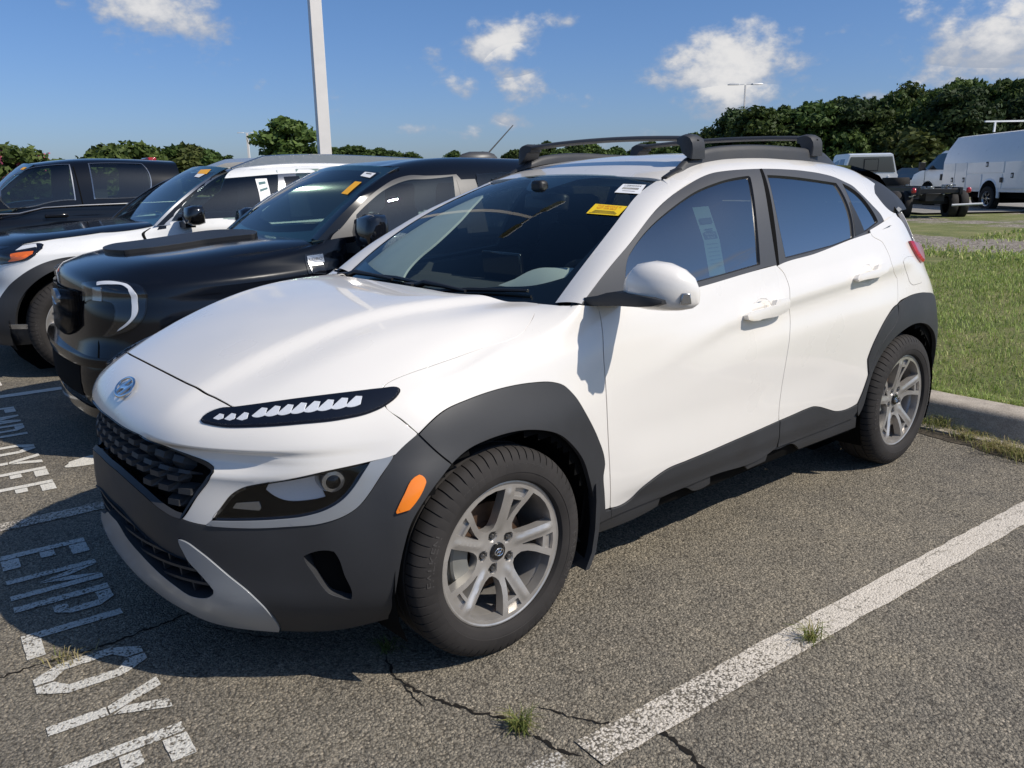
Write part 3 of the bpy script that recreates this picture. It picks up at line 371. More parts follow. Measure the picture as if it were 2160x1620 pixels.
def glass(name,tint,r0=.06,rough=0.0):
    """thin pane: clear tint with a mirror part that grows at grazing angles, the same from both sides"""
    m=bpy.data.materials.new(name); m.use_nodes=True; t=m.node_tree; t.nodes.clear()
    o=t.nodes.new('ShaderNodeOutputMaterial'); x=t.nodes.new('ShaderNodeMixShader'); a=t.nodes.new('ShaderNodeBsdfTransparent'); g=t.nodes.new('ShaderNodeBsdfGlossy')
    a.inputs[0].default_value=(*tint,1); g.inputs['Roughness'].default_value=rough
    ge=t.nodes.new('ShaderNodeNewGeometry'); d=t.nodes.new('ShaderNodeVectorMath'); d.operation='DOT_PRODUCT'; t.links.new(ge.outputs['Normal'],d.inputs[0]); t.links.new(ge.outputs['Incoming'],d.inputs[1])
    def q(op,a_,b_=None):
        n=t.nodes.new('ShaderNodeMath'); n.operation=op
        for i,v in enumerate((a_,b_)):
            if v is None: continue
            if isinstance(v,(int,float)): n.inputs[i].default_value=v
            else: t.links.new(v,n.inputs[i])
        return n.outputs[0]
    f=q('ADD',q('MULTIPLY',q('POWER',q('SUBTRACT',1.0,q('MINIMUM',q('ABSOLUTE',d.outputs['Value']),1.0)),5.0),1-r0),r0)
    t.links.new(f,x.inputs[0]); t.links.new(a.outputs[0],x.inputs[1]); t.links.new(g.outputs[0],x.inputs[2]); t.links.new(x.outputs[0],o.inputs[0]); return m
MT=dict(
 white=mat('white_paint',(.785,.752,.70),.32,coat=.9,var=.012,vscale=3,spec=.4),
 white2=mat('white_paint_van',(.84,.84,.83),.35,coat=.5,var=.02),
 pearl=mat('silver_white_paint',(.74,.74,.73),.30,coat=.8,var=.015),
 clad=mat('textured_black_plastic',(.030,.031,.034),.56,bump=(900,.25,.0006),var=.12,vscale=5),
 pillar=mat('satin_pillar_trim',(.060,.060,.062),.42,bump=(1200,.15,.0004),spec=.5),
 silver=mat('silver_bumper_paint',(.34,.355,.37),.40,metal=.35,coat=.2,var=.03),
 gloss=mat('gloss_black',(.006,.006,.007),.10,coat=.6),
 black=mat('black_paint',(.004,.0048,.0075),.10,spec=.45),
 matte=mat('matte_black',(.012,.012,.013),.5),
 dark=mat('dark_void',(.004,.004,.004),.9,spec=.1),
 rubber=mat('tyre_rubber',(.030,.027,.0255),.8,bump=(260,.2,.0006),var=.25,vscale=9,spec=.3),
 rubber2=mat('raised_tyre_lettering',(.060,.055,.052),.6,spec=.3),
 alloy=mat('silver_alloy',(.50,.475,.445),.36,metal=.65,var=.10,vscale=14,bump=(400,.08,.0004)),
 chrome=mat('chrome',(.75,.76,.78),.07,metal=1),
 dchrome=mat('dull_chrome',(.42,.42,.42),.22,metal=.9),
 lampchrome=mat('lamp_reflector',(.86,.87,.90),.25,metal=.15,bump=(160,.3,.003)),lug=mat('dark_steel',(.16,.155,.15),.35,metal=.8),
 amber=mat('amber_lens',(.95,.24,.012),.28,coat=.8,bump=(220,.25,.001)),
 amber2=mat('orange_reflector',(.85,.16,.02),.25,coat=1),
 red=mat('red_lens',(.40,.006,.018),.18,coat=1,var=.15,vscale=30),
 iron=mat('rusty_disc',(.14,.085,.055),.6,metal=.5,var=.3,vscale=20),
 caliper=mat('brake_caliper',(.26,.26,.24),.5,metal=.5,var=.2),
 interior=mat('grey_interior',(.050,.054,.056),.8,var=.08),
 interior2=mat('pale_interior',(.55,.58,.56),.85,var=.05),
 seat=mat('seat_cloth',(.020,.021,.023),.9,var=.1),
 yellow=mat('yellow_sticker',(.86,.58,.012),.5), orange=mat('orange_sticker',(.90,.43,.02),.5), paper=mat('white_sticker',(.80,.80,.80),.5), ink=mat('black_ink',(.03,.025,.02),.6), ink2=mat('red_ink',(.55,.10,.02),.6), green=mat('green_paper',(.42,.70,.60),.6), inkg=mat('green_ink',(.05,.14,.15),.6), pwhite=mat('pale_print',(.62,.82,.76),.6),
 lampblack=mat('lamp_black',(.006,.007,.012),.3,spec=.3),
 polewhite=mat('white_pole_paint',(.78,.74,.70),.45,var=.03), lampgrey=mat('lamp_head_grey',(.62,.63,.64),.4),
 bed=mat('grey_van_step',(.06,.06,.06),.6),
)
MT['glass']=glass('tinted_side_glass',(.36,.40,.40),.36);MT['glassr']=glass('privacy_side_glass',(.10,.115,.12),.44);MT['glass3']=glass('green_side_glass',(.55,.64,.60),.10)
MT['wglass']=glass('windscreen_glass',(.70,.78,.75),.06);MT['wglass2']=glass('green_windscreen_glass',(.64,.82,.72),.07);MT['lens']=glass('clear_lens',(.92,.93,.94),.05);MT['glass2']=glass('dark_side_glass',(.11,.13,.135),.20)
# ---------------------------------------------------------------- mesh helpers
def link(name,me,m,parent=None,smooth=True):
    o=bpy.data.objects.new(name,me); col.objects.link(o)
    if m is not None:
        for x in (m if isinstance(m,(list,tuple)) else [m]): me.materials.append(MT[x] if isinstance(x,str) else x)
    if parent is not None: o.parent=parent
    return o
def tag(o,label=None,cat=None,group=None,kind=None):
    for k_,v in (('label',label),('category',cat),('group',group),('kind',kind)):
        if v: o[k_]=v
    return o
def empty(name,loc,rz=0,**k):
    o=bpy.data.objects.new(name,None); col.objects.link(o); o.location=loc; o.rotation_euler=(0,0,rz); o.empty_display_size=.2; return tag(o,**k)
class MB:
    def __init__(s): s.v=[];s.f=[];s.m=[]
    def add(s,vs,fs,mi=0):
        b=len(s.v); s.v+= [tuple(map(float,p)) for p in vs]; s.f+=[tuple(i+b for i in f) for f in fs]; s.m+=[mi]*len(fs); return s
    def box(s,c,d,rz=0,mi=0,rot=None,tx=1,ty=1):
        hx,hy,hz=d[0]/2,d[1]/2,d[2]/2; P=[]
        for z_ in (-1,1):
            kx,ky=(tx,ty) if z_>0 else (1,1)
            for x_,y_ in ((-1,-1),(1,-1),(1,1),(-1,1)): P.append(Vector((x_*hx*kx,y_*hy*ky,z_*hz)))
        M_=rot if rot is not None else Matrix.Rotation(rz,3,'Z')
        P=[M_@p+Vector(c) for p in P]
        return s.add(P,[(3,2,1,0),(4,5,6,7),(0,1,5,4),(1,2,6,5),(2,3,7,6),(3,0,4,7)],mi)
    def loft(s,rings,closed=True,caps=True,mi=0):
        n=len(rings[0]); V=[p for r in rings for p in r]; F=[]
        for i in range(len(rings)-1):
            for j in range(n if closed else n-1):
                a=i*n+j;b=i*n+(j+1)%n; F.append((a,b,b+n,a+n))
        if caps and closed: F.append(tuple(range(n-1,-1,-1))); F.append(tuple(range((len(rings)-1)*n,len(rings)*n)))
        return s.add(V,F,mi)
    def tube(s,pts,r,n=10,mi=0,flat=1.0,up=Vector((0,0,1))):
        pts=[Vector(p) for p in pts]; rr=r if isinstance(r,(list,tuple)) else [r]*len(pts); rings=[]
        for i,p in enumerate(pts):
            t=(pts[min(i+1,len(pts)-1)]-pts[max(i-1,0)]).normalized(); a=t.cross(up)
            a=a.normalized() if a.length>1e-4 else Vector((1,0,0)); b=a.cross(t)
            rings.append([p+a*math.cos(2*math.pi*k_/n)*rr[i]+b*math.sin(2*math.pi*k_/n)*rr[i]*flat for k_ in range(n)])
        return s.loft(rings,mi=mi)
    def lathe(s,prof,n=48,axis='y',c=(0,0,0),mi=0,a0=0,a1=2*math.pi,closed=False):
        full=abs(a1-a0)>6.2; k_=n if full else n+1; rings=[]
        for i in range(k_):
            a=a0+(a1-a0)*i/n; ca,sa=math.cos(a),math.sin(a)
            rings.append([(c[0]+r_*ca,c[1]+h_,c[2]+r_*sa) if axis=='y' else (c[0]+r_*ca,c[1]+r_*sa,c[2]+h_) for r_,h_ in prof])
        m_=len(prof);V=[p for r_ in rings for p in r_];F=[]
        for i in range(n):
            j=(i+1)%k_
            for q in range(m_ if closed else m_-1):
                q2=(q+1)%m_; F.append((i*m_+q,i*m_+q2,j*m_+q2,j*m_+q))
        return s.add(V,F,mi)
    def prism(s,poly,z0,z1,mi=0,fr=None):
        n=len(poly); P=[(x,y,z0) for x,y in poly]+[(x,y,z1) for x,y in poly]
        if fr: P=[fr(p) for p in P]
        return s.add(P,[tuple(range(n-1,-1,-1)),tuple(range(n,2*n))]+[(i,(i+1)%n,(i+1)%n+n,i+n) for i in range(n)],mi)
    def mesh(s,name,smooth=None):
        me=bpy.data.meshes.new(name); me.from_pydata(s.v,[],s.f); 
        if any(s.m): me.polygons.foreach_set('material_index',s.m)
        me.update()
        bm=bmesh.new(); bm.from_mesh(me); bmesh.ops.recalc_face_normals(bm,faces=bm.faces); bm.to_mesh(me); bm.free()
        if smooth: 
            me.polygons.foreach_set('use_smooth',[True]*len(me.polygons)); me.set_sharp_from_angle(angle=R(smooth))
        return me
    def build(s,name,m,parent=None,smooth=40,bevel=0):
        o=link(name,s.mesh(name,smooth),m,parent)
        if bevel:
            b=o.modifiers.new('bevel','BEVEL'); b.width=bevel; b.segments=2; b.limit_method='ANGLE'; b.angle_limit=R(35); b.harden_normals=False
        return o
def raw(name,V,F,m,parent=None,smooth=False,tri=True):
    V=np.asarray(V,np.float32); F=np.asarray(F,np.int32); k_=F.shape[1]
    me=bpy.data.meshes.new(name); me.vertices.add(len(V)); me.vertices.foreach_set('co',V.ravel()); me.loops.add(F.size); me.loops.foreach_set('vertex_index',F.ravel())
    me.polygons.add(len(F)); me.polygons.foreach_set('loop_start',np.arange(0,F.size,k_,dtype=np.int32)); me.update(calc_edges=True)
    if smooth: me.polygons.foreach_set('use_smooth',[True]*len(F))
    return link(name,me,m,parent)
_txt={}
def text_tris(s_):
    """flat triangles of a line of lettering, height of capitals about .7, starting at x = 0"""
    if s_ in _txt: return _txt[s_]
    cu=bpy.data.curves.new('lettering','FONT'); cu.body=s_; cu.resolution_u=2; o=bpy.data.objects.new('lettering',cu); col.objects.link(o)
    dg=bpy.context.evaluated_depsgraph_get(); me=o.evaluated_get(dg).to_mesh(); V=np.array([v.co[:2] for v in me.vertices]).reshape(-1,2); F=[tuple(p.vertices) for p in me.polygons]
    o.evaluated_get(dg).to_mesh_clear(); bpy.data.objects.remove(o); bpy.data.curves.remove(cu); _txt[s_]=(V,F); return V,F
def pip(P,poly):
    x,y=P[:,0],P[:,1];ins=np.zeros(len(P),bool);n=len(poly)
    for i in range(n):
        x0,y0=poly[i];x1,y1=poly[(i+1)%n]
        c=((y0>y)!=(y1>y)); 
        with np.errstate(divide='ignore',invalid='ignore'): ins^=c&(x<(x1-x0)*(y-y0)/(y1-y0+1e-18)+x0)
    return ins
def edge_dist(P,poly):
    d=np.full(len(P),1e9);n=len(poly)
    for i in range(n):
        a=poly[i];b=poly[(i+1)%n];e=b-a;t=np.clip(((P-a)@e)/max(e@e,1e-18),0,1);d=np.minimum(d,np.hypot(*(P-(a+t[:,None]*e)).T))
    return d
def smooth_poly(pts,step,corner=38):
    P=np.asarray(pts,float);keep=[0]
    for i in range(1,len(P)):
        if np.hypot(*(P[i]-P[keep[-1]]))>1e-4: keep.append(i)
    P=P[keep]
    if np.hypot(*(P[0]-P[-1]))<1e-4: P=P[:-1]
    n=len(P);out=[]
    T=[]
    for i in range(n):
        a=P[i]-P[i-1];b=P[(i+1)%n]-P[i];la,lb=np.hypot(*a),np.hypot(*b)
        ang=math.degrees(math.acos(np.clip((a@b)/(la*lb),-1,1)))
        T.append(None if ang>corner else (a/la*lb+b/lb*la)/(la+lb))
    for i in range(n):
        p,q=P[i],P[(i+1)%n];l=np.hypot(*(q-p));m=max(1,int(math.ceil(l/step)))
        d=(q-p)/l
        t0=d if T[i] is None else T[i];t1=d if T[(i+1)%n] is None else T[(i+1)%n]
        if T[i] is None and T[(i+1)%n] is not None: t0=2*d-t1
        if T[i] is not None and T[(i+1)%n] is None: t1=2*d-t0
        for k_ in range(m):
            t=k_/m;h=t*t*(3-2*t)
            out.append(p*(1-h)+q*h+l*((t**3-2*t*t+t)*t0+(t**3-t*t)*t1))
    return np.array(out)
def inset_poly(P,g):
    a=np.sum(P[:,0]*np.roll(P[:,1],-1)-np.roll(P[:,0],-1)*P[:,1]); sg=1 if a>0 else -1
    e=np.roll(P,-1,0)-P;e/=np.maximum(np.hypot(*e.T),1e-12)[:,None];nn=np.stack([-e[:,1],e[:,0]],1)*sg
    m=nn+np.roll(nn,1,0);l=np.maximum((m*nn).sum(1),.35);return P+m/l[:,None]*g
def tri_fill(poly,holes,grid,gx=None):
    lo,hi=poly.min(0),poly.max(0);X,Y=np.meshgrid(np.arange(lo[0]+grid/2,hi[0],grid),np.arange(lo[1]+grid/2,hi[1],grid));G_=np.stack([X.ravel(),Y.ravel()],1)
    if len(G_):
        k_=pip(G_,poly)
        for h in holes: k_&=~pip(G_,h)
        G_=G_[k_]
        if len(G_):
            d=edge_dist(G_,poly)
            for h in holes: d=np.minimum(d,edge_dist(G_,h))
            G_=G_[d>grid*.42]
    loops=[poly]+list(holes);V=np.concatenate(loops+[G_]) if len(G_) else np.concatenate(loops);E=[];b=0
    for l in loops: E+=[(b+i,b+(i+1)%len(l)) for i in range(len(l))];b+=len(l)
    vs_,es_,fs_,ov,oe,of=delaunay_2d_cdt([Vector(p) for p in V],E,[],0,1e-7)
    W=np.array([tuple(v) for v in vs_]);F=np.array([f for f in fs_ if len(f)==3]);c=W[F].mean(1);k_=pip(c,poly)
    for h in holes: k_&=~pip(c,h)
    F=F[k_];a=W[F];ar=(a[:,1,0]-a[:,0,0])*(a[:,2,1]-a[:,0,1])-(a[:,2,0]-a[:,0,0])*(a[:,1,1]-a[:,0,1]);F[ar<0]=F[ar<0][:,::-1];F=F[abs(ar)>1e-10]
    ring=[]
    used=set();mp={}
    for i,o_ in enumerate(ov):
        for q in o_: mp.setdefault(q,i)
    b=0;rings=[]
    for l in loops: rings.append([mp[b+i] for i in range(len(l))]);b+=len(l)
    return W,F,rings
SURF={'LOW':(LOW,1),'GR':(GR,-1),'WS':(WS,1),'LLOW':(LLOW,1),'LGR':(LGR,-1),'LWS':(LWS,1),'ELOW':(ELOW,1),'EGR':(EGR,-1),'EWS':(EWS,1),'FLOW':(FLOW,1),'FGR':(FGR,-1),'FWS':(FWS,1)}
def lift(sn,uv,off=0):
    S,fl=SURF[sn]; p=S.pos(uv); n=normal(S,uv,flip=fl); return p+n*(off if np.isscalar(off) else np.asarray(off)[:,None]),n
def panel(name,m,parent,poly=None,surf=None,key=None,off=0,gap=.0018,thick=.012,grid=.032,step=.014,holes=(),bulge=0,brad=.02,mirror=False,sym=False,hard=True,corner=38,prof=None):
    """one skin panel: an outline in surface coordinates, filled, lifted on to the body surface, with its edge turned in"""
    if key: surf,poly=KEYS[key]
    poly=np.array(poly,float)
    if sym: poly=np.concatenate([poly,(poly[::-1]*np.array([-1,1]))[1:-1]])
    if hard is not True: poly=smooth_poly(poly,step,200)
    else: poly=smooth_poly(poly,step,corner)
    a_=np.sum(poly[:,0]*np.roll(poly[:,1],-1)-np.roll(poly[:,0],-1)*poly[:,1])
    if a_<0: poly=poly[::-1].copy()
    fl=SURF[surf][1]
    poly=inset_poly(poly,gap); hs=[smooth_poly(np.array(h,float),step,corner) for h in holes]
    hs=[h[::-1].copy() if np.sum(h[:,0]*np.roll(h[:,1],-1)-np.roll(h[:,0],-1)*h[:,1])>0 else h for h in hs]
    W,F,rings=tri_fill(poly,hs,grid)
    o_=np.full(len(W),float(off))
    if bulge or prof is not None:
        d=edge_dist(W,poly)
        if prof is not None: o_=o_+prof(d,W)
        else: t=np.clip(d/brad,0,1); o_=o_+bulge*np.sqrt(1-(1-t)**2)
    P,n=lift(surf,W,o_)
    V=[P];Nn=[n];FF=[F if fl>0 else F[:,::-1]];b=len(P)
    for r_ in rings:
        r_=np.array(r_);k_=len(r_);e=P[np.roll(r_,-1)]-P[np.roll(r_,1)]
        out=np.cross(e,n[r_])*fl;out/=np.maximum(np.linalg.norm(out,axis=1),1e-9)[:,None]
        mid=P[r_]-n[r_]*min(.0014,thick*.4)+out*.0010; low=P[r_]-n[r_]*thick
        nm=(n[r_]+out);nm/=np.linalg.norm(nm,axis=1)[:,None]
        V+=[P[r_],mid,low];Nn+=[n[r_],out,out]
        i=np.arange(k_);j=(i+1)%k_
        for q in range(2):
            a0=b+q*k_
            q1,q2=np.stack([a0+i,a0+k_+i,a0+k_+j],1),np.stack([a0+i,a0+k_+j,a0+j],1);FF+=[q1,q2] if fl>0 else [q1[:,::-1],q2[:,::-1]]
        b+=3*k_
    V=np.concatenate(V);Nn=np.concatenate(Nn);FF=np.concatenate(FF)
    def mk(V,Nn,FF):
        me=bpy.data.meshes.new(name);me.vertices.add(len(V));me.vertices.foreach_set('co',V.astype(np.float32).ravel());me.loops.add(FF.size);me.loops.foreach_set('vertex_index',FF.astype(np.int32).ravel())
        me.polygons.add(len(FF));me.polygons.foreach_set('loop_start',np.arange(0,FF.size,3,dtype=np.int32));me.update(calc_edges=True)
        me.polygons.foreach_set('use_smooth',[True]*len(FF));me.normals_split_custom_set_from_vertices([tuple(x) for x in Nn]);return me
    ob=link(name,mk(V,Nn,FF),m,parent)
    if mirror:
        f=np.array([1,-1,1.]);link(name,mk(V*f,Nn*f,FF[:,::-1]),m,parent)
    return ob
def rect(u0,u1,v0,v1,n=1): return [(u0,v0),(u1,v0),(u1,v1),(u0,v1)]
def grid_sheet(name,m,parent,surf,u0,u1,v0,v1,nu,nv,off=0,cut=None):
    U,Vv=np.meshgrid(np.linspace(u0,u1,nu),np.linspace(v0,v1,nv),indexing='ij');uv=np.stack([U.ravel(),Vv.ravel()],1);P,n=lift(surf,uv,off)
    i,j=np.meshgrid(np.arange(nu-1),np.arange(nv-1),indexing='ij');a=(i*nv+j).ravel();F=np.stack([a,a+nv,a+nv+1,a+1],1)
    if cut is not None: c=P[F].mean(1);F=F[~cut(c)]
    return raw(name,P,F,m,parent,smooth=True)
# ================================================================ wheels
def make_rim(style):
    ang=lambda r,t:(r*math.sin(R(t)),r*math.cos(R(t)))
    outer=np.array([ang(.2235,-i*3.0) for i in range(120)])
    holes=[]
    for k in range(5):
        a=72*k+style
        big=[(.2090,28.6),(.2120,38),(.2130,47),(.2120,57),(.2090,67.2),(.18,66.3),(.15,65.2),(.12,63),(.100,60),(.084,53),(.080,44),(.086,34),(.098,27),(.12,24.4),(.15,25.2),(.18,27.2)]
        holes.append(np.array([ang(r,-(t+a)) for r,t in big]))
        slot=[(.098,12.0),(.125,9.6),(.150,8.4),(.172,7.8),(.172,19.8),(.150,17.6),(.125,15.2),(.102,13.8)]
        holes.append(np.array([ang(r,-(t+a)) for r,t in slot]))
        holes.append(np.array([ang(r,-(t+a)) for r,t in [(.182,7.4),(.196,6.9),(.2095,6.6),(.2115,14),(.2105,22.2),(.197,21.6),(.182,20.8),(.182,14)]]))
    # seen from outside (+y towards the viewer) angles run clockwise
    W,F,rings=tri_fill(outer,holes,.007)
    r=np.hypot(*W.T); th=(np.degrees(np.arctan2(-W[:,0],W[:,1]))-style)%72
    y=-.030+.029*sstep(.05,.222,r)-.004*sstep(.035,.0,r)
    # crown of the wide arm and the fold of the narrow arm
    wide=np.minimum(th,72-th)*np.radians(1)*r
    y+=.007*(1-np.clip(wide/.017,0,1))*sstep(.055,.09,r)*(1-sstep(.19,.215,r))
    lug=np.full(len(W),9.)
    for k in range(5):
        a=R(72*k+style+45);c=np.array([-math.sin(a)*.057,math.cos(a)*.057]);lug=np.minimum(lug,np.hypot(*(W-c).T))
    y-=.016*(1-sstep(.012,.0155,lug))
    V=[np.stack([W[:,0],y,W[:,1]],1)];FF=[F[:,::-1]];b=len(W)
    for ri in rings:
        ri=np.array(ri);k=len(ri);top=V[0][ri];low=top.copy();low[:,1]-=.034;low[:,[0,2]]*=np.where(np.hypot(low[:,0],low[:,2])>.2,.985,1.0)[:,None]
        V+=[top,low];i=np.arange(k);j=(i+1)%k;FF+=[np.stack([b+i,b+j,b+k+j],1),np.stack([b+i,b+k+j,b+k+i],1)];b+=2*k
    mb=MB();mb.v=[tuple(p) for p in np.concatenate(V)];mb.f=[tuple(f) for f in np.concatenate(FF)];mb.m=[0]*len(mb.f)
    for k in range(5):
        a=72*k+style;pp=[ang(r,-(t+a)) for r,t in [(.180,6),(.213,5.8),(.213,23),(.180,23)]];mb.add([(x,-.014,z) for x,z in pp],[(0,1,2,3)])
    mb.lathe([(.2225,-.0015),(.228,.001),(.2325,0),(.2345,-.004),(.233,-.014),(.224,-.016),(.216,-.024),(.209,-.05),(.204,-.10),(.206,-.17),(.222,-.185)],96)
    return mb.mesh('wheel',32)
def make_tyre(Rt=.334,r0=.2335,wd=.215,blocks=64,text='FALKEN'):
    mb=MB();c=-.088;h=wd/2
    prof=[(r0,c+h-.018),(r0+.006,c+h-.006),(r0+.022,c+h+.001),(r0+.030,c+h+.0015),(r0+.031,c+h+.003),(r0+.048,c+h+.0025),(Rt-.034,c+h-.004),(Rt-.022,c+h-.010),(Rt-.0125,c+h-.018),(Rt-.0065,c+h-.026),(Rt-.0025,c+h-.036),(Rt-.0005,c+h-.052),(Rt-.0005,c+h-.056),(Rt-.008,c+h-.058),(Rt-.008,c+h-.064),(Rt,c+h-.066),(Rt,c-.006),(Rt-.008,c-.004),(Rt-.008,c+.006-.002),(Rt,c+.006)]
    half=prof[:16]+[(Rt,c+.006),(Rt-.008,c+.004)]
    full=half+[(r_,2*c-y_) for r_,y_ in half[::-1]]
    angs=[];gr=[]
    for k in range(blocks):
        for f,g in ((0,0),(.42,0),(.86,0),(.875,1),(.985,1)): angs.append(2*math.pi*(k+f)/blocks);gr.append(g)
    n=len(full);rings=[]
    for i,(a,g) in enumerate(zip(angs,gr)):
        ring=[]
        for q,(r_,y_) in enumerate(full):
            qq=min(q,n-1-q);d=0
            if g and 6<=qq<=12: d=.0065 if qq>6 else .001
            tw=0.012*(qq-6)/6 if 6<=qq<=12 else 0
            ring.append(((r_-d)*math.cos(a+tw),y_,(r_-d)*math.sin(a+tw)))
        rings.append(ring)
    V=[p for r_ in rings for p in r_];F=[];m=len(rings)
    for i in range(m):
        j=(i+1)%m
        for q in range(n-1): F.append((i*n+q,i*n+q+1,j*n+q+1,j*n+q))
    mb.add(V,F)
    def arc(s_,a0,rad,ht,sp=1.0):
        tv,tf=text_tris(s_)
        if not len(tf): return
        wd_=tv[:,0].max();k=ht/.72
        P=[]
        for lift_ in (.0040,-.002):
            for x,y in tv:
                a=a0+(x-wd_/2)*k*sp/rad;rr=rad+(y-.35)*k
                t=(rr-(r0+.031))/(Rt-.034-r0-.031);yy=c+h+.003-.007*max(0,min(1,t))
                P.append((rr*math.cos(a),yy+lift_*.6,rr*math.sin(a)))
        nn=len(tv);mb.add(P,[tuple(f) for f in tf],1)
    if text:
        arc(text,R(190),.286,.022,1.45);arc(text,R(8),.286,.022,1.45);arc('TREADWEAR 500 TRACTION A TEMPERATURE A',R(95),.291,.0065,1.05);arc('P215 55R17',R(242),.286,.010,1.1);arc('TUBELESS RADIAL',R(60),.283,.008,1.1)
    me=mb.mesh('tyre',35);return me
RIM=make_rim(3); TYRE=make_tyre()
_cap=MB();_cap.lathe([(.0001,-.020),(.02,-.0205),(.0265,-.0225),(.0285,-.026),(.0285,-.045)],32)
CAPM=_cap.mesh('hub_cap',40)
_h=MB()
def hlogo(mb,R1,R2,th,fr,mi=0,bars=True):
    """oval ring with a slanted letter H that reaches the ring"""
    n=48;rings=[]
    for i in range(n):
        a=2*math.pi*i/n;c,s=math.cos(a),math.sin(a);ring=[]
        for k in range(8):
            b=2*math.pi*k/8;ring.append(fr((c*(R1+math.cos(b)*th),s*(R2+math.cos(b)*th),math.sin(b)*th*.9)))
        rings.append(ring)
    V=[p for r_ in rings for p in r_];F=[]
    for i in range(n):
        for k in range(8): j=(i+1)%n;q=(k+1)%8;F.append((i*8+k,i*8+q,j*8+q,j*8+k))
    mb.add(V,F,mi)
    def stroke(pts,ws,h=.6):
        L_=[];U_=[]
        for i,(p,w_) in enumerate(zip(pts,ws)):
            a=pts[max(i-1,0)];b=pts[min(i+1,len(pts)-1)];d=math.hypot(b[0]-a[0],b[1]-a[1]);nx,ny=-(b[1]-a[1])/d,(b[0]-a[0])/d
            L_.append((p[0]+nx*w_,p[1]+ny*w_));U_.append((p[0]-nx*w_,p[1]-ny*w_))
        rings=[[fr((L_[i][0],L_[i][1],-th*.5)),fr((L_[i][0],L_[i][1],th*.15)),fr((pts[i][0],pts[i][1],th*h)),fr((U_[i][0],U_[i][1],th*.15)),fr((U_[i][0],U_[i][1],-th*.5))] for i in range(len(pts))]
        mb.loft(rings,closed=True,mi=mi)
    q=lambda x,y:(x*R1,y*R2)
    stroke([q(-.62,-.78),q(-.50,-.35),q(-.36,.05),q(-.18,.45),q(.02,.97)],[R1*.16,R1*.12,R1*.11,R1*.12,R1*.15])
    stroke([q(-.02,-.97),q(.18,-.45),q(.36,-.05),q(.50,.35),q(.62,.78)],[R1*.15,R1*.12,R1*.11,R1*.12,R1*.16])
    stroke([q(-.38,-.12),q(-.15,-.02),q(.15,.02),q(.38,.12)],[R1*.11,R1*.09,R1*.09,R1*.11])
hlogo(_h,.0165,.0115,.0016,lambda p:(-p[0],-.0195+p[2],p[1]))
LOGOM=_h.mesh('cap_emblem',40)
_l=MB();_l.lathe([(.0001,-.027),(.006,-.026),(.0085,-.029),(.0095,-.048)],6);_l.lathe([(.0108,-.046),(.0118,-.034),(.0142,-.033),(.0146,-.040)],20)
LUGM=_l.mesh('lug_nut',35)
_d=MB();_d.lathe([(.03,-.075),(.075,-.075),(.08,-.088),(.142,-.088),(.142,-.108),(.08,-.108)],48);DISCM=_d.mesh('brake_disc',40)
_b=MB();_b.lathe([(.001,-.165),(.2,-.165)],32);BACKM=_b.mesh('wheel_back',40)
_c=MB()
for a0,a1,r0_,r1_,y0,y1 in ((-32,30,.118,.172,-.128,-.062),(-22,20,.10,.165,-.075,-.045)):
    rg=[]
    for i in range(9):
        a=R(a0+(a1-a0)*i/8);c_,s_=-math.cos(a)*-1,math.sin(a);rg.append([(r0_*c_,y0,r0_*s_),(r1_*c_,y0,r1_*s_),(r1_*c_,y1-.006,r1_*s_),((r1_-.006)*c_,y1,(r1_-.006)*s_),((r0_+.006)*c_,y1,(r0_+.006)*s_),(r0_*c_,y1-.006,r0_*s_)])
    _c.loft(rg)
CALM=_c.mesh('brake_caliper',40)
def wheel(parent,x,y,zc,rz=0,spin=0,flip=False,rimm='alloy',detail=True,scale=1,tyre=None):
    rot=Matrix.Rotation(rz+(math.pi if flip else 0),4,'Z')@Matrix.Rotation(spin,4,'Y')
    M_=Matrix.Translation((x,y,zc))@rot@Matrix.Scale(scale,4)
    o=link('wheel',RIM,None,parent);o.matrix_local=M_
    if not RIM.materials: RIM.materials.append(MT[rimm])
    t=bpy.data.objects.new('tyre',tyre or TYRE);col.objects.link(t);t.parent=o
    if not TYRE.materials: TYRE.materials.append(MT['rubber']);TYRE.materials.append(MT['rubber2'])
    bk=link('wheel_back',BACKM,None,o)
    if not BACKM.materials: BACKM.materials.append(MT['dark'])
    for nm,me,mm in (('hub_cap',CAPM,'gloss'),('cap_emblem',LOGOM,'chrome'),('brake_disc',DISCM,'iron')):
        if not me.materials: me.materials.append(MT[mm])
        q=bpy.data.objects.new(nm,me);col.objects.link(q);q.parent=o
        if nm=='cap_emblem': q.matrix_local=Matrix.Rotation(-spin-R(8),4,'Y')
    if detail:
        if not CALM.materials: CALM.materials.append(MT['caliper'])
        q=bpy.data.objects.new('brake_caliper',CALM);col.objects.link(q);q.parent=o;q.matrix_local=Matrix.Rotation(-spin,4,'Y')
    if not LUGM.materials: LUGM.materials.append(MT['lug'])
    for k in range(5):
        a=R(72*k+3+45);q=bpy.data.objects.new('lug_nut',LUGM);col.objects.link(q);q.parent=o;q.location=(-math.sin(a)*.057,0,math.cos(a)*.057)
    return o
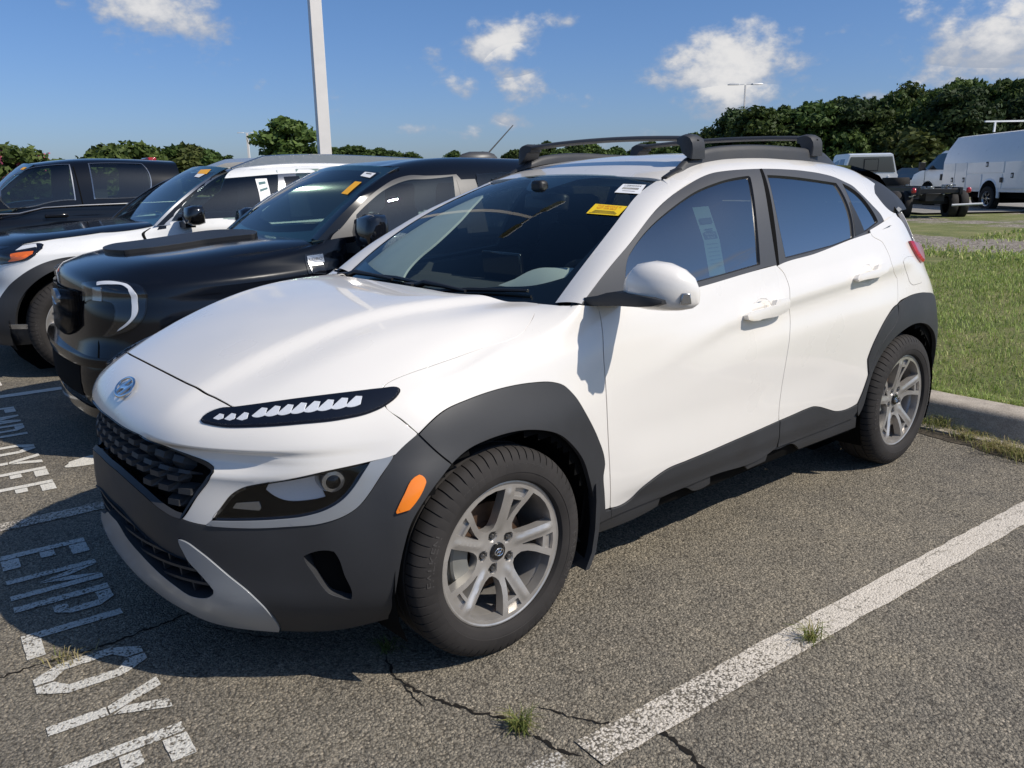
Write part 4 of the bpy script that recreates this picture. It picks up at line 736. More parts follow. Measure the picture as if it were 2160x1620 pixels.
# ================================================================ the white crossover in front
K=empty('parked_car',(-1.2,0,0),label='white crossover with black cladding and roof bars, nearest the camera',cat='car',group=None)
KP=K
class Shift:   # parts are modelled in scene axes; the root sits under the middle of the car
    pass
def kp(o): return o
KEYS=OUT
V_=lambda k:np.array(OUT[k][1])
K0=empty('tmp',(0,0,0))
P_=K0
white='white'
panel('bonnet',white,P_,key='hood',sym=True,grid=.02,thick=.006,gap=.0022)
panel('front_bumper_cover',white,P_,key='nose',sym=True,grid=.014,thick=.008)
panel('lower_bumper','clad',P_,key='bumper',sym=True,grid=.024,off=.001,thick=.03,holes=[V_('vent'),V_('vent')*np.array([-1,1])])
panel('skid_plate','silver',P_,key='chin',sym=True,grid=.02,off=.006,thick=.03,prof=lambda d,W:.006*sstep(0,.02,d))
vt=panel('vent_recess','clad',P_,key='vent',off=-.045,grid=.02,thick=.0,gap=-.004,mirror=True)
# walls of the vent
def rim_wall(name,m,surf,poly,o0,o1,parent,step=.014,mirror=False,sym=False,inset=0):
    poly=np.array(poly,float)
    if sym: poly=np.concatenate([poly,(poly[::-1]*np.array([-1,1]))[1:-1]])
    a=smooth_poly(poly,step); b=inset_poly(a,inset) if inset else a
    A,_=lift(surf,a,o0);B,_=lift(surf,b,o1);n=len(a);V=np.concatenate([A,B]);i=np.arange(n);j=(i+1)%n;F=np.stack([i,j,n+j,n+i],1)
    o=raw(name,V,F,m,parent,smooth=True)
    if mirror: raw(name,V*np.array([1,-1,1]),F[:,::-1],m,parent,smooth=True)
    return o
rim_wall('vent_wall','clad','LOW',V_('vent'),.001,-.05,P_,mirror=True,inset=.006)
panel('fender',white,P_,key='fender',mirror=True,thick=.006,gap=.0024,grid=.02)
panel('wheel_arch_trim','clad',P_,key='arch_front',mirror=True,grid=.02,off=.006,thick=.02,prof=lambda d,W:.007*sstep(0,.018,d)-.010*(1-sstep(.03,.045,np.hypot(lift('LOW',W)[0][:,0],lift('LOW',W)[0][:,2]-.33)-.36)))
dn=lambda k:[V_(k)]
df=panel('front_door',white,P_,key='door_front',mirror=True,grid=.017,thick=.006,gap=.0024,holes=dn('cup_front'))
dr=panel('rear_door',white,P_,key='door_rear',mirror=True,grid=.017,thick=.006,gap=.0024,holes=dn('cup_rear'))
for hk,ck,dnm in (('handle_front','cup_front',df),('handle_rear','cup_rear',dr)):
    panel('handle_cup',white,dnm,key=ck,gap=-.001,thick=0,grid=.012,prof=lambda d,W:-.020*sstep(0,.03,d))
    h=panel('door_handle',white,dnm,key=hk,off=.024,gap=0,grid=.008,thick=.03,bulge=.014,brad=.014,step=.008)
for dnm,pts in ((df,[(1192,-0)]),):
    pass
panel('door_cladding','clad',df,key='clad_front',off=.005,grid=.022,thick=.02,prof=lambda d,W:.006*sstep(0,.02,d))
panel('door_cladding','clad',dr,key='clad_rear',off=.005,grid=.022,thick=.02,prof=lambda d,W:.006*sstep(0,.02,d))
panel('sill','clad',P_,key='sill',off=-.004,mirror=True,grid=.022,thick=.03,prof=lambda d,W:.006*sstep(0,.015,d))
panel('wheel_arch_trim','clad',dr,key='arch_rear_door',off=.006,grid=.02,thick=.02,prof=lambda d,W:.006*sstep(0,.015,d))
panel('wheel_arch_trim','clad',P_,key='arch_rear',off=.006,mirror=True,grid=.02,thick=.02,prof=lambda d,W:.006*sstep(0,.015,d))
U1,V1=LOW.U,LOW.V
q=OUT['quarter'][1]; q=[list(p) for p in q]
qe=q+[(q[-1][0]+.10,q[-1][1]+.01),(4.04,.75),(4.02,.9),(3.92,1.13),(3.80,V1),(q[0][0],V1)]
panel('quarter_panel',white,P_,poly=qe,surf='LOW',mirror=True,thick=.006,gap=.0022)
panel('fuel_door',white,P_,key='fuel_door',off=.0012,gap=.002,grid=.02,thick=.006)
rim_wall('fuel_door_gap','dark','LOW',V_('fuel_door'),.0006,.0004,P_,inset=.004)
# back of the car
panel('rear_bumper','clad',P_,poly=[tuple(p) for p in V_('rq_in')[8:]]+[(4.15,0),(5.03,.0),(5.03,.50),(4.4,.53),(4.0724,.627)],surf='LOW',sym=False,mirror=True,off=.004,thick=.02)
panel('tailgate',white,P_,poly=[(4.0,.60),(4.4,.52),(5.03,.52),(5.03,V1-.02),(4.2,V1-.02),(4.04,.95)],surf='LOW',mirror=True,thick=.02)
panel('tail_light','red',P_,poly=[(3.86,1.005),(3.93,1.02),(4.10,1.03),(4.12,.95),(4.02,.88),(3.95,.90)],surf='LOW',mirror=True,off=.012,bulge=.012,thick=.03,grid=.012)
# headlamps
for side in (1,):
    panel('headlamp_housing','dark',P_,key='headlight',off=-.075,gap=-.004,thick=0,mirror=True,grid=.03)
rim_wall('headlamp_surround','gloss','LOW',V_('headlight'),-.002,-.078,P_,mirror=True)
hl=V_('headlight'); hc=hl.mean(0)
hu0,hu1=hl[:,0].min(),hl[:,0].max(); hv0,hv1=hl[:,1].min(),hl[:,1].max()
def onlow(u,v,off): p,n=lift('LOW',np.array([[u,v]]),off);return Vector(p[0]),Vector(n[0])
def lamp_bits(sg):
    flip=Matrix.Diagonal((1,sg,1)).to_4x4()
    def put(name,mb,m,sm=40):
        me=mb.mesh(name,sm); me.transform(flip)
        if sg<0: me.flip_normals()
        return link(name,me,m,P_)
    # projector barrel, bowl reflector, low turn reflector
    c,n=onlow(hu0+(hu1-hu0)*.66,hv0+(hv1-hv0)*.60,-.045); f=(n+Vector((-.1,.55,-.05))).normalized()
    q=f.to_track_quat('Y','Z').to_matrix()
    b=MB();b.lathe([(.020,.030),(.030,.028),(.034,.02),(.040,.0),(.043,-.03)],28);b.v=[tuple(q@Vector(p)+c) for p in b.v];put('projector',b,'dchrome')
    b=MB();b.lathe([(.0005,.036),(.012,.034),(.021,.028)],24);b.v=[tuple(q@Vector(p)+c) for p in b.v];put('projector_lens',b,'lens')
    poly=[(hu0+(hu1-hu0)*a,hv0+(hv1-hv0)*e) for a,e in ((.26,.40),(.30,.54),(.42,.66),(.52,.70),(.56,.62),(.58,.46),(.60,.32),(.50,.27),(.36,.27))]
    return poly
lp=lamp_bits(1);lamp_bits(-1)
panel('bowl_reflector','lampchrome',P_,poly=lp,surf='LOW',off=-.05,gap=0,grid=.016,thick=.0,mirror=True,prof=lambda d,W:-.018*sstep(0,.05,d))
panel('turn_reflector','dchrome',P_,poly=[(hu0+(hu1-hu0)*a,hv0+(hv1-hv0)*e) for a,e in ((.075,.13),(.10,.225),(.235,.26),(.25,.165),(.24,.115))],surf='LOW',off=-.035,thick=.01,grid=.01,mirror=True)
panel('headlamp_lens','lens',P_,key='headlight',off=-.003,gap=.002,thick=.004,mirror=True,grid=.02)
rim_wall('headlamp_seal','gloss','LOW',V_('headlight'),.0005,-.004,P_,mirror=True,inset=.007)
panel('headlamp_bezel','silver',P_,key='bezel',off=.004,gap=.001,thick=.02,grid=.015,mirror=True,prof=lambda d,W:.008*sstep(0,.02,d))
# slim daytime lamps
panel('daytime_lamp','lampblack',P_,key='drl',off=.004,gap=-.001,thick=.01,grid=.014,mirror=True,step=.01,prof=lambda d,W:.005*sstep(0,.004,d)-.007*sstep(.005,.008,d))
dl=V_('drl');du0,du1=dl[:,0].min(),dl[:,0].max()
cen=lambda t:(np.interp(t,[0,1],[0,1]))
def dmid(t):
    u=du0+(du1-du0)*t;P2=smooth_poly(dl,.006);k=abs(P2[:,0]-u)<.012;return u,P2[k][:,1].min(),P2[k][:,1].max()
for sg in (1,-1):
    for i in range(11):
        t=.12+.067*i if i>2 else (.10,.17,.24)[i]
        u,v0,v1=dmid(t);h=v1-v0;wv=.017 if i>2 else .014
        lo_,hi_=(v0+h*.40,v0+h*.80) if i>2 else (v0+h*.30,v0+h*.66)
        p=[(u-wv,lo_+.003),(u-wv*.45,hi_),(u+wv*.5,hi_-.002),(u+wv,lo_+.006),(u+wv*.3,lo_)]
        p=[(sg*a,b) for a,b in p]
        panel('lamp_facet','lampchrome',P_,poly=p,surf='LOW',off=.0035,gap=.0005,thick=.008,grid=.008,step=.008,bulge=.004,brad=.008)
panel('daytime_lamp_cover','lens',P_,key='drl',off=.011,gap=.004,thick=.003,grid=.02,mirror=True,step=.01)
panel('side_marker','amber',P_,key='marker',off=.007,gap=0,thick=.012,grid=.01,bulge=.006,brad=.01,mirror=True)
# grille
panel('grille_back','dark',P_,key='grille',sym=True,off=-.05,gap=-.01,thick=0,grid=.04)
rim_wall('grille_surround','gloss','LOW',V_('grille'),.004,-.05,P_,sym=True)
gp=np.array(OUT['grille'][1]);gp=np.concatenate([gp,(gp[::-1]*np.array([-1,1]))[1:-1]]);gs=smooth_poly(gp,.012)
gi=inset_poly(gs,.012) if np.sum(gs[:,0]*np.roll(gs[:,1],-1)-np.roll(gs[:,0],-1)*gs[:,1])>0 else inset_poly(gs,.012)
def strip(name,m,surf,a,b,oa,ob,parent):
    A,_=lift(surf,a,oa);B,_=lift(surf,b,ob);n=len(a);i=np.arange(n);j=(i+1)%n
    return raw(name,np.concatenate([A,B]),np.stack([i,j,n+j,n+i],1),m,parent,smooth=True)
strip('grille_rim','clad','LOW',gs,gi,.002,-.010,P_)
mb=MB();pu,pv=.078,.034
for j in range(-1,9):
    for i in range(-9,10):
        u=(i+.5*(j%2))*pu;v=.34+.02+j*pv
        if not pip(np.array([[u,v],[u-.02,v+.012],[u+.02,v-.012]]),gi).all(): continue
        P4=[(u-.030,v+.015),(u+.030,v+.015),(u+.022,v-.012),(u-.022,v-.012),(u-.041,v+.002),(u+.041,v+.002)]
        a,_=lift('LOW',np.array([(u-.020,v+.010),(u+.020,v+.010),(u+.020,v-.006),(u-.020,v-.006)]),-.012)
        c,_=lift('LOW',np.array([(u-.033,v+.019),(u+.033,v+.019),(u+.040,v),(u+.026,v-.019),(u-.026,v-.019),(u-.040,v)]),-.046)
        mb.add(list(a)+list(c),[(0,3,2,1),(4,0,1,5),(5,1,2,6),(6,2,7),(7,2,3,8),(8,3,9),(9,3,0,4)])
gm=mb.build('grille_mesh','clad',P_,smooth=0)
# lower intake
panel('intake_back','dark',P_,key='lower_grille',sym=True,off=-.06,gap=-.01,thick=0,grid=.04)
rim_wall('intake_surround','clad','LOW',V_('lower_grille'),.006,-.06,P_,sym=True)
lg=np.array(OUT['lower_grille'][1]);lgs=np.concatenate([lg,(lg[::-1]*np.array([-1,1]))[1:-1]]);lgs=smooth_poly(lgs,.012)
mb=MB();v0,v1=lg[:,1].min(),lg[:,1].max()
for k in range(1,5):
    v=v0+(v1-v0)*k/5+.004
    us=np.linspace(-.75,.75,121);k_=pip(np.stack([us,np.full(121,v)],1),lgs);us=us[k_]
    if len(us)<3: continue
    rg=[]
    A,_=lift('LOW',np.stack([us,np.full(len(us),v+.004)],1),-.006);B,_=lift('LOW',np.stack([us,np.full(len(us),v-.004)],1),-.006);C_,_=lift('LOW',np.stack([us,np.full(len(us),v)],1),-.05)
    mb.loft([[A[i],B[i],C_[i]] for i in range(len(us))])
    for i in range(-9,10):
        u=(i+.5*(k%2))*.076
        if not pip(np.array([[u,v-.012]]),lgs).all(): continue
        a,_=lift('LOW',np.array([(u-.004,v),(u+.004,v),(u+.002,v-.036),(u-.002,v-.036)]),-.014);c,_=lift('LOW',np.array([(u-.004,v),(u+.004,v),(u+.002,v-.036),(u-.002,v-.036)]),-.05)
        mb.add(list(a)+list(c),[(0,1,2,3),(0,4,5,1),(1,5,6,2),(3,2,6,7),(0,3,7,4)])
mb.build('intake_slats','clad',P_,smooth=0)
# emblem on the nose
lc,ln=onlow(0.0,.634,.003); fx=Vector((0,1,0)); fy=ln.cross(fx)*-1
fy=fx.cross(ln); fy=-fy if fy.z<0 else fy
mb=MB();fr=lambda p:tuple(lc+Vector((0,1,0))*p[0]+fy*p[1]+ln*(p[2]+.004))
hlogo(mb,.062,.034*1.0,.0052,fr)
mb.build('emblem','chrome',P_,smooth=45)
0 and panel('emblem_recess','white2',P_,poly=[(.069*math.cos(a),.634+.041*math.sin(a)) for a in [2*math.pi*i/32 for i in range(32)]],surf='LOW',off=.0006,gap=0,thick=.002,grid=.03)
# dark shell below the skin, with the wheel wells left open
def arch_cut(c): return ((np.hypot(c[:,0],c[:,2]-.33)<.375)|(np.hypot(c[:,0]+2.6,c[:,2]-.33)<.375))&(abs(c[:,1])>.45)
def shell_cut(c): return arch_cut(c)|((c[:,2]>.72)&(c[:,0]<-.45)&(c[:,0]>-2.7)&(abs(c[:,1])>.6)&(c[:,2]>1.0))
grid_sheet('body_shell','dark',P_,'LOW',-U1,U1,0,V1,420,56,off=-.024,cut=lambda c:arch_cut(c)|((c[:,0]>.3)&(c[:,2]<.74)&(c[:,2]>.5)&(abs(c[:,1])<.86))|((c[:,0]>.55)&(c[:,2]<.55)&(c[:,2]>.24)))
mb=MB();mb.box((-1.3,0,.26),(3.6,1.40,.04));mb.box((.40,0,.27),(.5,.7,.03))
for xx in (0,-2.6):
    for sg in (1,-1):
        n=20;rg=[]
        for i in range(n+1):
            a=R(-25+230*i/n);rg.append([(xx+.40*math.cos(a),sg*.50,.33+.40*math.sin(a)),(xx+.385*math.cos(a),sg*.87,.33+.385*math.sin(a))])
        mb.loft(rg,closed=False,caps=False)
        mb.add([(xx+.42*math.cos(2*math.pi*i/24),sg*.50,.40+.42*math.sin(2*math.pi*i/24)) for i in range(24)],[tuple(range(24))])
mb.build('underbody','dark',P_,smooth=30)
# wheels
wheel(P_,0,.878,.331,R(.4),R(-6)); wheel(P_,0,-.878,.331,0,.3,True); wheel(P_,-2.6,.880,.331,0,R(11)); wheel(P_,-2.6,-.880,.331,0,.9,True)
# mud flap behind the front wheel
for sg in (1,-1):
    mb=MB();pts=[(-.405,.50),(-.41,.40),(-.405,.30),(-.39,.22),(-.36,.165)]
    rg=[[(x,sg*.895,z_),(x,sg*.70,z_),(x+.018,sg*.70,z_),(x+.018,sg*.893,z_)] for x,z_ in pts];mb.loft(rg);mb.build('mud_flap','clad',P_,smooth=50)
# ---------------------------------------------------------------- glasshouse
panel('window_frame','pillar',P_,key='frame_outer',off=.004,gap=.0005,thick=.02,grid=.03,mirror=True,holes=[V_('glass_front'),V_('glass_rear'),V_('glass_quarter')])
for k in ('glass_front','glass_rear','glass_quarter'):
    o=panel('side_window','glass' if k=='glass_front' else 'glassr',P_,key=k,off=-.004,gap=-.002,thick=.003,grid=.04,mirror=True)
    rim_wall('window_seal','matte','GR',V_(k),.0045,-.004,P_,inset=.005)
    if k=='glass_front': GF=o
panel('window_divider','matte',P_,key='quarter_trim',off=.006,gap=0,thick=.006,grid=.03,mirror=True)
panel('pillar_gap','dark',P_,key='bpost_line',off=.0046,gap=.0004,thick=.001,grid=.03)
# windscreen with its black printed border
ws=smooth_poly(V_('windscreen'),.02)
wk=np.array(OUT['windscreen'][1])
wfull=[(-1.0,-.03),(-.6,-.045),(0,-.05),(.6,-.045),(1.0,-.03),(1.02,.2),(1.03,.5),(1.03,.8),(1.0,.985),(.6,1.0),(0,1.003),(-.6,1.0),(-1.0,.985),(-1.03,.8),(-1.03,.5),(-1.02,.2)]
hole=[(-.95,.10),(-.4,.085),(.25,.075),(.55,.10),(.80,.115),(.90,.15),(.94,.4),(.945,.7),(.925,.90),(.84,.935),(.25,.945),(.20,.90),(.10,.83),(-.10,.83),(-.20,.90),(-.25,.945),(-.84,.935),(-.935,.90),(-.97,.7),(-.975,.4)]
panel('windscreen_border','gloss',P_,poly=wfull,surf='WS',off=-.004,gap=0,thick=.002,grid=.06,step=.03,holes=[hole])
WSO=panel('windscreen','wglass',P_,poly=wfull,surf='WS',off=.001,gap=.001,thick=.003,grid=.08,step=.03)
# pillar skin from the windscreen edge to the door frame
def strip3(name,m,A,B,parent,bul,n=24,k=8,nrm=None):
    def res(P,n):
        d=np.concatenate([[0],np.cumsum(np.linalg.norm(np.diff(P,axis=0),axis=1))]);s=Spl(d);return s.basis(np.linspace(0,d[-1],n))@P
    A,B=res(A,n),res(B,n);V=[]
    for i in range(n):
        for j in range(k+1):
            t=j/k;p=A[i]*(1-t)+B[i]*t;V.append(p+nrm*bul*4*t*(1-t))
    V=np.array(V);i,j=np.meshgrid(np.arange(n-1),np.arange(k),indexing='ij');a=(i*(k+1)+j).ravel();F=np.stack([a,a+1,a+k+2,a+k+1],1)
    for sg in (1,-1):
        raw(name,V*np.array([1,sg,1]),F if sg<0 else F[:,::-1],m,parent,smooth=True)
A=lift('WS',V_('pillar_ws'),.003)[0];B=lift('GR',V_('pillar_gr'),.002)[0]
strip3('windscreen_pillar',white,A,B,P_,.012,nrm=np.array([.25,.85,.45]))
rl=V_('rail'); cl=V_('c_left')
so_=V_('side_band'); 
low=[p for p in so_ if p[0]<rl[0][0]+.06]
side=[tuple(p) for p in low if p[0]>cl[0][0]-.001]
rail_v=lambda x:np.interp(x,rl[:,0][::-1],rl[:,1][::-1])
up=[(x,rail_v(x)+.006) for x in np.linspace(rl[0][0]+.02,-2.48,14)]
cpts=[tuple(p) for p in cl]
sidepoly=[tuple(p) for p in so_ if cl[0][0]-.001<=p[0]<=rl[0][0]+.19]+cpts[1:-1]+[(-2.44,-.03),(-2.70,-.03),(-2.68,.05),(-2.569,.135),(-2.515,.247),(-2.55,.29),(-2.61,.328),(-2.539,.417),(-2.49,.50)]+[p for p in up[::-1] if p[0]>-2.47]+[(V_('roof_front')[-1][0]-.004,V_('roof_front')[-1][1]-.012)]
panel('side_roof_panel',white,P_,poly=sidepoly,surf='GR',off=.0,gap=.0005,thick=.01,grid=.03,mirror=True)
rf=[tuple(p) for p in V_('roof_front')];rfl=[p for p in rf if p[1]<SR]
rfl=sorted(rfl,key=lambda p:p[1]);
ridge=rfl[-1][0]
left=[(ridge+.002,SR)]+rfl[::-1]+[(rl[0][0]+.01,rl[0][1]+.012)]+[(x,rail_v(x)+.012) for x in np.linspace(rl[0][0]-.05,-2.48,14)]+[(-2.70,rail_v(-2.48)+.10),(-2.72,SR)]
right=[(x,2*SR-s) for x,s in left[1:-1]][::-1]
panel('roof',white,P_,poly=left+right,surf='GR',off=.001,gap=.0,thick=.012,grid=.04)
panel('tailgate_side','matte',P_,poly=[(-2.72,.06),(-2.56,.135),(-2.50,.247),(-2.55,.33),(-2.48,.48),(-2.47,.59),(-2.75,.66),(-2.95,.5),(-2.95,.06)],surf='GR',off=-.006,gap=0,thick=.006,grid=.05,mirror=True)
# black joint between the roof and the side, then the rails
jn=[(x,rail_v(x)) for x in np.linspace(rl[0][0],-2.48,20)]
for sg in (1,-1):
    mb=MB();p0=lift('GR',np.array([(rl[0][0]+.11,rl[0][1]-.012),(rl[0][0]+.055,rl[0][1]+.0),(rl[0][0],rl[0][1]+.006)]),.004)[0]
    mb.tube([(p[0],sg*p[1],p[2]) for p in p0],[.014,.017,.017],8,flat=.4);mb.build('roof_joint','matte',P_,smooth=50)
    uv=np.array([(x,rail_v(x)+.010) for x in np.linspace(rl[0][0]+.03,-2.50,40)]);pp,nn=lift('GR',uv,0)
    t=np.linspace(0,1,40);h=.046*np.minimum(1,np.minimum(t/.16,(1-t)/.14))**.8
    rg=[]
    for i in range(40):
        b=pp[i];hh=h[i];y=b[1];wd=.017+.004*min(1,hh/.04)
        rg.append([(b[0],sg*(y+wd+.006),b[2]-.008),(b[0],sg*(y+wd),b[2]+hh*.55),(b[0],sg*(y+wd*.7),b[2]+hh*.9+.002),(b[0],sg*(y+wd*.1),b[2]+hh+.004),(b[0],sg*(y-wd*.6),b[2]+hh*.95+.003),(b[0],sg*(y-wd),b[2]+hh*.6),(b[0],sg*(y-wd),b[2]-.004+.012)])
    mb=MB();mb.loft(rg);rail=mb.build('roof_rail','clad',P_,smooth=55)
# cross bars with their feet
for xf,xr in ((-1.335,0),(-2.19,0)):
    yb=float(lift('GR',np.array([(xf,rail_v(xf)+.010)]))[0][0][1]);zb=float(lift('GR',np.array([(xf,rail_v(xf)+.010)]))[0][0][2])+.044
    n=33;rg=[]
    for i in range(n):
        y=yb*(1-2*i/(n-1))*.97;a=y/yb;z_=zb+.052+.016*(1-a*a)
        rg.append([(xf-.034,y,z_-.001),(xf-.02,y,z_+.010),(xf+.008,y,z_+.013),(xf+.030,y,z_+.006),(xf+.036,y,z_-.002),(xf+.02,y,z_-.009),(xf-.02,y,z_-.009)])
    mb=MB();mb.loft(rg);cb=mb.build('cross_bar','clad',P_,smooth=50)
    for sg in (1,-1):
        mb=MB();rg=[]
        for yy,z0,z1,wx in ((.90,.036,.066,.036),(.94,.030,.070,.042),(.975,.0,.073,.047),(1.01,-.012,.070,.049),(1.045,-.022,.060,.048),(1.065,-.026,.040,.045),(1.072,-.026,.012,.042)):
            y=sg*yb*yy;rg.append([(xf-wx,y,zb+z0),(xf-wx*.9,y,zb+z1*.9),(xf-wx*.5,y,zb+z1),(xf+wx*.5,y,zb+z1),(xf+wx*.9,y,zb+z1*.9),(xf+wx,y,zb+z0)])
        mb.loft(rg);ft=mb.build('bar_foot','clad',cb,smooth=40)
        mb=MB();mb.lathe([(.0005,.001),(.008,.001),(.009,-.004)],16,c=(0,0,0));mb.v=[(xf+p[0],sg*(yb*1.057+(p[1])+.001),zb+.042+p[2]) for p in mb.v];mb.build('lock_cap','dark',cb)
# tail spoiler and back glass
panel('spoiler','gloss',P_,poly=[(-2.74,SR-.55),(-2.90,SR-.58),(-2.93,SR-.2),(-2.93,SR+.2),(-2.90,SR+.58),(-2.74,SR+.55),(-2.73,SR)],surf='GR',off=.004,gap=0,thick=.03,grid=.05)
mb=MB();a=[(-2.80,.60,1.385),(-2.93,.56,1.36),(-2.93,-.56,1.36),(-2.80,-.60,1.385)]
P3=lift('GR',np.array([(-2.90,s) for s in np.linspace(SR-.60,SR+.60,15)]))[0];P4=LOW.pos(np.array([(u,V1) for u in np.linspace(3.9,U1,8)]));P4=np.concatenate([P4,P4[::-1][1:]*np.array([1,-1,1])])
mb.loft([[tuple(p) for p in P3],[tuple(p) for p in P4]],closed=False,caps=False);mb.build('rear_window','gloss',P_,smooth=60)
for sg in (1,-1):
    mb=MB();mb.loft([[(-2.62,sg*.60,1.462),(-2.60,sg*.52,1.487),(-2.60,sg*.3,1.50)],[(-2.80,sg*.57,1.435),(-2.80,sg*.5,1.462),(-2.80,sg*.3,1.475)],[(-2.93,sg*.545,1.385),(-2.96,sg*.48,1.40),(-2.97,sg*.3,1.41)],[(-2.93,sg*.555,1.36),(-2.95,sg*.48,1.37),(-2.95,sg*.3,1.375)]],closed=False,caps=False);mb.build('spoiler_fin','gloss',P_,smooth=60)
# cowl and wipers
mb=MB();rg=[]
for i in range(31):
    k=-1+2*i/30;y=.70*k
    p=WS.pos(np.array([[k*.97,-.02]]))[0];rg.append([(p[0]-.02,y,p[2]+.004),(p[0]+.07,y,p[2]-.012),(-.31-.02*abs(k),y,1.026),(-.30-.02*abs(k),y,1.0)])
mb.loft(rg,closed=False,caps=False);mb.build('cowl_panel','matte',P_,smooth=50)
def wiper(y0,k1,t1):
    a=Vector((-.30,y0,1.045));b=Vector(WS.pos(np.array([[k1,t1]]))[0])+Vector((.01,0,.02));m_=a.lerp(b,.25)+Vector((0,0,.02))
    mb=MB();mb.tube([a,m_,a.lerp(b,.6)+Vector((0,0,.012)),b],[.014,.012,.008,.006],8)
    c0=Vector(WS.pos(np.array([[k1-.36,t1-.015]]))[0])+Vector((.008,0,.013));c1=Vector(WS.pos(np.array([[k1+.36,t1+.012]]))[0])+Vector((.008,0,.013))
    mb.tube([c0,c0.lerp(c1,.5)+Vector((0,0,.006)),c1],[.006,.009,.006],6);mb.box(a,(.05,.05,.03));mb.build('wiper','matte',P_,smooth=50)
wiper(-.56,-.25,.055);wiper(-.02,.42,.04)
# door mirrors
def mirror_unit(sg):
    rings=[];n=20
    sec=[(.922,.012,.030,1.092,-.500),(.94,.050,.058,1.100,-.503),(.975,.072,.078,1.110,-.508),(1.02,.080,.084,1.112,-.515),(1.065,.078,.081,1.110,-.527),(1.105,.066,.070,1.104,-.540),(1.132,.045,.052,1.097,-.553),(1.146,.018,.026,1.090,-.562)]
    for (y,hx,hz,zc,xc) in sec:
        ring=[]
        for k in range(n):
            a=2*math.pi*k/n;c,s=math.cos(a),math.sin(a);e=.75
            xx=hx*math.copysign(abs(c)**e,c)*(1.0 if c>0 else .42);zz=hz*math.copysign(abs(s)**(.8),s)*(1 if s>0 else .80)
            ring.append((xc+xx,sg*y,zc+zz))
        rings.append(ring)
    mb=MB();mb.loft(rings);mo=mb.build('door_mirror',white,P_,smooth=60)
    # black lower blade and arm
    mb=MB();rg=[]
    for y,x0,x1,z0,z1 in ((.80,-.42,-.56,1.036,1.070),(.86,-.42,-.56,1.038,1.082),(.895,-.425,-.56,1.040,1.094),(.925,-.428,-.56,1.044,1.100),(.96,-.426,-.56,1.046,1.100),(1.02,-.424,-.56,1.050,1.098),(1.070,-.432,-.56,1.056,1.094),(1.095,-.455,-.55,1.064,1.086)):
        rg.append([(x0,sg*y,z0+.012),(x0+.004,sg*y,(z0+z1)/2+.004),(x0,sg*y,z1),(x1,sg*y,z1),(x1,sg*y,z0)])
    mb.loft(rg);mb.build('mirror_arm','clad',mo,smooth=40)
    mb=MB();mb.box((-.512,sg*1.137,1.090),(.036,.012,.034),rz=-sg*.55,tx=.7);mb.build('turn_repeater','dchrome',mo,bevel=.003)
    mb=MB();rg=[[(-.484+.0,sg*y,1.10+hz*math.sin(a)) for a in [0]] for y,hz in ((1,1),)]
    mb=MB();mb.add([(-.562,sg*(1.025+.098*math.cos(a)),1.108+.060*math.sin(a)) for a in [2*math.pi*i/24 for i in range(24)]],[tuple(range(24))]);mb.build('mirror_glass','chrome',mo)
mirror_unit(1)
k0=set(P_.children);mirror_unit(-1)
for o in set(P_.children)-k0:   # the far mirror is folded back against the glass
    M_=Matrix.Translation((-.70,-.90,.0))@Matrix.Rotation(R(-76),4,'Z')@Matrix.Translation((.50,.93,0));o.matrix_local=M_@o.matrix_local
# ---------------------------------------------------------------- cabin
mb=MB();rg=[]
for i in range(21):
    k=-1+2*i/20;y=.70*k
    rg.append([(-.42,y,1.0),(-.60,y,1.035-.01*k*k),(-.80,y,1.02),(-.90,y,.96),(-.90,y,.80),(-.80,y,.62)])
mb.loft(rg,closed=False,caps=False);mb.build('dashboard','interior',P_,smooth=40)
mb=MB();rg=[]
for i in range(15):
    a=-1+2*i/14;rg.append([(-.60,.36+.24*a,1.03),(-.68,.36+.23*a,1.04+.075*(1-a*a)),(-.80,.36+.20*a,1.03+.075*(1-a*a)),(-.84,.36+.19*a,1.0)])
mb.loft(rg,closed=False,caps=False);mb.build('instrument_hood','interior2',P_,smooth=60)
mb=MB();mb.box((-.79,-.06,1.07),(.02,.26,.15),rot=Matrix.Rotation(.12,3,'Y'));mb.build('centre_screen','gloss',P_,bevel=.006)
mb=MB();M3=Matrix.Translation((-.92,.36,.96))@Matrix.Rotation(R(-68),4,'Y')
mb.lathe([(.175+.014*math.cos(2*math.pi*i/8),.014*math.sin(2*math.pi*i/8)) for i in range(8)],36,axis='z',closed=True);mb.box((0,0,-.01),(.10,.13,.03));mb.box((0,.09,-.005),(.03,.16,.02));mb.box((0,-.09,-.005),(.03,.16,.02));mb.box((-.09,0,-.005),(.16,.03,.02))
mb.v=[tuple(M3@Vector(p)) for p in mb.v];mb.build('steering_wheel','seat',P_,smooth=40)
def seat(x,y,wd=.50):
    mb=MB();mb.box((x+.05,y,.56),(.55,wd,.18));mb.build('seat','seat',P_,bevel=.05,smooth=60)
    mb=MB();mb.loft([[(x-.16+dx_,y+yy,z_) for dx_,yy in ((.09,-wd/2*k),(.12,0),(.09,wd/2*k),(-.05,wd/2*k),(-.07,0),(-.05,-wd/2*k))] for x,z_,k in ((x,.62,.9),(x-.05,.80,1),(x-.10,1.0,1),(x-.15,1.16,.75),(x-.16,1.22,.45))]);mb.build('backrest','seat',P_,smooth=60)
    mb=MB();mb.box((x-.30,y,1.29),(.10,.25,.16));mb.build('headrest','seat',P_,bevel=.04,smooth=60)
seat(-1.25,.37);seat(-1.25,-.37);seat(-2.1,.37,.55);seat(-2.1,-.37,.55)
mb=MB();mb.box((-.95,-.0,.62),(.9,.22,.30));mb.build('centre_console','interior',P_,bevel=.03)
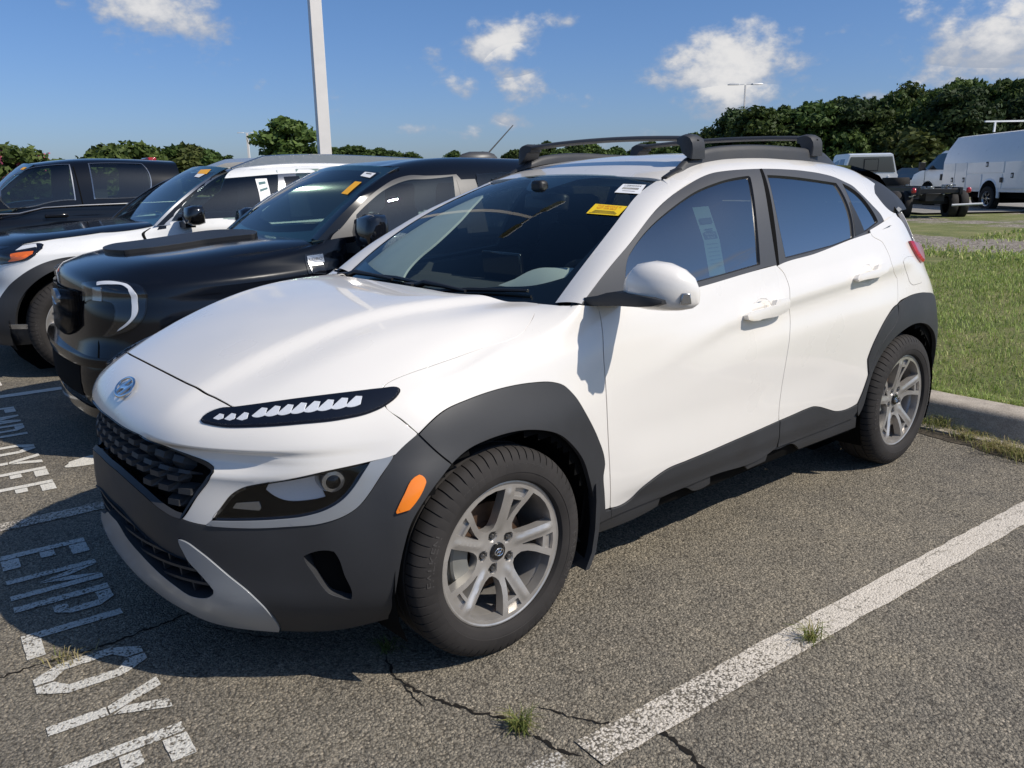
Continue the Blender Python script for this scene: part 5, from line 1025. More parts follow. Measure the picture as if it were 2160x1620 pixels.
mb=MB();mb.box((-1.5,0,.42),(2.4,1.5,.03));mb.build('cabin_floor','dark',P_)
for sg in (1,-1):
    mb=MB();rg=[]
    for x in np.linspace(-.5,-2.5,12):
        zb=float(_zb(x));rg.append([(x,sg*.80,zb+.01),(x,sg*.755,zb+.005),(x,sg*.74,zb-.16),(x,sg*.70,zb-.22),(x,sg*.74,zb-.27),(x,sg*.75,.45)])
    mb.loft(rg,closed=False,caps=False);mb.build('door_trim','interior',P_,smooth=40)
    for x0,x1 in ((-1.50,-1.64),):
        p=lift('GR',np.array([(x0+.0,.02),(x0+.05,.30)]),-.04)[0];q2=lift('GR',np.array([(x1,.02),(x1+.05,.30)]),-.04)[0]
        mb=MB();mb.loft([[tuple(p[0]*np.array([1,sg,1])),tuple(q2[0]*np.array([1,sg,1]))],[tuple(p[1]*np.array([1,sg,1])),tuple(q2[1]*np.array([1,sg,1]))]],closed=False,caps=False);mb.build('pillar_trim','interior',P_)
grid_sheet('headliner','interior2',P_,'GR',-2.7,-1.12,rail_v(-1.5)-.12,2*SR-rail_v(-1.5)+.12,24,40,off=-.05)
grid_sheet('pillar_lining','interior',P_,'WS',.93,1.02,.05,1.0,3,20,off=-.03);panel('pillar_lining','interior2',P_,poly=[(-1.0,.02)]+[tuple(p) for p in V_('lining')[5:]]+[(-.31,.06),(-.4,.03)]+[],surf='WS',off=-.035,gap=0,thick=.01,grid=.06)
mb=MB();mb.box((-.99,0,1.345),(.045,.25,.075),rot=Matrix.Rotation(-.15,3,'Y'));mb.box((-.95,0,1.40),(.05,.07,.08));mb.build('rear_view_mirror','matte',P_,bevel=.015)
mb=MB();mb.box((-2.75,0,.95),(.02,1.3,.7));mb.build('boot_lining','seat',P_)
# ---------------------------------------------------------------- stickers and papers on the glass
def sticker(name,mats,surf,quad,parent,lines,off=.004):
    """flat sheet on the glass: quad in surface coordinates (top-left, top-right, bottom-right, bottom-left); lines = (text or bar, centre x, y, height, width, material)"""
    q=[np.array(p,float) for p in quad];mb=MB()
    at=lambda s,t:(q[0]*(1-s)+q[1]*s)*(1-t)+(q[3]*(1-s)+q[2]*s)*t
    def put(uvs,F,mi,o): P,n=lift(surf,np.array(uvs),o);mb.add(P,F,mi)
    put([at(s,t) for t in (0,.5,1) for s in (0,.5,1)],[(0,1,4,3),(1,2,5,4),(3,4,7,6),(4,5,8,7)],0,off)
    for tx,cx,cy,h,wd,mi in lines:
        if tx is None: put([at(cx-wd/2,cy-h/2),at(cx+wd/2,cy-h/2),at(cx+wd/2,cy+h/2),at(cx-wd/2,cy+h/2)],[(0,1,2,3)],mi,off+.0006*(1 if mi<3 else 1))
        else:
            tv,tf=text_tris(tx);w_=tv[:,0].max();put([at(cx+(x/w_-.5)*wd,cy+(.35-y)*h/.72) for x,y in tv],[tuple(f) for f in tf],mi,off+.0012)
    return link(name,mb.mesh(name),mats,parent)
yq=OUT['note_yellow'][1];wq=OUT['note_white'][1];gq=OUT['note_green'][1]
tiny=[(None,.5+.02*((i*7)%3-1),.64+.085*i,.035,.62+.07*((i*5)%4),2) for i in range(4)]
sticker('yellow_sticker',['yellow','ink2','ink'],'WS',yq,WSO,[('THIS VEHICLE IS',.5,.17,.17,.74,1),('NOT FOR SALE',.47,.40,.17,.62,1)]+tiny)
bars=[(None,.16+.0162*i,.50,.20,.0065+.004*((i*i*7)%3),1) for i in range(42)]
sticker('white_sticker',['paper','ink'],'WS',wq,WSO,[('U2840324',.5,.20,.18,.72,1)]+bars+[(None,.5,.78,.03,.5,1)])
gl=[(None,.5,.22,.085,.74,1),(None,.5,.345,.014,.50,1),(None,.5,.375,.014,.44,1),(None,.5,.44,.105,.80,1),('WHOLESALE',.5,.415,.032,.66,2),('VEHICLE',.5,.465,.032,.46,2)]+[(None,.5,.56+.055*i,.004,.70,1) for i in range(6)]+[('$ FORM',.66,.88,.022,.26,1)]
gq2=[gq[0],gq[1],gq[2],gq[3]]
sticker('green_paper',['green','inkg','pwhite'],'GR',gq2,GF,gl[:1]+gl[1:],off=-.009)
# re-seat everything under the real root
for o in list(K0.children):
    o.parent=K; o.location=o.location-K.location
bpy.data.objects.remove(K0)
# ================================================================ the row of parked neighbours
def uv_of(sn,x,z,left=True):
    S,_=SURF[sn]
    U=np.linspace(.9,S.hi[0]-.6,400);Vv=np.linspace(0,S.hi[1],60);g=np.stack(np.meshgrid(U,Vv,indexing='ij'),-1).reshape(-1,2);p=S.pos(g)
    i=np.argmin((p[:,0]-x)**2+(p[:,2]-z)**2);uv=g[i].copy()
    for _k in range(8):
        p0=S.pos(uv[None])[0];J=np.stack([(S.pos(uv[None]+np.array([[1e-4,0]]))[0]-p0)[[0,2]],(S.pos(uv[None]+np.array([[0,1e-4]]))[0]-p0)[[0,2]]],1)/1e-4
        uv=uv+np.clip(np.linalg.lstsq(J,np.array([x,z])-p0[[0,2]],rcond=None)[0],-.1,.1)
    return (float(uv[0]),float(max(uv[1],0)))
def body_poly(sn,axles,ra,zc):
    S=SURF[sn][0]; P=[(0,0)]
    for ax in axles:
        P+=[uv_of(sn,ax+ra*math.cos(R(a)),zc+ra*math.sin(R(a))) for a in np.linspace(-12,192,19)]
        P[-19]=(P[-19][0],0);P[-1]=(P[-1][0],0)
    return P+[(S.hi[0],0),(S.hi[0],S.hi[1]),(0,S.hi[1])]
def neighbour(code,name,bodym,axles,ra,rt,roofm,screen_m,**k):
    x,y,a=FRAMES[code];root=empty(name,(x,y,0),R(a),**k)
    lo=code+'LOW';S=SURF[lo][0]
    panel('body',bodym,root,poly=body_poly(lo,axles,ra,rt),surf=lo,sym=True,grid=.05,step=.04,thick=.05)
    grid_sheet('body_shell','dark',root,lo,-S.hi[0],S.hi[0],0,S.hi[1],160,24,off=-.05,cut=lambda c:np.any([np.hypot(c[:,0]-q,c[:,2]-rt)<ra+.03 for q in axles],axis=0)&(abs(c[:,1])>.5))
    mb=MB();L_=abs(axles[1])+.8;mb.box((-L_/2-.1,0,.30),(L_-.2,1.4,.08))
    for ax in axles:
        for sg in (1,-1):
            n=16;mb.loft([[(ax+(ra+.03)*math.cos(R(-20+220*i/n)),sg*.52,rt+(ra+.03)*math.sin(R(-20+220*i/n))),(ax+ra*math.cos(R(-20+220*i/n)),sg*.86,rt+ra*math.sin(R(-20+220*i/n)))] for i in range(n+1)],closed=False,caps=False)
            mb.add([(ax+(ra+.05)*math.cos(2*math.pi*i/20),sg*.52,rt+.05+(ra+.05)*math.sin(2*math.pi*i/20)) for i in range(20)],[tuple(range(20))])
    mb.build('underbody','dark',root,smooth=30)
    return root
def simple_mirror(root,m,x,y,z,sx=.10,sy=.26,sz=.19,arm=True,sg=1):
    mb=MB();rg=[]
    for t,kx,kz in ((0,.55,.6),(.1,.85,.85),(.4,1,1),(.8,.95,.95),(.95,.75,.8),(1,.4,.5)):
        yy=y+sg*t*sy;rg.append([(x+sx*.6*kx*c-(sx*.3),yy,z+sz/2*kz*s) for c,s in ((.9,-.75),(1,0),(.75,.8),(.2,1),(-.8,1),(-1,.6),(-1,-.8),(-.3,-1),(.4,-1))])
    mb.loft(rg);o=mb.build('door_mirror',m,root,smooth=45)
    mb=MB();mb.loft([[(x-.06,y-sg*.10,z-sz*.60),(x+.03,y-sg*.10,z-sz*.60),(x+.03,y-sg*.10,z-sz*.35),(x-.06,y-sg*.10,z-sz*.35)],[(x-.06,y+sg*.10,z-sz*.60),(x+.02,y+sg*.10,z-sz*.60),(x+.02,y+sg*.10,z-sz*.25),(x-.06,y+sg*.10,z-sz*.25)]]);mb.build('mirror_arm','matte',o)
    return o
def cabin(root,x0,x1,zb,hw,pale=True):
    mb=MB();mb.box((x0-.10,0,zb-.06),(.5,hw*1.7,.10));mb.build('dashboard','interior',root,bevel=.03)
    for x in (x0-1.0,x0-1.85):
        for sg in (1,-1):
            mb=MB();mb.loft([[(x+a*1-.10*t,sg*hw*.48+b*w_,zb+z_) for a,b in ((.08,-.25),(.08,.25),(-.06,.25),(-.06,-.25))] for z_,w_,t in ((-.5,1,0),(.0,1,1),(.12,.75,1.4),(.16,.45,1.5),(.30,.42,1.6),(.33,.3,1.6))]);mb.build('seat','seat',root,smooth=40)
    mb=MB();mb.box(((x0+x1)/2,0,zb-.62),(abs(x1-x0),hw*1.7,.04));mb.build('cabin_floor','dark',root)
# ---- black pickup
SURF_N=None
LP=neighbour('L','parked_pickup','black',(-.90,-3.98),.40,.35,'black','wglass2',label='black pickup with LOBO badge and matte bonnet stripe beside the white crossover',cat='pickup truck')
for ax,xx in ((-.90,0),(-3.98,0)):
    for sg in (1,-1): wheel(LP,ax,sg*.905,.345,0,.4,sg<0,detail=False,scale=1.04)
panel('bonnet_stripe','matte',LP,key='L.scoop',off=.022,gap=0,thick=.03,grid=.04)
so2=smooth_poly(V_('L.scoop'),.05)
panel('headlamp','gloss',LP,key='L.headlight',off=.004,gap=0,thick=.01,grid=.03,mirror=True)
panel('lamp_signature','lampchrome',LP,key='L.drl',off=.010,gap=.001,thick=.006,grid=.02,mirror=True)
panel('lamp_box','dchrome',LP,key='L.lamp_box',off=.008,gap=0,thick=.006,grid=.03)
panel('headlamp_cover','lens',LP,key='L.headlight',off=.016,gap=.004,thick=.004,grid=.04,mirror=True)
b_=panel('badge','gloss',LP,key='L.badge',off=.004,gap=0,thick=.006,grid=.05)
panel('badge_plate','dchrome',b_,key='L.badge_plate',off=.009,gap=0,thick=.004,grid=.03)
q4=OUT['L.badge'][1]
bq=np.array(OUT['L.badge'][1]);
panel('badge_plate','dchrome',b_,poly=[tuple(bq[0]*(1-s)*(1-t)+bq[1]*s*(1-t)+bq[2]*s*t+bq[3]*(1-s)*t) for s,t in ((.10,.52),(.92,.48),(.95,1.0),(.22,1.0))],surf='LLOW',off=.008,gap=0,thick=.004,grid=.05)
panel('badge_slot','gloss',b_,key='L.badge_slot',off=.011,gap=0,thick=.003,grid=.04)
pl=OUT['L.badge_plate'][1]
sticker('badge_lettering',['dchrome','ink'],'LLOW',pl,b_,[('LOBO',.5,.5,.34,.86,1)],off=.0095)
# grille with upright bars
zg=[(u,v) for u,v in ((.0,0),)]
def vz(sn,u,z):
    S=SURF[sn][0];vv=np.linspace(0,S.hi[1],200);p=S.pos(np.stack([np.full(200,u),vv],1));return float(vv[np.argmin(abs(p[:,2]-z)+(p[:,0]<-.25)*1)])
gpoly=[(-.47,vz('LLOW',.47,.72)),(-.30,vz('LLOW',.3,.655)),(0,vz('LLOW',0,.64)),(.30,vz('LLOW',.3,.655)),(.47,vz('LLOW',.47,.72)),(.50,vz('LLOW',.5,.90)),(0,vz('LLOW',0,.905)),(-.50,vz('LLOW',.5,.90))]
panel('grille_back','dark',LP,poly=gpoly,surf='LLOW',off=.002,gap=0,thick=.002,grid=.06)
gsm=smooth_poly(np.array(gpoly),.02)
for i in range(41):
    u=-.49+.98*i/40
    vv=np.linspace(.3,1.0,120);k_=pip(np.stack([np.full(120,u),vv],1),gsm);vv=vv[k_]
    if len(vv)<4: continue
    a,n=lift('LLOW',np.stack([np.full(12,u),np.linspace(vv[0],vv[-1],12)],1),.002);mb=MB()
    mb.loft([[tuple(a[j]+n[j]*.014+np.array([0,-.0025,0])),tuple(a[j]+n[j]*.014+np.array([0,.0025,0])),tuple(a[j]+np.array([0,.004,0])),tuple(a[j]+np.array([0,-.004,0]))] for j in range(12)]);mb.build('grille_bar','gloss',LP,smooth=40)
c0,n0=lift('LLOW',np.array([[0,vz('LLOW',0,.83)]]),.022);c0,n0=c0[0],n0[0]
mb=MB();mb.loft([[tuple(c0+np.array([0,.115*k*math.cos(a),.048*k*math.sin(a)])+n0*h) for a in [2*math.pi*i/28 for i in range(28)]] for k,h in ((1,-.02),(1,.0),(.93,.008),(.86,.004),(.3,.006))]);mb.build('badge_oval','dchrome',LP,smooth=40)
# bumper: lower black intake, corner pods, chin
for z0,z1,u0,u1,m,o_ in ((.36,.52,-.55,.55,'matte',.002),):
    panel('intake','dark',LP,poly=[(u0,vz('LLOW',abs(u0),z0)),(0,vz('LLOW',0,z0)),(u1,vz('LLOW',u1,z0)),(u1-.03,vz('LLOW',u1,z1)),(0,vz('LLOW',0,z1)),(u0+.03,vz('LLOW',u1,z1))],surf='LLOW',off=o_,gap=0,thick=.002,grid=.06)
us=np.linspace(-1.05,1.05,61);rg=[]
for u in us:
    v=vz('LLOW',abs(u),.575);p,n=lift('LLOW',np.array([[u,v],[u,v-.05]]),0);rg.append([tuple(p[0]+n[0]*.0),tuple(p[0]+n[0]*.035),tuple(p[0]+n[0]*.042+np.array([0,0,-.02])),tuple(p[1]+n[1]*.020),tuple(p[1])])
mb=MB();mb.loft(rg);mb.build('bumper_bar','black',LP,smooth=40)
rg=[]
for u in np.linspace(-1.0,1.0,61):
    p,n=lift('LLOW',np.array([[u,.0],[u,.05]]),0);rg.append([tuple(p[1]+n[1]*.004),tuple(p[1]*.4+p[0]*.6+n[1]*.035),tuple(p[0]+n[0]*.03),tuple(p[0]-n[0]*.04)])
mb=MB();mb.loft(rg);mb.build('chin_lip','gloss',LP,smooth=40)
panel('bumper_gap','dark',LP,key='L.bumper_seam',off=.001,gap=0,thick=.001,grid=.05)
panel('wheel_arch_lip','matte',LP,poly=[uv_of('LLOW',-.90+.47*math.cos(R(a)),.35+.50*math.sin(R(a))) for a in np.linspace(0,180,15)]+[uv_of('LLOW',-.90+.405*math.cos(R(a)),.35+.405*math.sin(R(a))) for a in np.linspace(180,0,15)],surf='LLOW',off=.006,gap=0,thick=.02,grid=.05,mirror=True)
def glasshouse(code,root,fr_m,gl_m,scr_m,roof_m,xr,side_m=None,rails=None,keys=('glass_front','glass_rear'),x_front=None,ws_lo=None):
    g=code+'GR';S=SURF[g][0].S;wsn=code+'WS'
    hs=[V_(code+'.'+k) for k in keys]
    for k in keys: panel('side_window',gl_m,root,key=code+'.'+k,off=.003,gap=0,thick=.004,grid=.06,mirror=True)
    # roof and pillars: skin of the glasshouse behind the windscreen
    W0=SURF[wsn][0]
    edge=[]
    for t in np.linspace(.0,1,9):
        p=W0.pos(np.array([[1.0,t]]))[0]
        # matching point on the side skin: same x and z
        H=SURF[g][0];ss=np.linspace(0,S,240);q=H.pos(np.stack([np.full(240,p[0]),ss],1));i=np.argmin(abs(q[:,2]-p[2])+(q[:,1]<.3)*9)
        edge.append((p[0],float(ss[i])))
    top=[(float(W0.pos(np.array([[k,1.0]]))[0][0])+.0,float(S-(S-edge[-1][1])*k)) for k in (.8,.5,.25,0)]
    poly=[(xr,0.0),(edge[0][0],0.0)]+edge[1:]+top
    # order: from belt rear forward along belt, up the pillar, over to the ridge, back along the ridge
    half=poly+[(xr,S)]
    panel('side_and_roof',side_m or roof_m,root,poly=half,surf=g,off=-.002,gap=0,thick=.01,grid=.06,step=.05,corner=15,mirror=True,holes=hs)
    panel('windscreen_border','gloss',root,poly=[(-1,-.02),(0,-.03),(1,-.02),(1.0,.5),(1.0,1),(0,1.01),(-1,1),(-1.0,.5)],surf=wsn,off=.0,gap=0,thick=.003,grid=.1,step=.06,holes=[[(-.88,.10),(0,.07),(.88,.10),(.9,.5),(.87,.90),(0,.93),(-.87,.90),(-.9,.5)]])
    sc=panel('windscreen',scr_m,root,poly=[(-1,-.02),(0,-.03),(1,-.02),(1.0,.5),(1.0,1),(0,1.01),(-1,1),(-1.0,.5)],surf=wsn,off=.004,gap=0,thick=.003,grid=.1,step=.06)
    for sg in (1,-1):
        mb=MB();rg=[]
        for (x,s_) in edge:
            q=SURF[g][0].pos(np.array([[x,s_]]))[0];t=edge.index((x,s_))/8;p=W0.pos(np.array([[1.0,t]]))[0];p2=W0.pos(np.array([[.96,t]]))[0]
            rg.append([(p2[0],sg*p2[1],p2[2]+.002),(p[0],sg*p[1]*1.0,p[2]+.008),(q[0],sg*(q[1]+.004),q[2]),(q[0]-.08,sg*(q[1]+.005),q[2])])
        mb.loft(rg,closed=False,caps=False);mb.build('windscreen_pillar',fr_m,root,smooth=50)
    # back wall
    H=SURF[g][0];ss=np.linspace(0,2*S,31);p=H.pos(np.stack([np.full(31,xr),ss],1));mb=MB();mb.add([tuple(a) for a in p],[tuple(range(31))]);mb.build('rear_wall',roof_m,root)
    return sc
LS=glasshouse('L',LP,'black','glass3','wglass2','black',-3.25)
panel('window_trim','pillar',LP,key='L.frame',off=.0025,gap=0,thick=.008,grid=.05,mirror=True,holes=[V_('L.glass_front')])
panel('centre_pillar_trim','pillar',LP,poly=[(-2.30,.02),(-2.46,.02),(-2.44,.37),(-2.30,.37)],surf='LGR',off=.004,gap=0,thick=.006,grid=.06,mirror=True)
simple_mirror(LP,'gloss',-1.49,.95,1.17,.13,.24,.20);simple_mirror(LP,'gloss',-1.49,-.95,1.17,.13,.24,.20,sg=-1)
cabin(LP,-1.35,-3.2,1.10,.80)
sticker('yellow_sticker',['orange'],'LWS',OUT['L.note_yellow'][1],LS,[],off=.008);sticker('white_sticker',['paper','ink'],'LWS',OUT['L.note_white'][1],LS,[(None,.5,.3,.2,.5,1)],off=.008)
mb=MB();zf=float(LGR.pos(np.array([[-2.98,LGR.S]]))[0][2])
mb.loft([[(-2.98+a*k,b*k,zf+z_) for a,b in ((.19,0),(.12,.06),(-.05,.075),(-.13,.06),(-.15,0),(-.13,-.06),(-.05,-.075),(.12,-.06))] for k,z_ in ((1,-.02),(.97,.02),(.8,.045),(.45,.062))]);mb.build('aerial_base','polewhite' and 'pillar',LP,smooth=40)
mb=MB();mb.tube([(-3.05,0,zf+.04),(-3.30,-.0,zf+.26)],[.006,.004],8);mb.build('aerial','matte',LP)
mb=MB();mb.box((-4.15,0,1.02),(1.66,1.64,.04));mb.build('load_bed','matte',LP)
# ---- white crossover with black bonnet
EP=neighbour('E','parked_crossover','pearl',(-.67,-3.67),.50,.40,'black','wglass2',label='silver white crossover with black bonnet and black mirror, behind the black pickup',cat='car')
for ax in (-.67,-3.67):
    for sg in (1,-1): wheel(EP,ax,sg*.965,.385,0,.2,sg<0,detail=False,scale=1.16)
panel('bonnet','black',EP,poly=[(0,vz('ELOW',0,.96)),(.45,vz('ELOW',.45,.96)),(.74,vz('ELOW',.74,1.0)),uv_of('ELOW',-.50,1.045),uv_of('ELOW',-.9,1.085),uv_of('ELOW',-1.22,1.12),(.9,ELOW.V),(0,ELOW.V)],surf='ELOW',sym=True,off=.006,gap=0,thick=.01,grid=.05)
panel('headlamp','gloss',EP,key='E.headlight',off=.005,gap=0,thick=.01,grid=.03,mirror=True)
panel('turn_lamp','amber2',EP,key='E.amber',off=.010,gap=0,thick=.004,grid=.02,mirror=True)
hE=V_('E.headlight');
panel('lamp_strip','lampchrome',EP,poly=[tuple(p) for p in (hE[2]+np.array([0,-.012]),hE[3]+np.array([-.02,-.012]),hE[5]+np.array([-.05,.012]),hE[2]+np.array([0,-.05]))],surf='ELOW',off=.009,gap=0,thick=.004,grid=.03)
panel('headlamp_cover','lens',EP,key='E.headlight',off=.014,gap=.004,thick=.004,grid=.04,mirror=True)
panel('wheel_arch_trim','clad',EP,poly=[uv_of('ELOW',-.67+.58*math.cos(R(a)),.38+.545*math.sin(R(a))) for a in np.linspace(-14,194,21)]+[uv_of('ELOW',-.67+.455*math.cos(R(a)),.40+.455*math.sin(R(a))) for a in np.linspace(192,-12,21)],surf='ELOW',off=.012,gap=0,thick=.03,grid=.04,mirror=True,prof=lambda d,W:.012*sstep(0,.03,d))
zz=lambda z_:[(u,vz('ELOW',abs(u),z_)) for u in np.linspace(-1.02,1.02,15)]
panel('lower_bumper','clad',EP,poly=[(u,0) for u in np.linspace(-1.05,1.05,9)]+zz(.40)[::-1],surf='ELOW',off=.01,gap=0,thick=.02,grid=.06)
panel('bumper_strip','dchrome',EP,poly=zz(.40)+[(u,v+.03) for u,v in zz(.40)[::-1]],surf='ELOW',off=.018,gap=0,thick=.01,grid=.06)
panel('grille','matte',EP,poly=[(-.42,vz('ELOW',.4,.62)),(.42,vz('ELOW',.4,.62)),(.56,vz('ELOW',.5,.90)),(-.56,vz('ELOW',.5,.90))],surf='ELOW',off=.006,gap=0,thick=.006,grid=.06)
panel('door_gap','dark',EP,poly=[uv_of('ELOW',-1.25,1.11),uv_of('ELOW',-1.258,1.11),uv_of('ELOW',-1.308,.6),uv_of('ELOW',-1.30,.6)],surf='ELOW',off=.0015,gap=0,thick=.001,grid=.05,corner=5)
ES=glasshouse('E',EP,'black','glass3','wglass2','black',-4.65,side_m='black')
panel('window_trim','dchrome',EP,key='E.frame',off=.0015,gap=0,thick=.006,grid=.06,mirror=True,holes=[V_('E.glass_front')])
panel('centre_pillar_trim','gloss',EP,poly=[(-2.42,.02),(-2.62,.02),(-2.58,.41),(-2.44,.41)],surf='EGR',off=.005,gap=0,thick=.006,grid=.06,mirror=True)
panel('roof_side','pearl',EP,poly=[(-1.93,.465),(-2.1,.455),(-2.6,.445),(-4.5,.44),(-4.5,1.0),(-2.5,1.0),(-2.3,.80),(-2.15,.66),(-1.98,.53)],surf='EGR',off=.004,gap=0,thick=.008,grid=.05,mirror=True)
for sg in (1,-1):
    mb=MB();uv=np.array([(x,.655) for x in np.linspace(-2.05,-4.5,26)]);p=EGR.pos(uv);t=np.linspace(0,1,26);h=.070*np.minimum(1,np.minimum(t/.12,(1-t)/.12))
    mb.loft([[(a[0],sg*(a[1]+.022),a[2]-.004),(a[0],sg*(a[1]+.022),a[2]+hh+.006),(a[0],sg*(a[1]-.015),a[2]+hh+.014),(a[0],sg*(a[1]-.018),a[2]+max(0,hh-.022))] for a,hh in zip(p,h)]);mb.build('roof_rail','dchrome',EP,smooth=30)
simple_mirror(EP,'gloss',-1.50,.99,1.205,.13,.25,.16);simple_mirror(EP,'gloss',-1.50,-.99,1.205,.13,.25,.16,sg=-1)
cabin(EP,-1.35,-4.4,1.10,.85)
sticker('yellow_sticker',['orange'],'EWS',OUT['E.note_yellow'][1],ES,[],off=.008);sticker('white_sticker',['paper'],'EWS',OUT['E.note_white'][1],ES,[],off=.008)
sticker('side_paper',['paper','inkg'],'EGR',OUT['E.note_side'][1],EP,[(None,.5,.18,.10,.6,1),(None,.5,.45,.09,.7,1)]+[(None,.5,.6+.06*i,.006,.6,1) for i in range(5)],off=.009)
# ---- dark crew cab at the far end
FP=neighbour('F','parked_truck','black',(-1.0,-4.6),.48,.42,'black','wglass2',label='large black crew cab pickup truck, farthest of the parked row, at the left edge',cat='pickup truck')
for ax in (-1.0,-4.6):
    for sg in (1,-1): wheel(FP,ax,sg*.985,.41,0,.2,sg<0,detail=False,scale=1.22)
FS=glasshouse('F',FP,'black','glass3','wglass2','black',-3.15)
for k in ('F.glass_front','F.glass_rear'): rim_wall('window_trim','dchrome','FGR',V_(k),.008,.004,FP,inset=-.012)
panel('door_gap','dark',FP,poly=[(-2.0,.0),(-2.012,.0),(-1.99,.44),(-1.98,.44)],surf='FGR',off=.002,gap=0,thick=.001,grid=.06,corner=5)
zbF=float(FGR.pos(np.array([[-2.0,0]]))[0][2])
mb=MB();y_=1.0
mb.tube([(-.95,y_-.02,1.16),(-1.35,y_,1.165),(-1.6,y_,1.22),(-2.0,y_,1.235),(-3.1,y_,1.25)],.008,6);mb.build('belt_trim','dchrome',FP)
for x in (-1.72,-2.75):
    mb=MB();mb.box((x,1.015,1.13),(.24,.03,.035));mb.build('door_handle','gloss',FP,bevel=.008)
simple_mirror(FP,'gloss',-1.0,1.03,1.36,.14,.26,.30);simple_mirror(FP,'gloss',-1.0,-1.03,1.36,.14,.26,.30,sg=-1)
cabin(FP,-1.15,-3.1,1.22,.9)
sticker('orange_sticker',['orange'],'FWS',[(.70,.90),(.92,.90),(.92,.83),(.70,.83)],FS,[],off=.008)
mb=MB();zf=float(FGR.pos(np.array([[-3.0,FGR.S]]))[0][2]);mb.box((-3.0,0,zf+.015),(.10,.40,.04));mb.build('brake_lamp','red',FP,bevel=.01)
# ================================================================ vehicles across the grass
def fwd_frame(px,depth,heading=0.0,z=.24):
    """origin seen in photo column px at a depth along the lens axis; x along the lens axis, y to its left"""
    h=math.atan2(FW[1],FW[0]);fx_,fy_=math.cos(h),math.sin(h);lat=(px-1080)/1712*depth
    return (CAM[0]+fx_*depth+fy_*lat,CAM[1]+fy_*depth-fx_*lat,z),h+heading
def simple_wheel(root,x,y,z,r=.38,w_=.24,hub='dchrome',sg=1):
    mb=MB();h=w_/2;mb.lathe([(r*.6,-h*.9),(r*.72,-h),(r*.95,-h*.95),(r,-h*.7),(r,h*.7),(r*.95,h*.95),(r*.72,h),(r*.6,h*.9)],36);mb.v=[(p[0]+x,p[1]+y,p[2]+z) for p in mb.v];o=mb.build('wheel','rubber',root,smooth=40)
    mb=MB();mb.lathe([(.001,h*.75),(r*.16,h*.75),(r*.2,h*.5),(r*.48,h*.6),(r*.55,h*.85),(r*.61,h*.9)],24)
    if sg<0: mb.v=[(p[0],-p[1],p[2]) for p in mb.v]
    for k in range(6):
        a=R(60*k);mb.box((.36*r*math.cos(a),sg*h*.62,.36*r*math.sin(a)),(r*.22,.02,r*.10),rot=Matrix.Rotation(-a,3,'Y'))
    mb.v=[(p[0]+x,p[1]+y,p[2]+z) for p in mb.v];mb.build('rim',hub,o,smooth=40);return o
(vx,vy,vz_),vh=fwd_frame(2066,27.5,0.02,.20)
UV=empty('utility_van',(vx,vy,vz_),vh,label='white utility van with tool box body and grey side doors, across the grass',cat='van')
mb=MB();b=[]
sec=lambda x,k=0:[(x,0,.62),(x,.0,1.62),(x,-.10,2.0),(x,-.42,2.52-k),(x,-.60,2.56-k),(x,-1.75,2.56-k),(x,-1.93,2.52-k),(x,-2.22,2.0),(x,-2.32,1.62),(x,-2.32,.62)]
# box body behind the cab, with a wheel opening in each flank
mb.loft([sec(-1.9),sec(2.9,.06)]);mb.build('box_body','white2',UV,smooth=25)
def flank(name,m,x0,x1,z0,z1,o_=.006,y=0,parent=None,d=.03):
    mb=MB();mb.box(((x0+x1)/2,y+o_,(z0+z1)/2),(x1-x0,d,z1-z0));return mb.build(name,m,parent or UV,bevel=.008)
for x0,x1,z0,z1,hx,hz in ((2.10,2.86,.72,1.58,2.22,1.0),(1.38,2.06,.72,1.58,1.5,1.0),(-.72,1.34,1.22,1.58,.2,1.50),(-1.86,-.78,.72,1.58,-1.2,1.14),(-.66,-.42,.72,1.18,None,0),(.46,1.34,.72,1.18,None,0)):
    d_=flank('locker_door','white2',x0,x1,z0,z1)
    if hx is not None:
        mb=MB();mb.box((hx,.026,hz),(.13,.02,.16));h_=mb.build('latch','matte',d_,bevel=.01)
        mb=MB();mb.box((hx,.038,hz-.01),(.075,.01,.085));mb.build('latch_plate','lampgrey',d_)
mb=MB();mb.lathe([(.30,.0),(.52,.0),(.55,-.02),(.55,-.06)],32,a0=R(-8),a1=R(188));mb.v=[(p[0],p[1]+.02,p[2]+.50) for p in mb.v];mb.build('wheel_flare','white2',UV,smooth=40)
mb=MB();mb.lathe([(.001,0),(.47,0)],32);mb.v=[(p[0],p[1]+.0225,p[2]+.52) for p in mb.v];mb.build('wheel_well','dark',UV)
mb=MB();mb.box((-.35-.3,.03,1.0),(.14,.02,.16));mb.build('fuel_filler','matte',UV,bevel=.04)
simple_wheel(UV,0,-.06,.40,.40,.26,'dchrome');simple_wheel(UV,0,-2.2,.40,.40,.26,'dchrome',-1);simple_wheel(UV,4.0,-.16,.40,.40,.26);simple_wheel(UV,4.0,-2.1,.40,.40,.26,sg=-1)
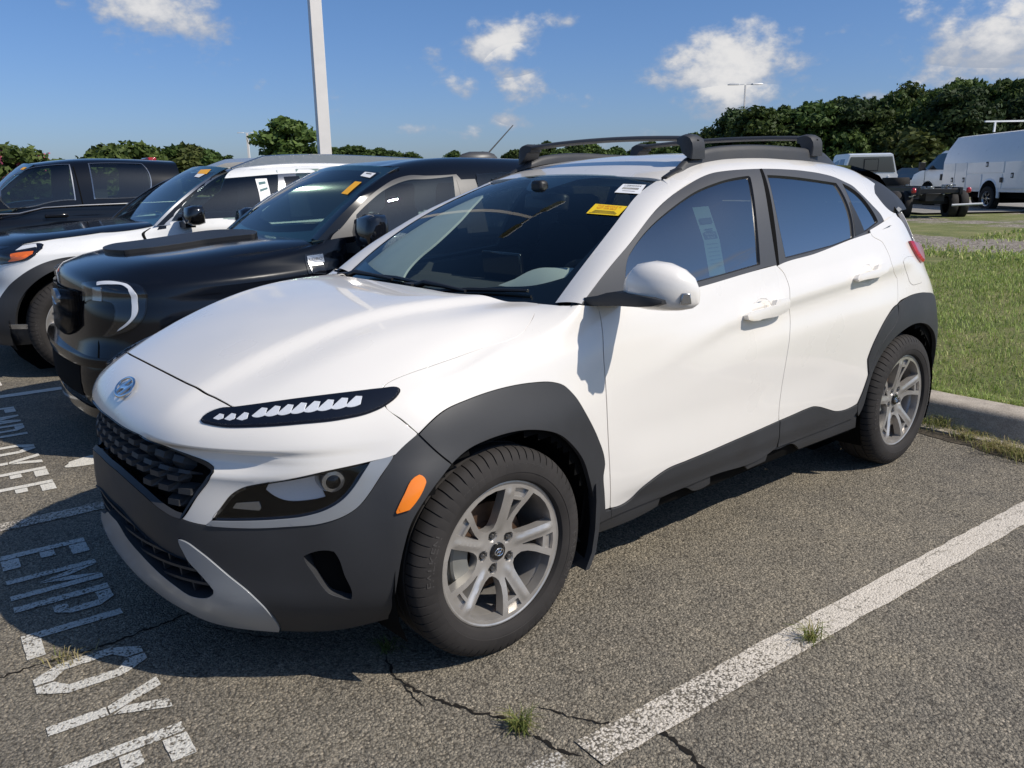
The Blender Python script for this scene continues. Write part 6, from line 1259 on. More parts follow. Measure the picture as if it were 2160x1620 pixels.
# cab
cs=lambda x,zt,zb_,w_,ty:[(x,-.08-(1-w_)*1.1,zb_),(x,-.06-(1-w_)*1.1,1.0 if zt>1.0 else zt-.1),(x,-.10-(1-w_)*1.1,min(zt,1.36)-.02),(x,-ty-(1-w_)*1.1,zt),(x,-2.3+ty+(1-w_)*1.1,zt),(x,-2.22+(1-w_)*1.1,min(zt,1.36)-.02),(x,-2.26+(1-w_)*1.1,1.0 if zt>1.0 else zt-.1),(x,-2.24+(1-w_)*1.1,zb_)]
mb=MB();mb.loft([cs(2.88,2.02,.60,1,.34),cs(3.55,2.04,.60,1,.36),cs(3.75,1.98,.60,1,.36),cs(4.62,1.40,.62,.99,.20),cs(4.8,1.34,.62,.98,.22),cs(5.25,1.22,.60,.97,.26),cs(5.45,1.02,.58,.95,.26),cs(5.48,.72,.56,.95,.24)]);mb.build('cab','white2',UV,smooth=20)
mb=MB();mb.add([(2.98,-.062-.03,1.36),(4.40,-.062-.03,1.38),(3.86,-.29,1.90),(3.70,-.335,1.95),(2.98,-.325,1.95)],[(0,1,2,3,4)]);mb.v=[(p[0],p[1]+.02,p[2]) for p in mb.v];mb.build('cab_window','glass2',UV)
mb=MB();mb.add([(4.60,-.20,1.42),(4.60,-2.1,1.42),(3.78,-1.9,1.97),(3.78,-.40,1.97)],[(0,1,2,3)]);mb.v=[(p[0]+.03,p[1],p[2]+.01) for p in mb.v];mb.build('windscreen','glass2',UV)
mb=MB();mb.box((4.25,.10,1.50),(.12,.22,.30));mb.box((4.25,.02,1.38),(.05,.2,.05));mb.build('door_mirror','matte',UV,bevel=.02)
mb=MB();mb.box((3.10,-.045,1.10),(.10,.03,.22));mb.build('door_handle','matte',UV)
mb=MB();mb.lathe([(.46,0),(.47,-.02)],24,a0=R(5),a1=R(175));mb.lathe([(.001,0),(.45,0)],32);mb.v=[(p[0]+4.0,p[1]-.03,p[2]+.50) for p in mb.v];mb.build('wheel_well','dark',UV)
for x0,x1 in ((4.30,4.306),(2.90,2.906)):
    mb=MB();mb.box(((x0+x1)/2,-.062,1.0),(.012,.008,.75));mb.build('door_gap','dark',UV)
# rear face
mb=MB();mb.box((-1.93,-1.16,1.55),(.05,1.30,1.95));mb.build('rear_door','white2',UV,bevel=.03)
mb=MB();mb.box((-1.955,-1.16,1.62),(.03,.02,1.9));mb.build('rear_door_gap','dark',UV)
for y in (-.18,-2.14):
    mb=MB();mb.box((-1.92,y,1.22),(.06,.15,.34));mb.build('tail_light','red',UV,bevel=.05)
mb=MB();mb.box((-1.92,-.20,1.92),(.03,.12,.15));mb.build('latch','matte',UV,bevel=.01)
mb=MB();mb.box((-1.92,-.20,.86),(.02,.22,.06));mb.box((-1.925,-.20,.72),(.02,.18,.05));mb.build('badge','matte',UV)
mb=MB();mb.box((-2.10,-1.16,.55),(.42,2.3,.20));mb.build('rear_step','bed',UV,bevel=.02)
mb=MB();mb.box((.6,-1.16,.50),(6.6,1.9,.16));mb.box((-.3,-.9,.36),(.2,1.3,.2));mb.build('underbody','dark',UV)
mb=MB();mb.box((-1.2,-.55,2.74),(.05,.05,.36));mb.box((-1.2,-1.8,2.74),(.05,.05,.36));mb.box((-1.2,-1.15,2.90),(.06,1.9,.05));mb.box((1.0,-.55,2.74),(.05,.05,.36));mb.box((1.0,-1.8,2.74),(.05,.05,.36));mb.box((1.0,-1.15,2.90),(.06,1.9,.05));mb.build('ladder_rack','white2',UV)
# ---- bare chassis truck
(cx,cy,cz),ch=fwd_frame(1897,24.0,R(-7),.16)
CT=empty('chassis_truck',(cx,cy,cz),ch,label='white crew cab truck with bare black chassis frame and twin rear wheels, on the grass',cat='truck')
mb=MB()
for y in (-.15,-1.25): mb.box((3.2,y+.1,.80),(8.2,.08,.20))
for x in (-.8,.1,1.2,2.2,3.4): mb.box((x,-.6,.80),(.10,1.1,.12))
mb.box((0,-.6,.50),(.16,1.9,.16));mb.box((-.3,-.6,.62),(.5,.5,.22));mb.box((1.5,-.3,.62),(1.1,.4,.34));mb.box((2.7,-1.0,.60),(1.0,.4,.3));mb.build('chassis_frame','matte',CT,bevel=.01)
mb=MB()
for i in range(26):
    mb.box((random.uniform(-.8,.8),random.uniform(-1.2,.0),random.uniform(.6,1.0)),(random.uniform(.05,.22),random.uniform(.03,.12),random.uniform(.03,.10)),rz=random.uniform(0,3))
mb.build('brackets','dchrome',CT,bevel=.006)
for y in (.30,.02,-1.22,-1.50): simple_wheel(CT,0,y,.40,.40,.22,'dchrome',1 if y>-.5 else -1)
for y in (.25,-1.45): simple_wheel(CT,7.0,y,.40,.40,.24,'dchrome',1 if y>-.5 else -1)
for y in (.12,-1.32):
    mb=MB();mb.box((-.95,y,.82),(.08,.13,.15));mb.build('tail_light','red',CT,bevel=.04)
mb=MB();mb.tube([(-1.0,-.9,.42),(-1.0,-1.7,.45)],.03,8);mb.build('exhaust_tail','lampgrey',CT)
mb=MB();mb.lathe([(.2,-.12),(.38,-.12),(.40,-.06),(.40,.06),(.38,.12),(.2,.12)],32,axis='z');mb.v=[(p[0]+2.1,p[1]-.35,p[2]+1.05) for p in mb.v];mb.build('spare_tyre','rubber',CT,smooth=40)
cb_=lambda x,zt,k:[(x+2.6,.32-k*.0,.75),(x+2.6,.34-k*.0,1.25),(x+2.6,.30-k*.1,1.30),(x+2.6,.12-k*.1,zt),(x+2.6,-1.32+k*.1,zt),(x+2.6,-1.50+k*.1,1.30),(x+2.6,-1.54,1.25),(x+2.6,-1.52,.75)]
mb=MB();mb.loft([cb_(3.0,1.95,0),cb_(3.3,2.0,0),cb_(4.9,2.0,0),cb_(5.1,1.95,0),cb_(5.8,1.32,0),cb_(7.0,1.25,0),cb_(7.1,.9,0)]);mb.build('cab','white2',CT,smooth=22)
mb=MB();mb.add([(5.59,.24,1.34),(5.59,.10,1.88),(5.59,-1.30,1.88),(5.59,-1.44,1.34)],[(0,1,2,3)]);mb.build('rear_window','glass2',CT)
mb=MB();mb.box((5.58,-.60,1.60),(.02,.5,.42));mb.box((5.575,-.60,1.60),(.02,.44,.36),mi=1);mb.build('sliding_pane',['matte','glass2'],CT)
mb=MB();mb.add([(5.95,.30,1.34),(6.65,.30,1.34),(6.65,.13,1.90),(6.05,.13,1.90)],[(0,1,2,3)]);mb.add([(6.75,.30,1.34),(8.05,.30,1.34),(7.6,.13,1.88),(6.75,.13,1.90)],[(0,1,2,3)]);mb.v=[(p[0],p[1]+.012,p[2]) for p in mb.v];mb.build('side_window','glass2',CT)
for i in range(5):
    mb=MB();mb.box((5.585,.1-.33*i,1.05),(.03,.05,.36));mb.build('rear_rib','white2',CT,bevel=.008)
mb=MB();mb.box((5.58,-.9,.98),(.03,.34,.20));mb.build('plate','matte',CT);
# ---- dark car half hidden behind them
(dx_,dy_,dz_),dh=fwd_frame(1890,42,R(70),.2)
DC=empty('dark_car',(dx_,dy_,dz_),dh,label='dark car half hidden behind the chassis truck and the van bonnet',cat='car')
mb=MB();f_=lambda x,z_,w_,zb_=.3:[(x,-w_,zb_),(x,-w_,z_*.55+.2),(x,-w_*.9,z_),(x,w_*.9,z_),(x,w_,z_*.55+.2),(x,w_,zb_)]
mb.loft([f_(-2.3,.9,.8),f_(-2.1,1.0,.88),f_(-1.0,1.02,.9),f_(1.0,1.0,.9),f_(2.0,.88,.88),f_(2.3,.7,.8)]);mb.build('body','black',DC,smooth=30)
mb=MB();mb.loft([f_(-2.0,1.02,.80,.95),f_(-1.4,1.5,.66,.95),f_(.2,1.52,.66,.95),f_(1.0,1.02,.8,.95)]);mb.build('cabin','glass2',DC,smooth=30)
for x in (-1.4,1.4):
    for y in (-.8,.8): simple_wheel(DC,x,y,.33,.33,.22,sg=1 if y>0 else -1)
# ================================================================ ground
LA=R(-3.8); E1=np.array([math.cos(LA),math.sin(LA)]); E2=np.array([-math.sin(LA),math.cos(LA)]); O2=np.array([-3.35,1.0])
def lot(s,t,z=0): p=O2+E1*s+E2*t; return (p[0],p[1],z)
def node_mat(name):
    m=bpy.data.materials.new(name);m.use_nodes=True;t=m.node_tree;return m,t,t.nodes['Principled BSDF']
def tnode(t,ty,**k):
    n=t.nodes.new(ty)
    for a,b in k.items():
        if a in n.inputs: n.inputs[a].default_value=b
        else: setattr(n,a,b)
    return n
def ramp(t,src,stops):
    r=t.nodes.new('ShaderNodeValToRGB');t.links.new(src,r.inputs[0]);el=r.color_ramp.elements
    while len(el)<len(stops): el.new(.5)
    for e,(p,c) in zip(el,stops): e.position=p;e.color=(*c,1) if len(c)==3 else c
    return r.outputs[0]
def mixc(t,f,a,b,mode='MIX'):
    x=t.nodes.new('ShaderNodeMix');x.data_type='RGBA';x.blend_type=mode
    for s_,v in ((0,f),(6,a),(7,b)):
        if hasattr(v,'is_linked') or hasattr(v,'links'): t.links.new(v,x.inputs[s_])
        else: x.inputs[s_].default_value=v if s_==0 else (*v,1)
    return x.outputs[2]
def asphalt_graph(t,tcv):
    vo=tnode(t,'ShaderNodeTexVoronoi',Scale=120.0);t.links.new(tcv,vo.inputs['Vector'])
    vo2=tnode(t,'ShaderNodeTexVoronoi',Scale=260.0);t.links.new(tcv,vo2.inputs['Vector'])
    sepc=t.nodes.new('ShaderNodeSeparateColor');t.links.new(vo.outputs['Color'],sepc.inputs[0])
    sep2=t.nodes.new('ShaderNodeSeparateColor');t.links.new(vo2.outputs['Color'],sep2.inputs[0])
    stone=ramp(t,sepc.outputs[0],[(0,(.085,.081,.072)),(.45,(.17,.16,.14)),(.75,(.245,.23,.20)),(.93,(.31,.285,.245)),(1.0,(.50,.46,.40))])
    fine=ramp(t,sep2.outputs[1],[(0,(.07,.068,.063)),(.6,(.15,.142,.127)),(1,(.31,.295,.26))])
    pits=ramp(t,vo.outputs['Distance'],[(0,(1,1,1)),(.55,(.95,.95,.95)),(.80,(.45,.44,.43))])
    c=mixc(t,.55,stone,fine);c=mixc(t,1.0,c,(1.26,1.19,1.07),'MULTIPLY');c=mixc(t,1.0,c,pits,'MULTIPLY')
    big=tnode(t,'ShaderNodeTexNoise',Scale=.75,Detail=6.0,Roughness=.6);t.links.new(tcv,big.inputs['Vector'])
    st=ramp(t,big.outputs['Fac'],[(.30,(.66,.65,.66)),(.45,(.98,.98,.98)),(.60,(1.06,1.05,1.02)),(.75,(.86,.85,.86))])
    c=mixc(t,1.0,c,st,'MULTIPLY')
    mid=tnode(t,'ShaderNodeTexNoise',Scale=5.0,Detail=5.0,Roughness=.65);t.links.new(tcv,mid.inputs['Vector'])
    c=mixc(t,1.0,c,ramp(t,mid.outputs['Fac'],[(.3,(.84,.84,.85)),(.7,(1.15,1.13,1.09))]),'MULTIPLY')
    hgt=t.nodes.new('ShaderNodeMath');hgt.operation='MULTIPLY_ADD';t.links.new(vo2.outputs['Distance'],hgt.inputs[0]);hgt.inputs[1].default_value=-.5;m2=t.nodes.new('ShaderNodeMath');m2.operation='MULTIPLY';t.links.new(vo.outputs['Distance'],m2.inputs[0]);m2.inputs[1].default_value=-1.0;t.links.new(m2.outputs[0],hgt.inputs[2])
    return c,hgt.outputs[0],vo,mid
AS,t,b=node_mat('asphalt');tcn=t.nodes.new('ShaderNodeTexCoord')
c,h,vo,mid=asphalt_graph(t,tcn.outputs['Object'])
t.links.new(c,b.inputs['Base Color']);b.inputs['Roughness'].default_value=.82;b.inputs['Specular IOR Level'].default_value=.35
bp=tnode(t,'ShaderNodeBump',Strength=.85,Distance=.006);t.links.new(h,bp.inputs['Height']);t.links.new(bp.outputs[0],b.inputs['Normal'])
def paint_mat(name,wear,base=(.66,.62,.55),crack=True):
    m,t,b=node_mat(name);tcn=t.nodes.new('ShaderNodeTexCoord');v=tcn.outputs['Object']
    c,h,vo,mid=asphalt_graph(t,v)
    n=tnode(t,'ShaderNodeTexNoise',Scale=70.0,Detail=5.0,Roughness=.7);t.links.new(v,n.inputs['Vector'])
    n2=tnode(t,'ShaderNodeTexNoise',Scale=3.2,Detail=4.0,Roughness=.6);t.links.new(v,n2.inputs['Vector'])
    a=t.nodes.new('ShaderNodeMath');a.operation='MULTIPLY_ADD';t.links.new(n2.outputs['Fac'],a.inputs[0]);a.inputs[1].default_value=.55;t.links.new(n.outputs['Fac'],a.inputs[2])
    a2=t.nodes.new('ShaderNodeMath');a2.operation='MULTIPLY_ADD';t.links.new(vo.outputs['Distance'],a2.inputs[0]);a2.inputs[1].default_value=-.42;t.links.new(a.outputs[0],a2.inputs[2])
    f=ramp(t,a2.outputs[0],[(wear-.035,(0,0,0)),(wear+.035,(1,1,1))])
    if crack:
        sx=t.nodes.new('ShaderNodeSeparateXYZ');t.links.new(v,sx.inputs[0]);wr=t.nodes.new('ShaderNodeMapRange');t.links.new(sx.outputs[0],wr.inputs[0]);wr.inputs[1].default_value=-1.4;wr.inputs[2].default_value=.15;wr.inputs[3].default_value=.0;wr.inputs[4].default_value=.20;sb_=t.nodes.new('ShaderNodeMath');sb_.operation='SUBTRACT';t.links.new(a2.outputs[0],sb_.inputs[0]);t.links.new(wr.outputs[0],sb_.inputs[1]);f=ramp(t,sb_.outputs[0],[(wear-.035,(0,0,0)),(wear+.035,(1,1,1))])
        vc=tnode(t,'ShaderNodeTexVoronoi',Scale=7.5,feature='DISTANCE_TO_EDGE',Randomness=1.0);wp=t.nodes.new('ShaderNodeVectorMath');wp.operation='MULTIPLY_ADD';t.links.new(mid.outputs['Color'],wp.inputs[0]);wp.inputs[1].default_value=(.22,.22,0);t.links.new(v,wp.inputs[2]);t.links.new(wp.outputs[0],vc.inputs['Vector'])
        f=mixc(t,1.0,f,ramp(t,vc.outputs['Distance'],[(.004,(.25,.25,.25)),(.014,(1,1,1))]),'MULTIPLY')
    pc=mixc(t,1.0,base,ramp(t,n.outputs['Fac'],[(.3,(.80,.79,.77)),(.7,(1.08,1.08,1.07))]),'MULTIPLY')
    t.links.new(mixc(t,f,c,pc),b.inputs['Base Color']);b.inputs['Roughness'].default_value=.75
    bp=tnode(t,'ShaderNodeBump',Strength=.7,Distance=.005);t.links.new(h,bp.inputs['Height']);t.links.new(bp.outputs[0],b.inputs['Normal']);return m
PM=paint_mat('worn_line_paint',.36,(.62,.565,.49));PL=paint_mat('letter_paint',.47,(.62,.60,.55),False);PF=paint_mat('faded_line_paint',.62,(.5,.47,.42),False);PW=paint_mat('bright_line_paint',.30,(.72,.69,.62),False)
def flat(name,pts,z,m,kind='structure',tri=None):
    o=link(name,None or bpy.data.meshes.new(name),m);me=o.data;me.from_pydata([(x,y,z) for x,y in pts],[],[tuple(range(len(pts)))] if tri is None else tri);me.update();return tag(o,kind=kind)
# asphalt car park up to the kerb
flat('asphalt',[lot(s,t)[:2] for s,t in ((-.30,-90),(70,-90),(70,90),(-.30,90))],0,AS)
# wide ground to the horizon
GM,t,b=node_mat('far_ground');tcn=t.nodes.new('ShaderNodeTexCoord')
n=tnode(t,'ShaderNodeTexNoise',Scale=.06,Detail=8.0);t.links.new(tcn.outputs['Object'],n.inputs['Vector'])
t.links.new(ramp(t,n.outputs['Fac'],[(.35,(.055,.075,.025)),(.55,(.10,.11,.05)),(.7,(.17,.15,.10))]),b.inputs['Base Color']);b.inputs['Roughness'].default_value=.95
flat('ground',[(1400*math.cos(a),1400*math.sin(a)) for a in [2*math.pi*i/64 for i in range(64)]],-.12,GM)
# kerb: a low concrete section with rounded edge
KM,t,b=node_mat('kerb_concrete');tcn=t.nodes.new('ShaderNodeTexCoord');n=tnode(t,'ShaderNodeTexNoise',Scale=7.0,Detail=9.0,Roughness=.7);t.links.new(tcn.outputs['Object'],n.inputs['Vector'])
n2=tnode(t,'ShaderNodeTexNoise',Scale=160.0,Detail=3.0);t.links.new(tcn.outputs['Object'],n2.inputs['Vector'])
c=mixc(t,1.0,ramp(t,n.outputs['Fac'],[(.25,(.26,.225,.18)),(.5,(.46,.40,.325)),(.75,(.56,.50,.41))]),ramp(t,n2.outputs['Fac'],[(.35,(.72,.71,.7)),(.6,(1.05,1.05,1.05))]),'MULTIPLY');t.links.new(c,b.inputs['Base Color']);b.inputs['Roughness'].default_value=.9
bp=tnode(t,'ShaderNodeBump',Strength=.5,Distance=.004);t.links.new(n2.outputs['Fac'],bp.inputs['Height']);t.links.new(bp.outputs[0],b.inputs['Normal'])
prof=[(.10,-.01),(.095,.018),(.085,.022),(.005,.022),(0,.03),(-.018,.125),(-.028,.146),(-.045,.158),(-.07,.163),(-.20,.166),(-.225,.162),(-.235,.15),(-.24,.05),(-.24,-.1)]
tt=np.concatenate([np.arange(-40,-4,2.0),np.arange(-4,6,.25),np.arange(6,40,2.0)])
mb=MB();mb.loft([[lot(s+.004*math.sin(t*7.3+s*40),t,z+.002*math.sin(t*5.1)) for s,z in prof] for t in tt],closed=False,caps=False);tag(mb.build('kerb',KM,None,smooth=50),kind='structure')
dirt=mat('gutter_dirt',(.060,.048,.032),.95,var=.5,vscale=14,bump=(60,.8,.01))
rr_=random.Random(3);mbd=[];nd_=180
for i in range(nd_):
    q=-3+10*i/nd_;mbd+=[lot(.088,q,.008),lot(.20+.08*math.sin(q*2.1)*math.sin(q*.7+1)+rr_.uniform(-.02,.02),q,.003)]
me=bpy.data.meshes.new('gutter_dirt');me.from_pydata(mbd,[],[(2*i,2*i+1,2*i+3,2*i+2) for i in range(nd_-1)]);tag(link('gutter_dirt',me,dirt),kind='structure')
# grass verge sloping gently up behind it
def gz(s): return .135+.012*np.clip(-s,0,8)/8+.0042*np.clip(-s-4,0,40)
TM,t,b=node_mat('verge_soil');tcn=t.nodes.new('ShaderNodeTexCoord');v=tcn.outputs['Object']
n=tnode(t,'ShaderNodeTexNoise',Scale=1.3,Detail=8.0,Roughness=.65);t.links.new(v,n.inputs['Vector']);nf=tnode(t,'ShaderNodeTexNoise',Scale=34.0,Detail=6.0,Roughness=.75);t.links.new(v,nf.inputs['Vector'])
gv=tnode(t,'ShaderNodeTexVoronoi',Scale=26.0);t.links.new(v,gv.inputs['Vector']);gs_=t.nodes.new('ShaderNodeSeparateColor');t.links.new(gv.outputs['Color'],gs_.inputs[0])
grc=mixc(t,1.0,ramp(t,n.outputs['Fac'],[(.3,(.11,.135,.035)),(.5,(.19,.20,.065)),(.7,(.29,.26,.12))]),ramp(t,nf.outputs['Fac'],[(.3,(.55,.55,.5)),(.7,(1.35,1.35,1.3))]),'MULTIPLY')
grav=mixc(t,1.0,ramp(t,gs_.outputs[0],[(0,(.13,.105,.08)),(.5,(.27,.23,.185)),(.9,(.40,.35,.29)),(1,(.52,.47,.40))]),ramp(t,nf.outputs['Fac'],[(.3,(.7,.7,.7)),(.7,(1.2,1.2,1.2))]),'MULTIPLY')
at_=t.nodes.new('ShaderNodeAttribute');at_.attribute_name='gravel'
fm=t.nodes.new('ShaderNodeMath');fm.operation='MULTIPLY_ADD';t.links.new(n.outputs['Fac'],fm.inputs[0]);fm.inputs[1].default_value=1.6;m3=t.nodes.new('ShaderNodeMath');m3.operation='ADD';t.links.new(at_.outputs['Fac'],m3.inputs[0]);m3.inputs[1].default_value=-.95;t.links.new(m3.outputs[0],fm.inputs[2])
nf2=t.nodes.new('ShaderNodeMath');nf2.operation='MULTIPLY_ADD';t.links.new(nf.outputs['Fac'],nf2.inputs[0]);nf2.inputs[1].default_value=.5;t.links.new(fm.outputs[0],nf2.inputs[2])
gf=ramp(t,nf2.outputs[0],[(.42,(0,0,0)),(.60,(1,1,1))])
t.links.new(mixc(t,gf,grc,grav),b.inputs['Base Color']);b.inputs['Roughness'].default_value=.95
bp=tnode(t,'ShaderNodeBump',Strength=.9,Distance=.03);t.links.new(nf.outputs['Fac'],bp.inputs['Height']);t.links.new(bp.outputs[0],b.inputs['Normal'])
def gravel_amount(s,t_):
    d=-s; a=np.exp(-((d-11.4-.35*np.sin(t_*.35))/1.35)**2)*1.15+ .55*np.exp(-((d-17.5)/1.8)**2)+.45*np.clip((d-19)/6,0,1)
    return np.clip(a,0,1.2)
ss_=np.concatenate([np.arange(-.235,-24,-.5),np.arange(-24,-60,-3.0),np.array([-60,-90,-140,-220])]);tv_=np.concatenate([np.arange(-160,-30,10.0),np.arange(-30,26,.8),np.arange(26,120,8.0)])
V=[];ga=[]
for s in ss_:
    for q in tv_: V.append(lot(s,q,float(gz(s))+.012*math.sin(s*1.7+q*.9)+.008*math.sin(q*2.3)));ga.append(float(gravel_amount(s,q)))
nn_=len(tv_);i,j=np.meshgrid(np.arange(len(ss_)-1),np.arange(nn_-1),indexing='ij');a=(i*nn_+j).ravel()
gt=raw('verge',V,np.stack([a,a+1,a+nn_+1,a+nn_],1),TM,smooth=True);tag(gt,kind='structure')
at=gt.data.attributes.new('gravel','FLOAT','POINT');at.data.foreach_set('value',ga)
# service lane where the vans stand
LM=mat('lane_concrete',(.25,.235,.21),.9,var=.2,vscale=.8)
def lane(dep0,dep1,l0,l1):
    h=math.atan2(FW[1],FW[0]);fx_,fy_=math.cos(h),math.sin(h)
    return [(CAM[0]+fx_*d+fy_*l,CAM[1]+fy_*d-fx_*l) for d,l in ((dep0,l0),(dep0+1.5,l1),(dep1+2,l1),(dep1,l0))]
lp_=lane(25.2,36,12.6,60);me=bpy.data.meshes.new('service_lane');me.from_pydata([(x,y,.272) for x,y in lp_],[],[(0,1,2,3)]);o=link('service_lane',me,LM);tag(o,kind='structure')
# ---------------------------------------------------------------- paint on the asphalt
def stripe(name,s0,s1,tc_,wd,m,z=.004,jit=.004):
    n=max(2,int(abs(s1-s0)/.06));A=[];B=[]
    for i in range(n+1):
        s=s0+(s1-s0)*i/n;A.append(lot(s,tc_-wd/2+random.uniform(-jit,jit),z));B.append(lot(s,tc_+wd/2+random.uniform(-jit,jit),z))
    me=bpy.data.meshes.new(name);me.from_pydata(A+B,[],[(i,i+1,n+2+i,n+1+i) for i in range(n)]);o=link(name,me,m);return tag(o,kind='structure')
stripe('parking_line',.15,3.46,.622,.112,PM);stripe('parking_line',3.52,5.2,.615,.105,PF)
for tc_ in (-2.02,-4.70,-7.38,-10.06,-12.7,3.32): stripe('parking_line',.2,5.0 if tc_<0 else 4.6,tc_,.10,PM if tc_==-2.02 else PW)
W_,H_,S_=.185,.305,.045
def letter(ch):
    r=lambda x0,y0,x1,y1:[(x0,y0),(x1,y0),(x1,y1),(x0,y1)]
    if ch=='E': return [r(0,0,S_,H_),r(S_+.008,0,.155,.062),r(S_+.008,.135,.115,.187),r(S_+.008,H_-.062,.155,H_)]
    if ch=='L': return [r(0,0,S_,H_),r(S_+.004,0,.17,.052)]
    if ch=='M': return [r(0,0,.040,H_),r(.150,0,.190,H_),[(.046,H_),(.046,H_-.09),(.091,.10),(.091,.20)],[(.144,H_),(.144,H_-.09),(.099,.10),(.099,.20)]]
    if ch=='P': return [r(0,0,S_,H_),[(S_+.008,H_),(.12,H_),(.165,H_-.05),(.12,H_-.05),(S_+.008,H_-.05)],[(.12,H_-.05),(.165,H_-.05),(.165,.16),(.122,.16)],[(S_+.03,.115),(.125,.115),(.165,.16),(.122,.16),(S_+.03,.158)]]
    if ch=='Y': return [r(.070,0,.115,.15),[(.0,H_),(.052,H_),(.112,.155),(.072,.155)],[(.135,H_),(.185,H_),(.122,.162),(.098,.20)]]
    if ch=='O':
        a=[(0,.075),(.045,.085),(.045,.22),(0,.23)];b_=[(.14,.085),(.185,.075),(.185,.23),(.14,.22)]
        return [a,b_,[(0,.23),(.045,.22),(.088,.255),(.088,H_),(.05,H_)],[(.097,H_),(.097,.255),(.14,.22),(.185,.23),(.135,H_)],[(.045,.085),(0,.075),(.05,0),(.088,0),(.088,.05)],[(.097,0),(.135,0),(.185,.075),(.14,.085),(.097,.05)]]
def word(toff,m):
    mb=MB()
    for ch,t0 in zip('EMPLOYEE',(-1.68,-1.425,-1.175,-.94,-.685,-.43,-.16,.09)):
        for poly in letter(ch):
            P=[]
            k=len(poly)
            for i in range(k):
                a,b_=poly[i],poly[(i+1)%k];n=max(1,int(math.hypot(a[0]-b_[0],a[1]-b_[1])/.02))
                for q in range(n): f=q/n;P.append((a[0]+(b_[0]-a[0])*f+random.uniform(-.0012,.0012),a[1]+(b_[1]-a[1])*f+random.uniform(-.0012,.0012)))
            ar=sum(P[i][0]*P[(i+1)%len(P)][1]-P[(i+1)%len(P)][0]*P[i][1] for i in range(len(P)))
            if ar<0: P=P[::-1]
            mb.add([lot(4.575-y,t0+toff+x,.004) for x,y in P],[tuple(range(len(P)))])
    me=bpy.data.meshes.new('stall_lettering');me.from_pydata(mb.v,[],mb.f);me.update()
    o=link('stall_lettering',me,m);tag(o,kind='structure')
word(0,PL);word(-2.65,PW);word(-5.33,PW);word(2.66,PL)
cs_=np.array([.52,-2.02]);me=bpy.data.meshes.new('paint_spill');P=[(cs_[0]+(.12+.014*math.sin(5*a))*math.cos(a),cs_[1]+(.085+.012*math.sin(3*a+1))*math.sin(a),.004) for a in [2*math.pi*i/40 for i in range(40)]];me.from_pydata(P,[],[tuple(range(40))]);tag(link('paint_spill',me,PW),kind='structure')
# cracks: ragged dark seams
CM_=mat('crack_dirt',(.018,.016,.014),.95,spec=.1)
def gpt(px,py):
    d=FW+(px-1080)/1712*RT-(py-810)/1712*UP;k=-CAM[2]/d[2];return CAM[0]+d[0]*k,CAM[1]+d[1]*k
def crack(pts,wd,seed):
    rr=random.Random(seed);Q=[]
    for (a,b_) in zip(pts[:-1],pts[1:]):
        n=max(3,int(math.hypot(b_[0]-a[0],b_[1]-a[1])/.012))
        for i in range(n):
            f=i/n;Q.append((a[0]+(b_[0]-a[0])*f+rr.gauss(0,.004),a[1]+(b_[1]-a[1])*f+rr.gauss(0,.004)))
    Q.append(pts[-1]);V=[];n=len(Q)
    for i,q in enumerate(Q):
        a,b_=Q[max(i-1,0)],Q[min(i+1,n-1)];dx,dy=b_[0]-a[0],b_[1]-a[1];l=math.hypot(dx,dy)+1e-9;w_=wd*rr.uniform(.15,1.0)*min(1,min(i,n-1-i)/6+.1)
        V+=[(q[0]-dy/l*w_,q[1]+dx/l*w_,.0022),(q[0]+dy/l*w_,q[1]-dx/l*w_,.0022)]
    me=bpy.data.meshes.new('crack');me.from_pydata(V,[],[(2*i,2*i+1,2*i+3,2*i+2) for i in range(n-1)]);tag(link('crack',me,CM_),kind='structure')
crack([gpt(*p) for p in ((812,1372),(818,1400),(836,1432),(872,1452),(930,1480),(1000,1503),(1062,1518),(1110,1546),(1180,1584),(1240,1600))],.0075,1)
crack([gpt(*p) for p in ((1128,1490),(1200,1512),(1286,1532),(1330,1570),(1350,1590))],.0045,2)
crack([gpt(*p) for p in ((1318,1512),(1370,1538),(1420,1560),(1450,1590),(1492,1630),(1530,1680))],.010,3)
crack([gpt(*p) for p in ((-60,1442),(20,1424),(90,1400),(150,1385),(250,1352),(330,1322),(420,1285))],.006,4)
crack([gpt(*p) for p in ((1560,1420),(1620,1390),(1690,1358),(1760,1322),(1830,1290),(1900,1252))],.004,5)
crack([gpt(*p) for p in ((836,1432),(850,1450),(880,1478),(900,1490))],.004,6)
crack([gpt(*p) for p in ((640,1350),(560,1345),(470,1330),(420,1318))],.004,7)
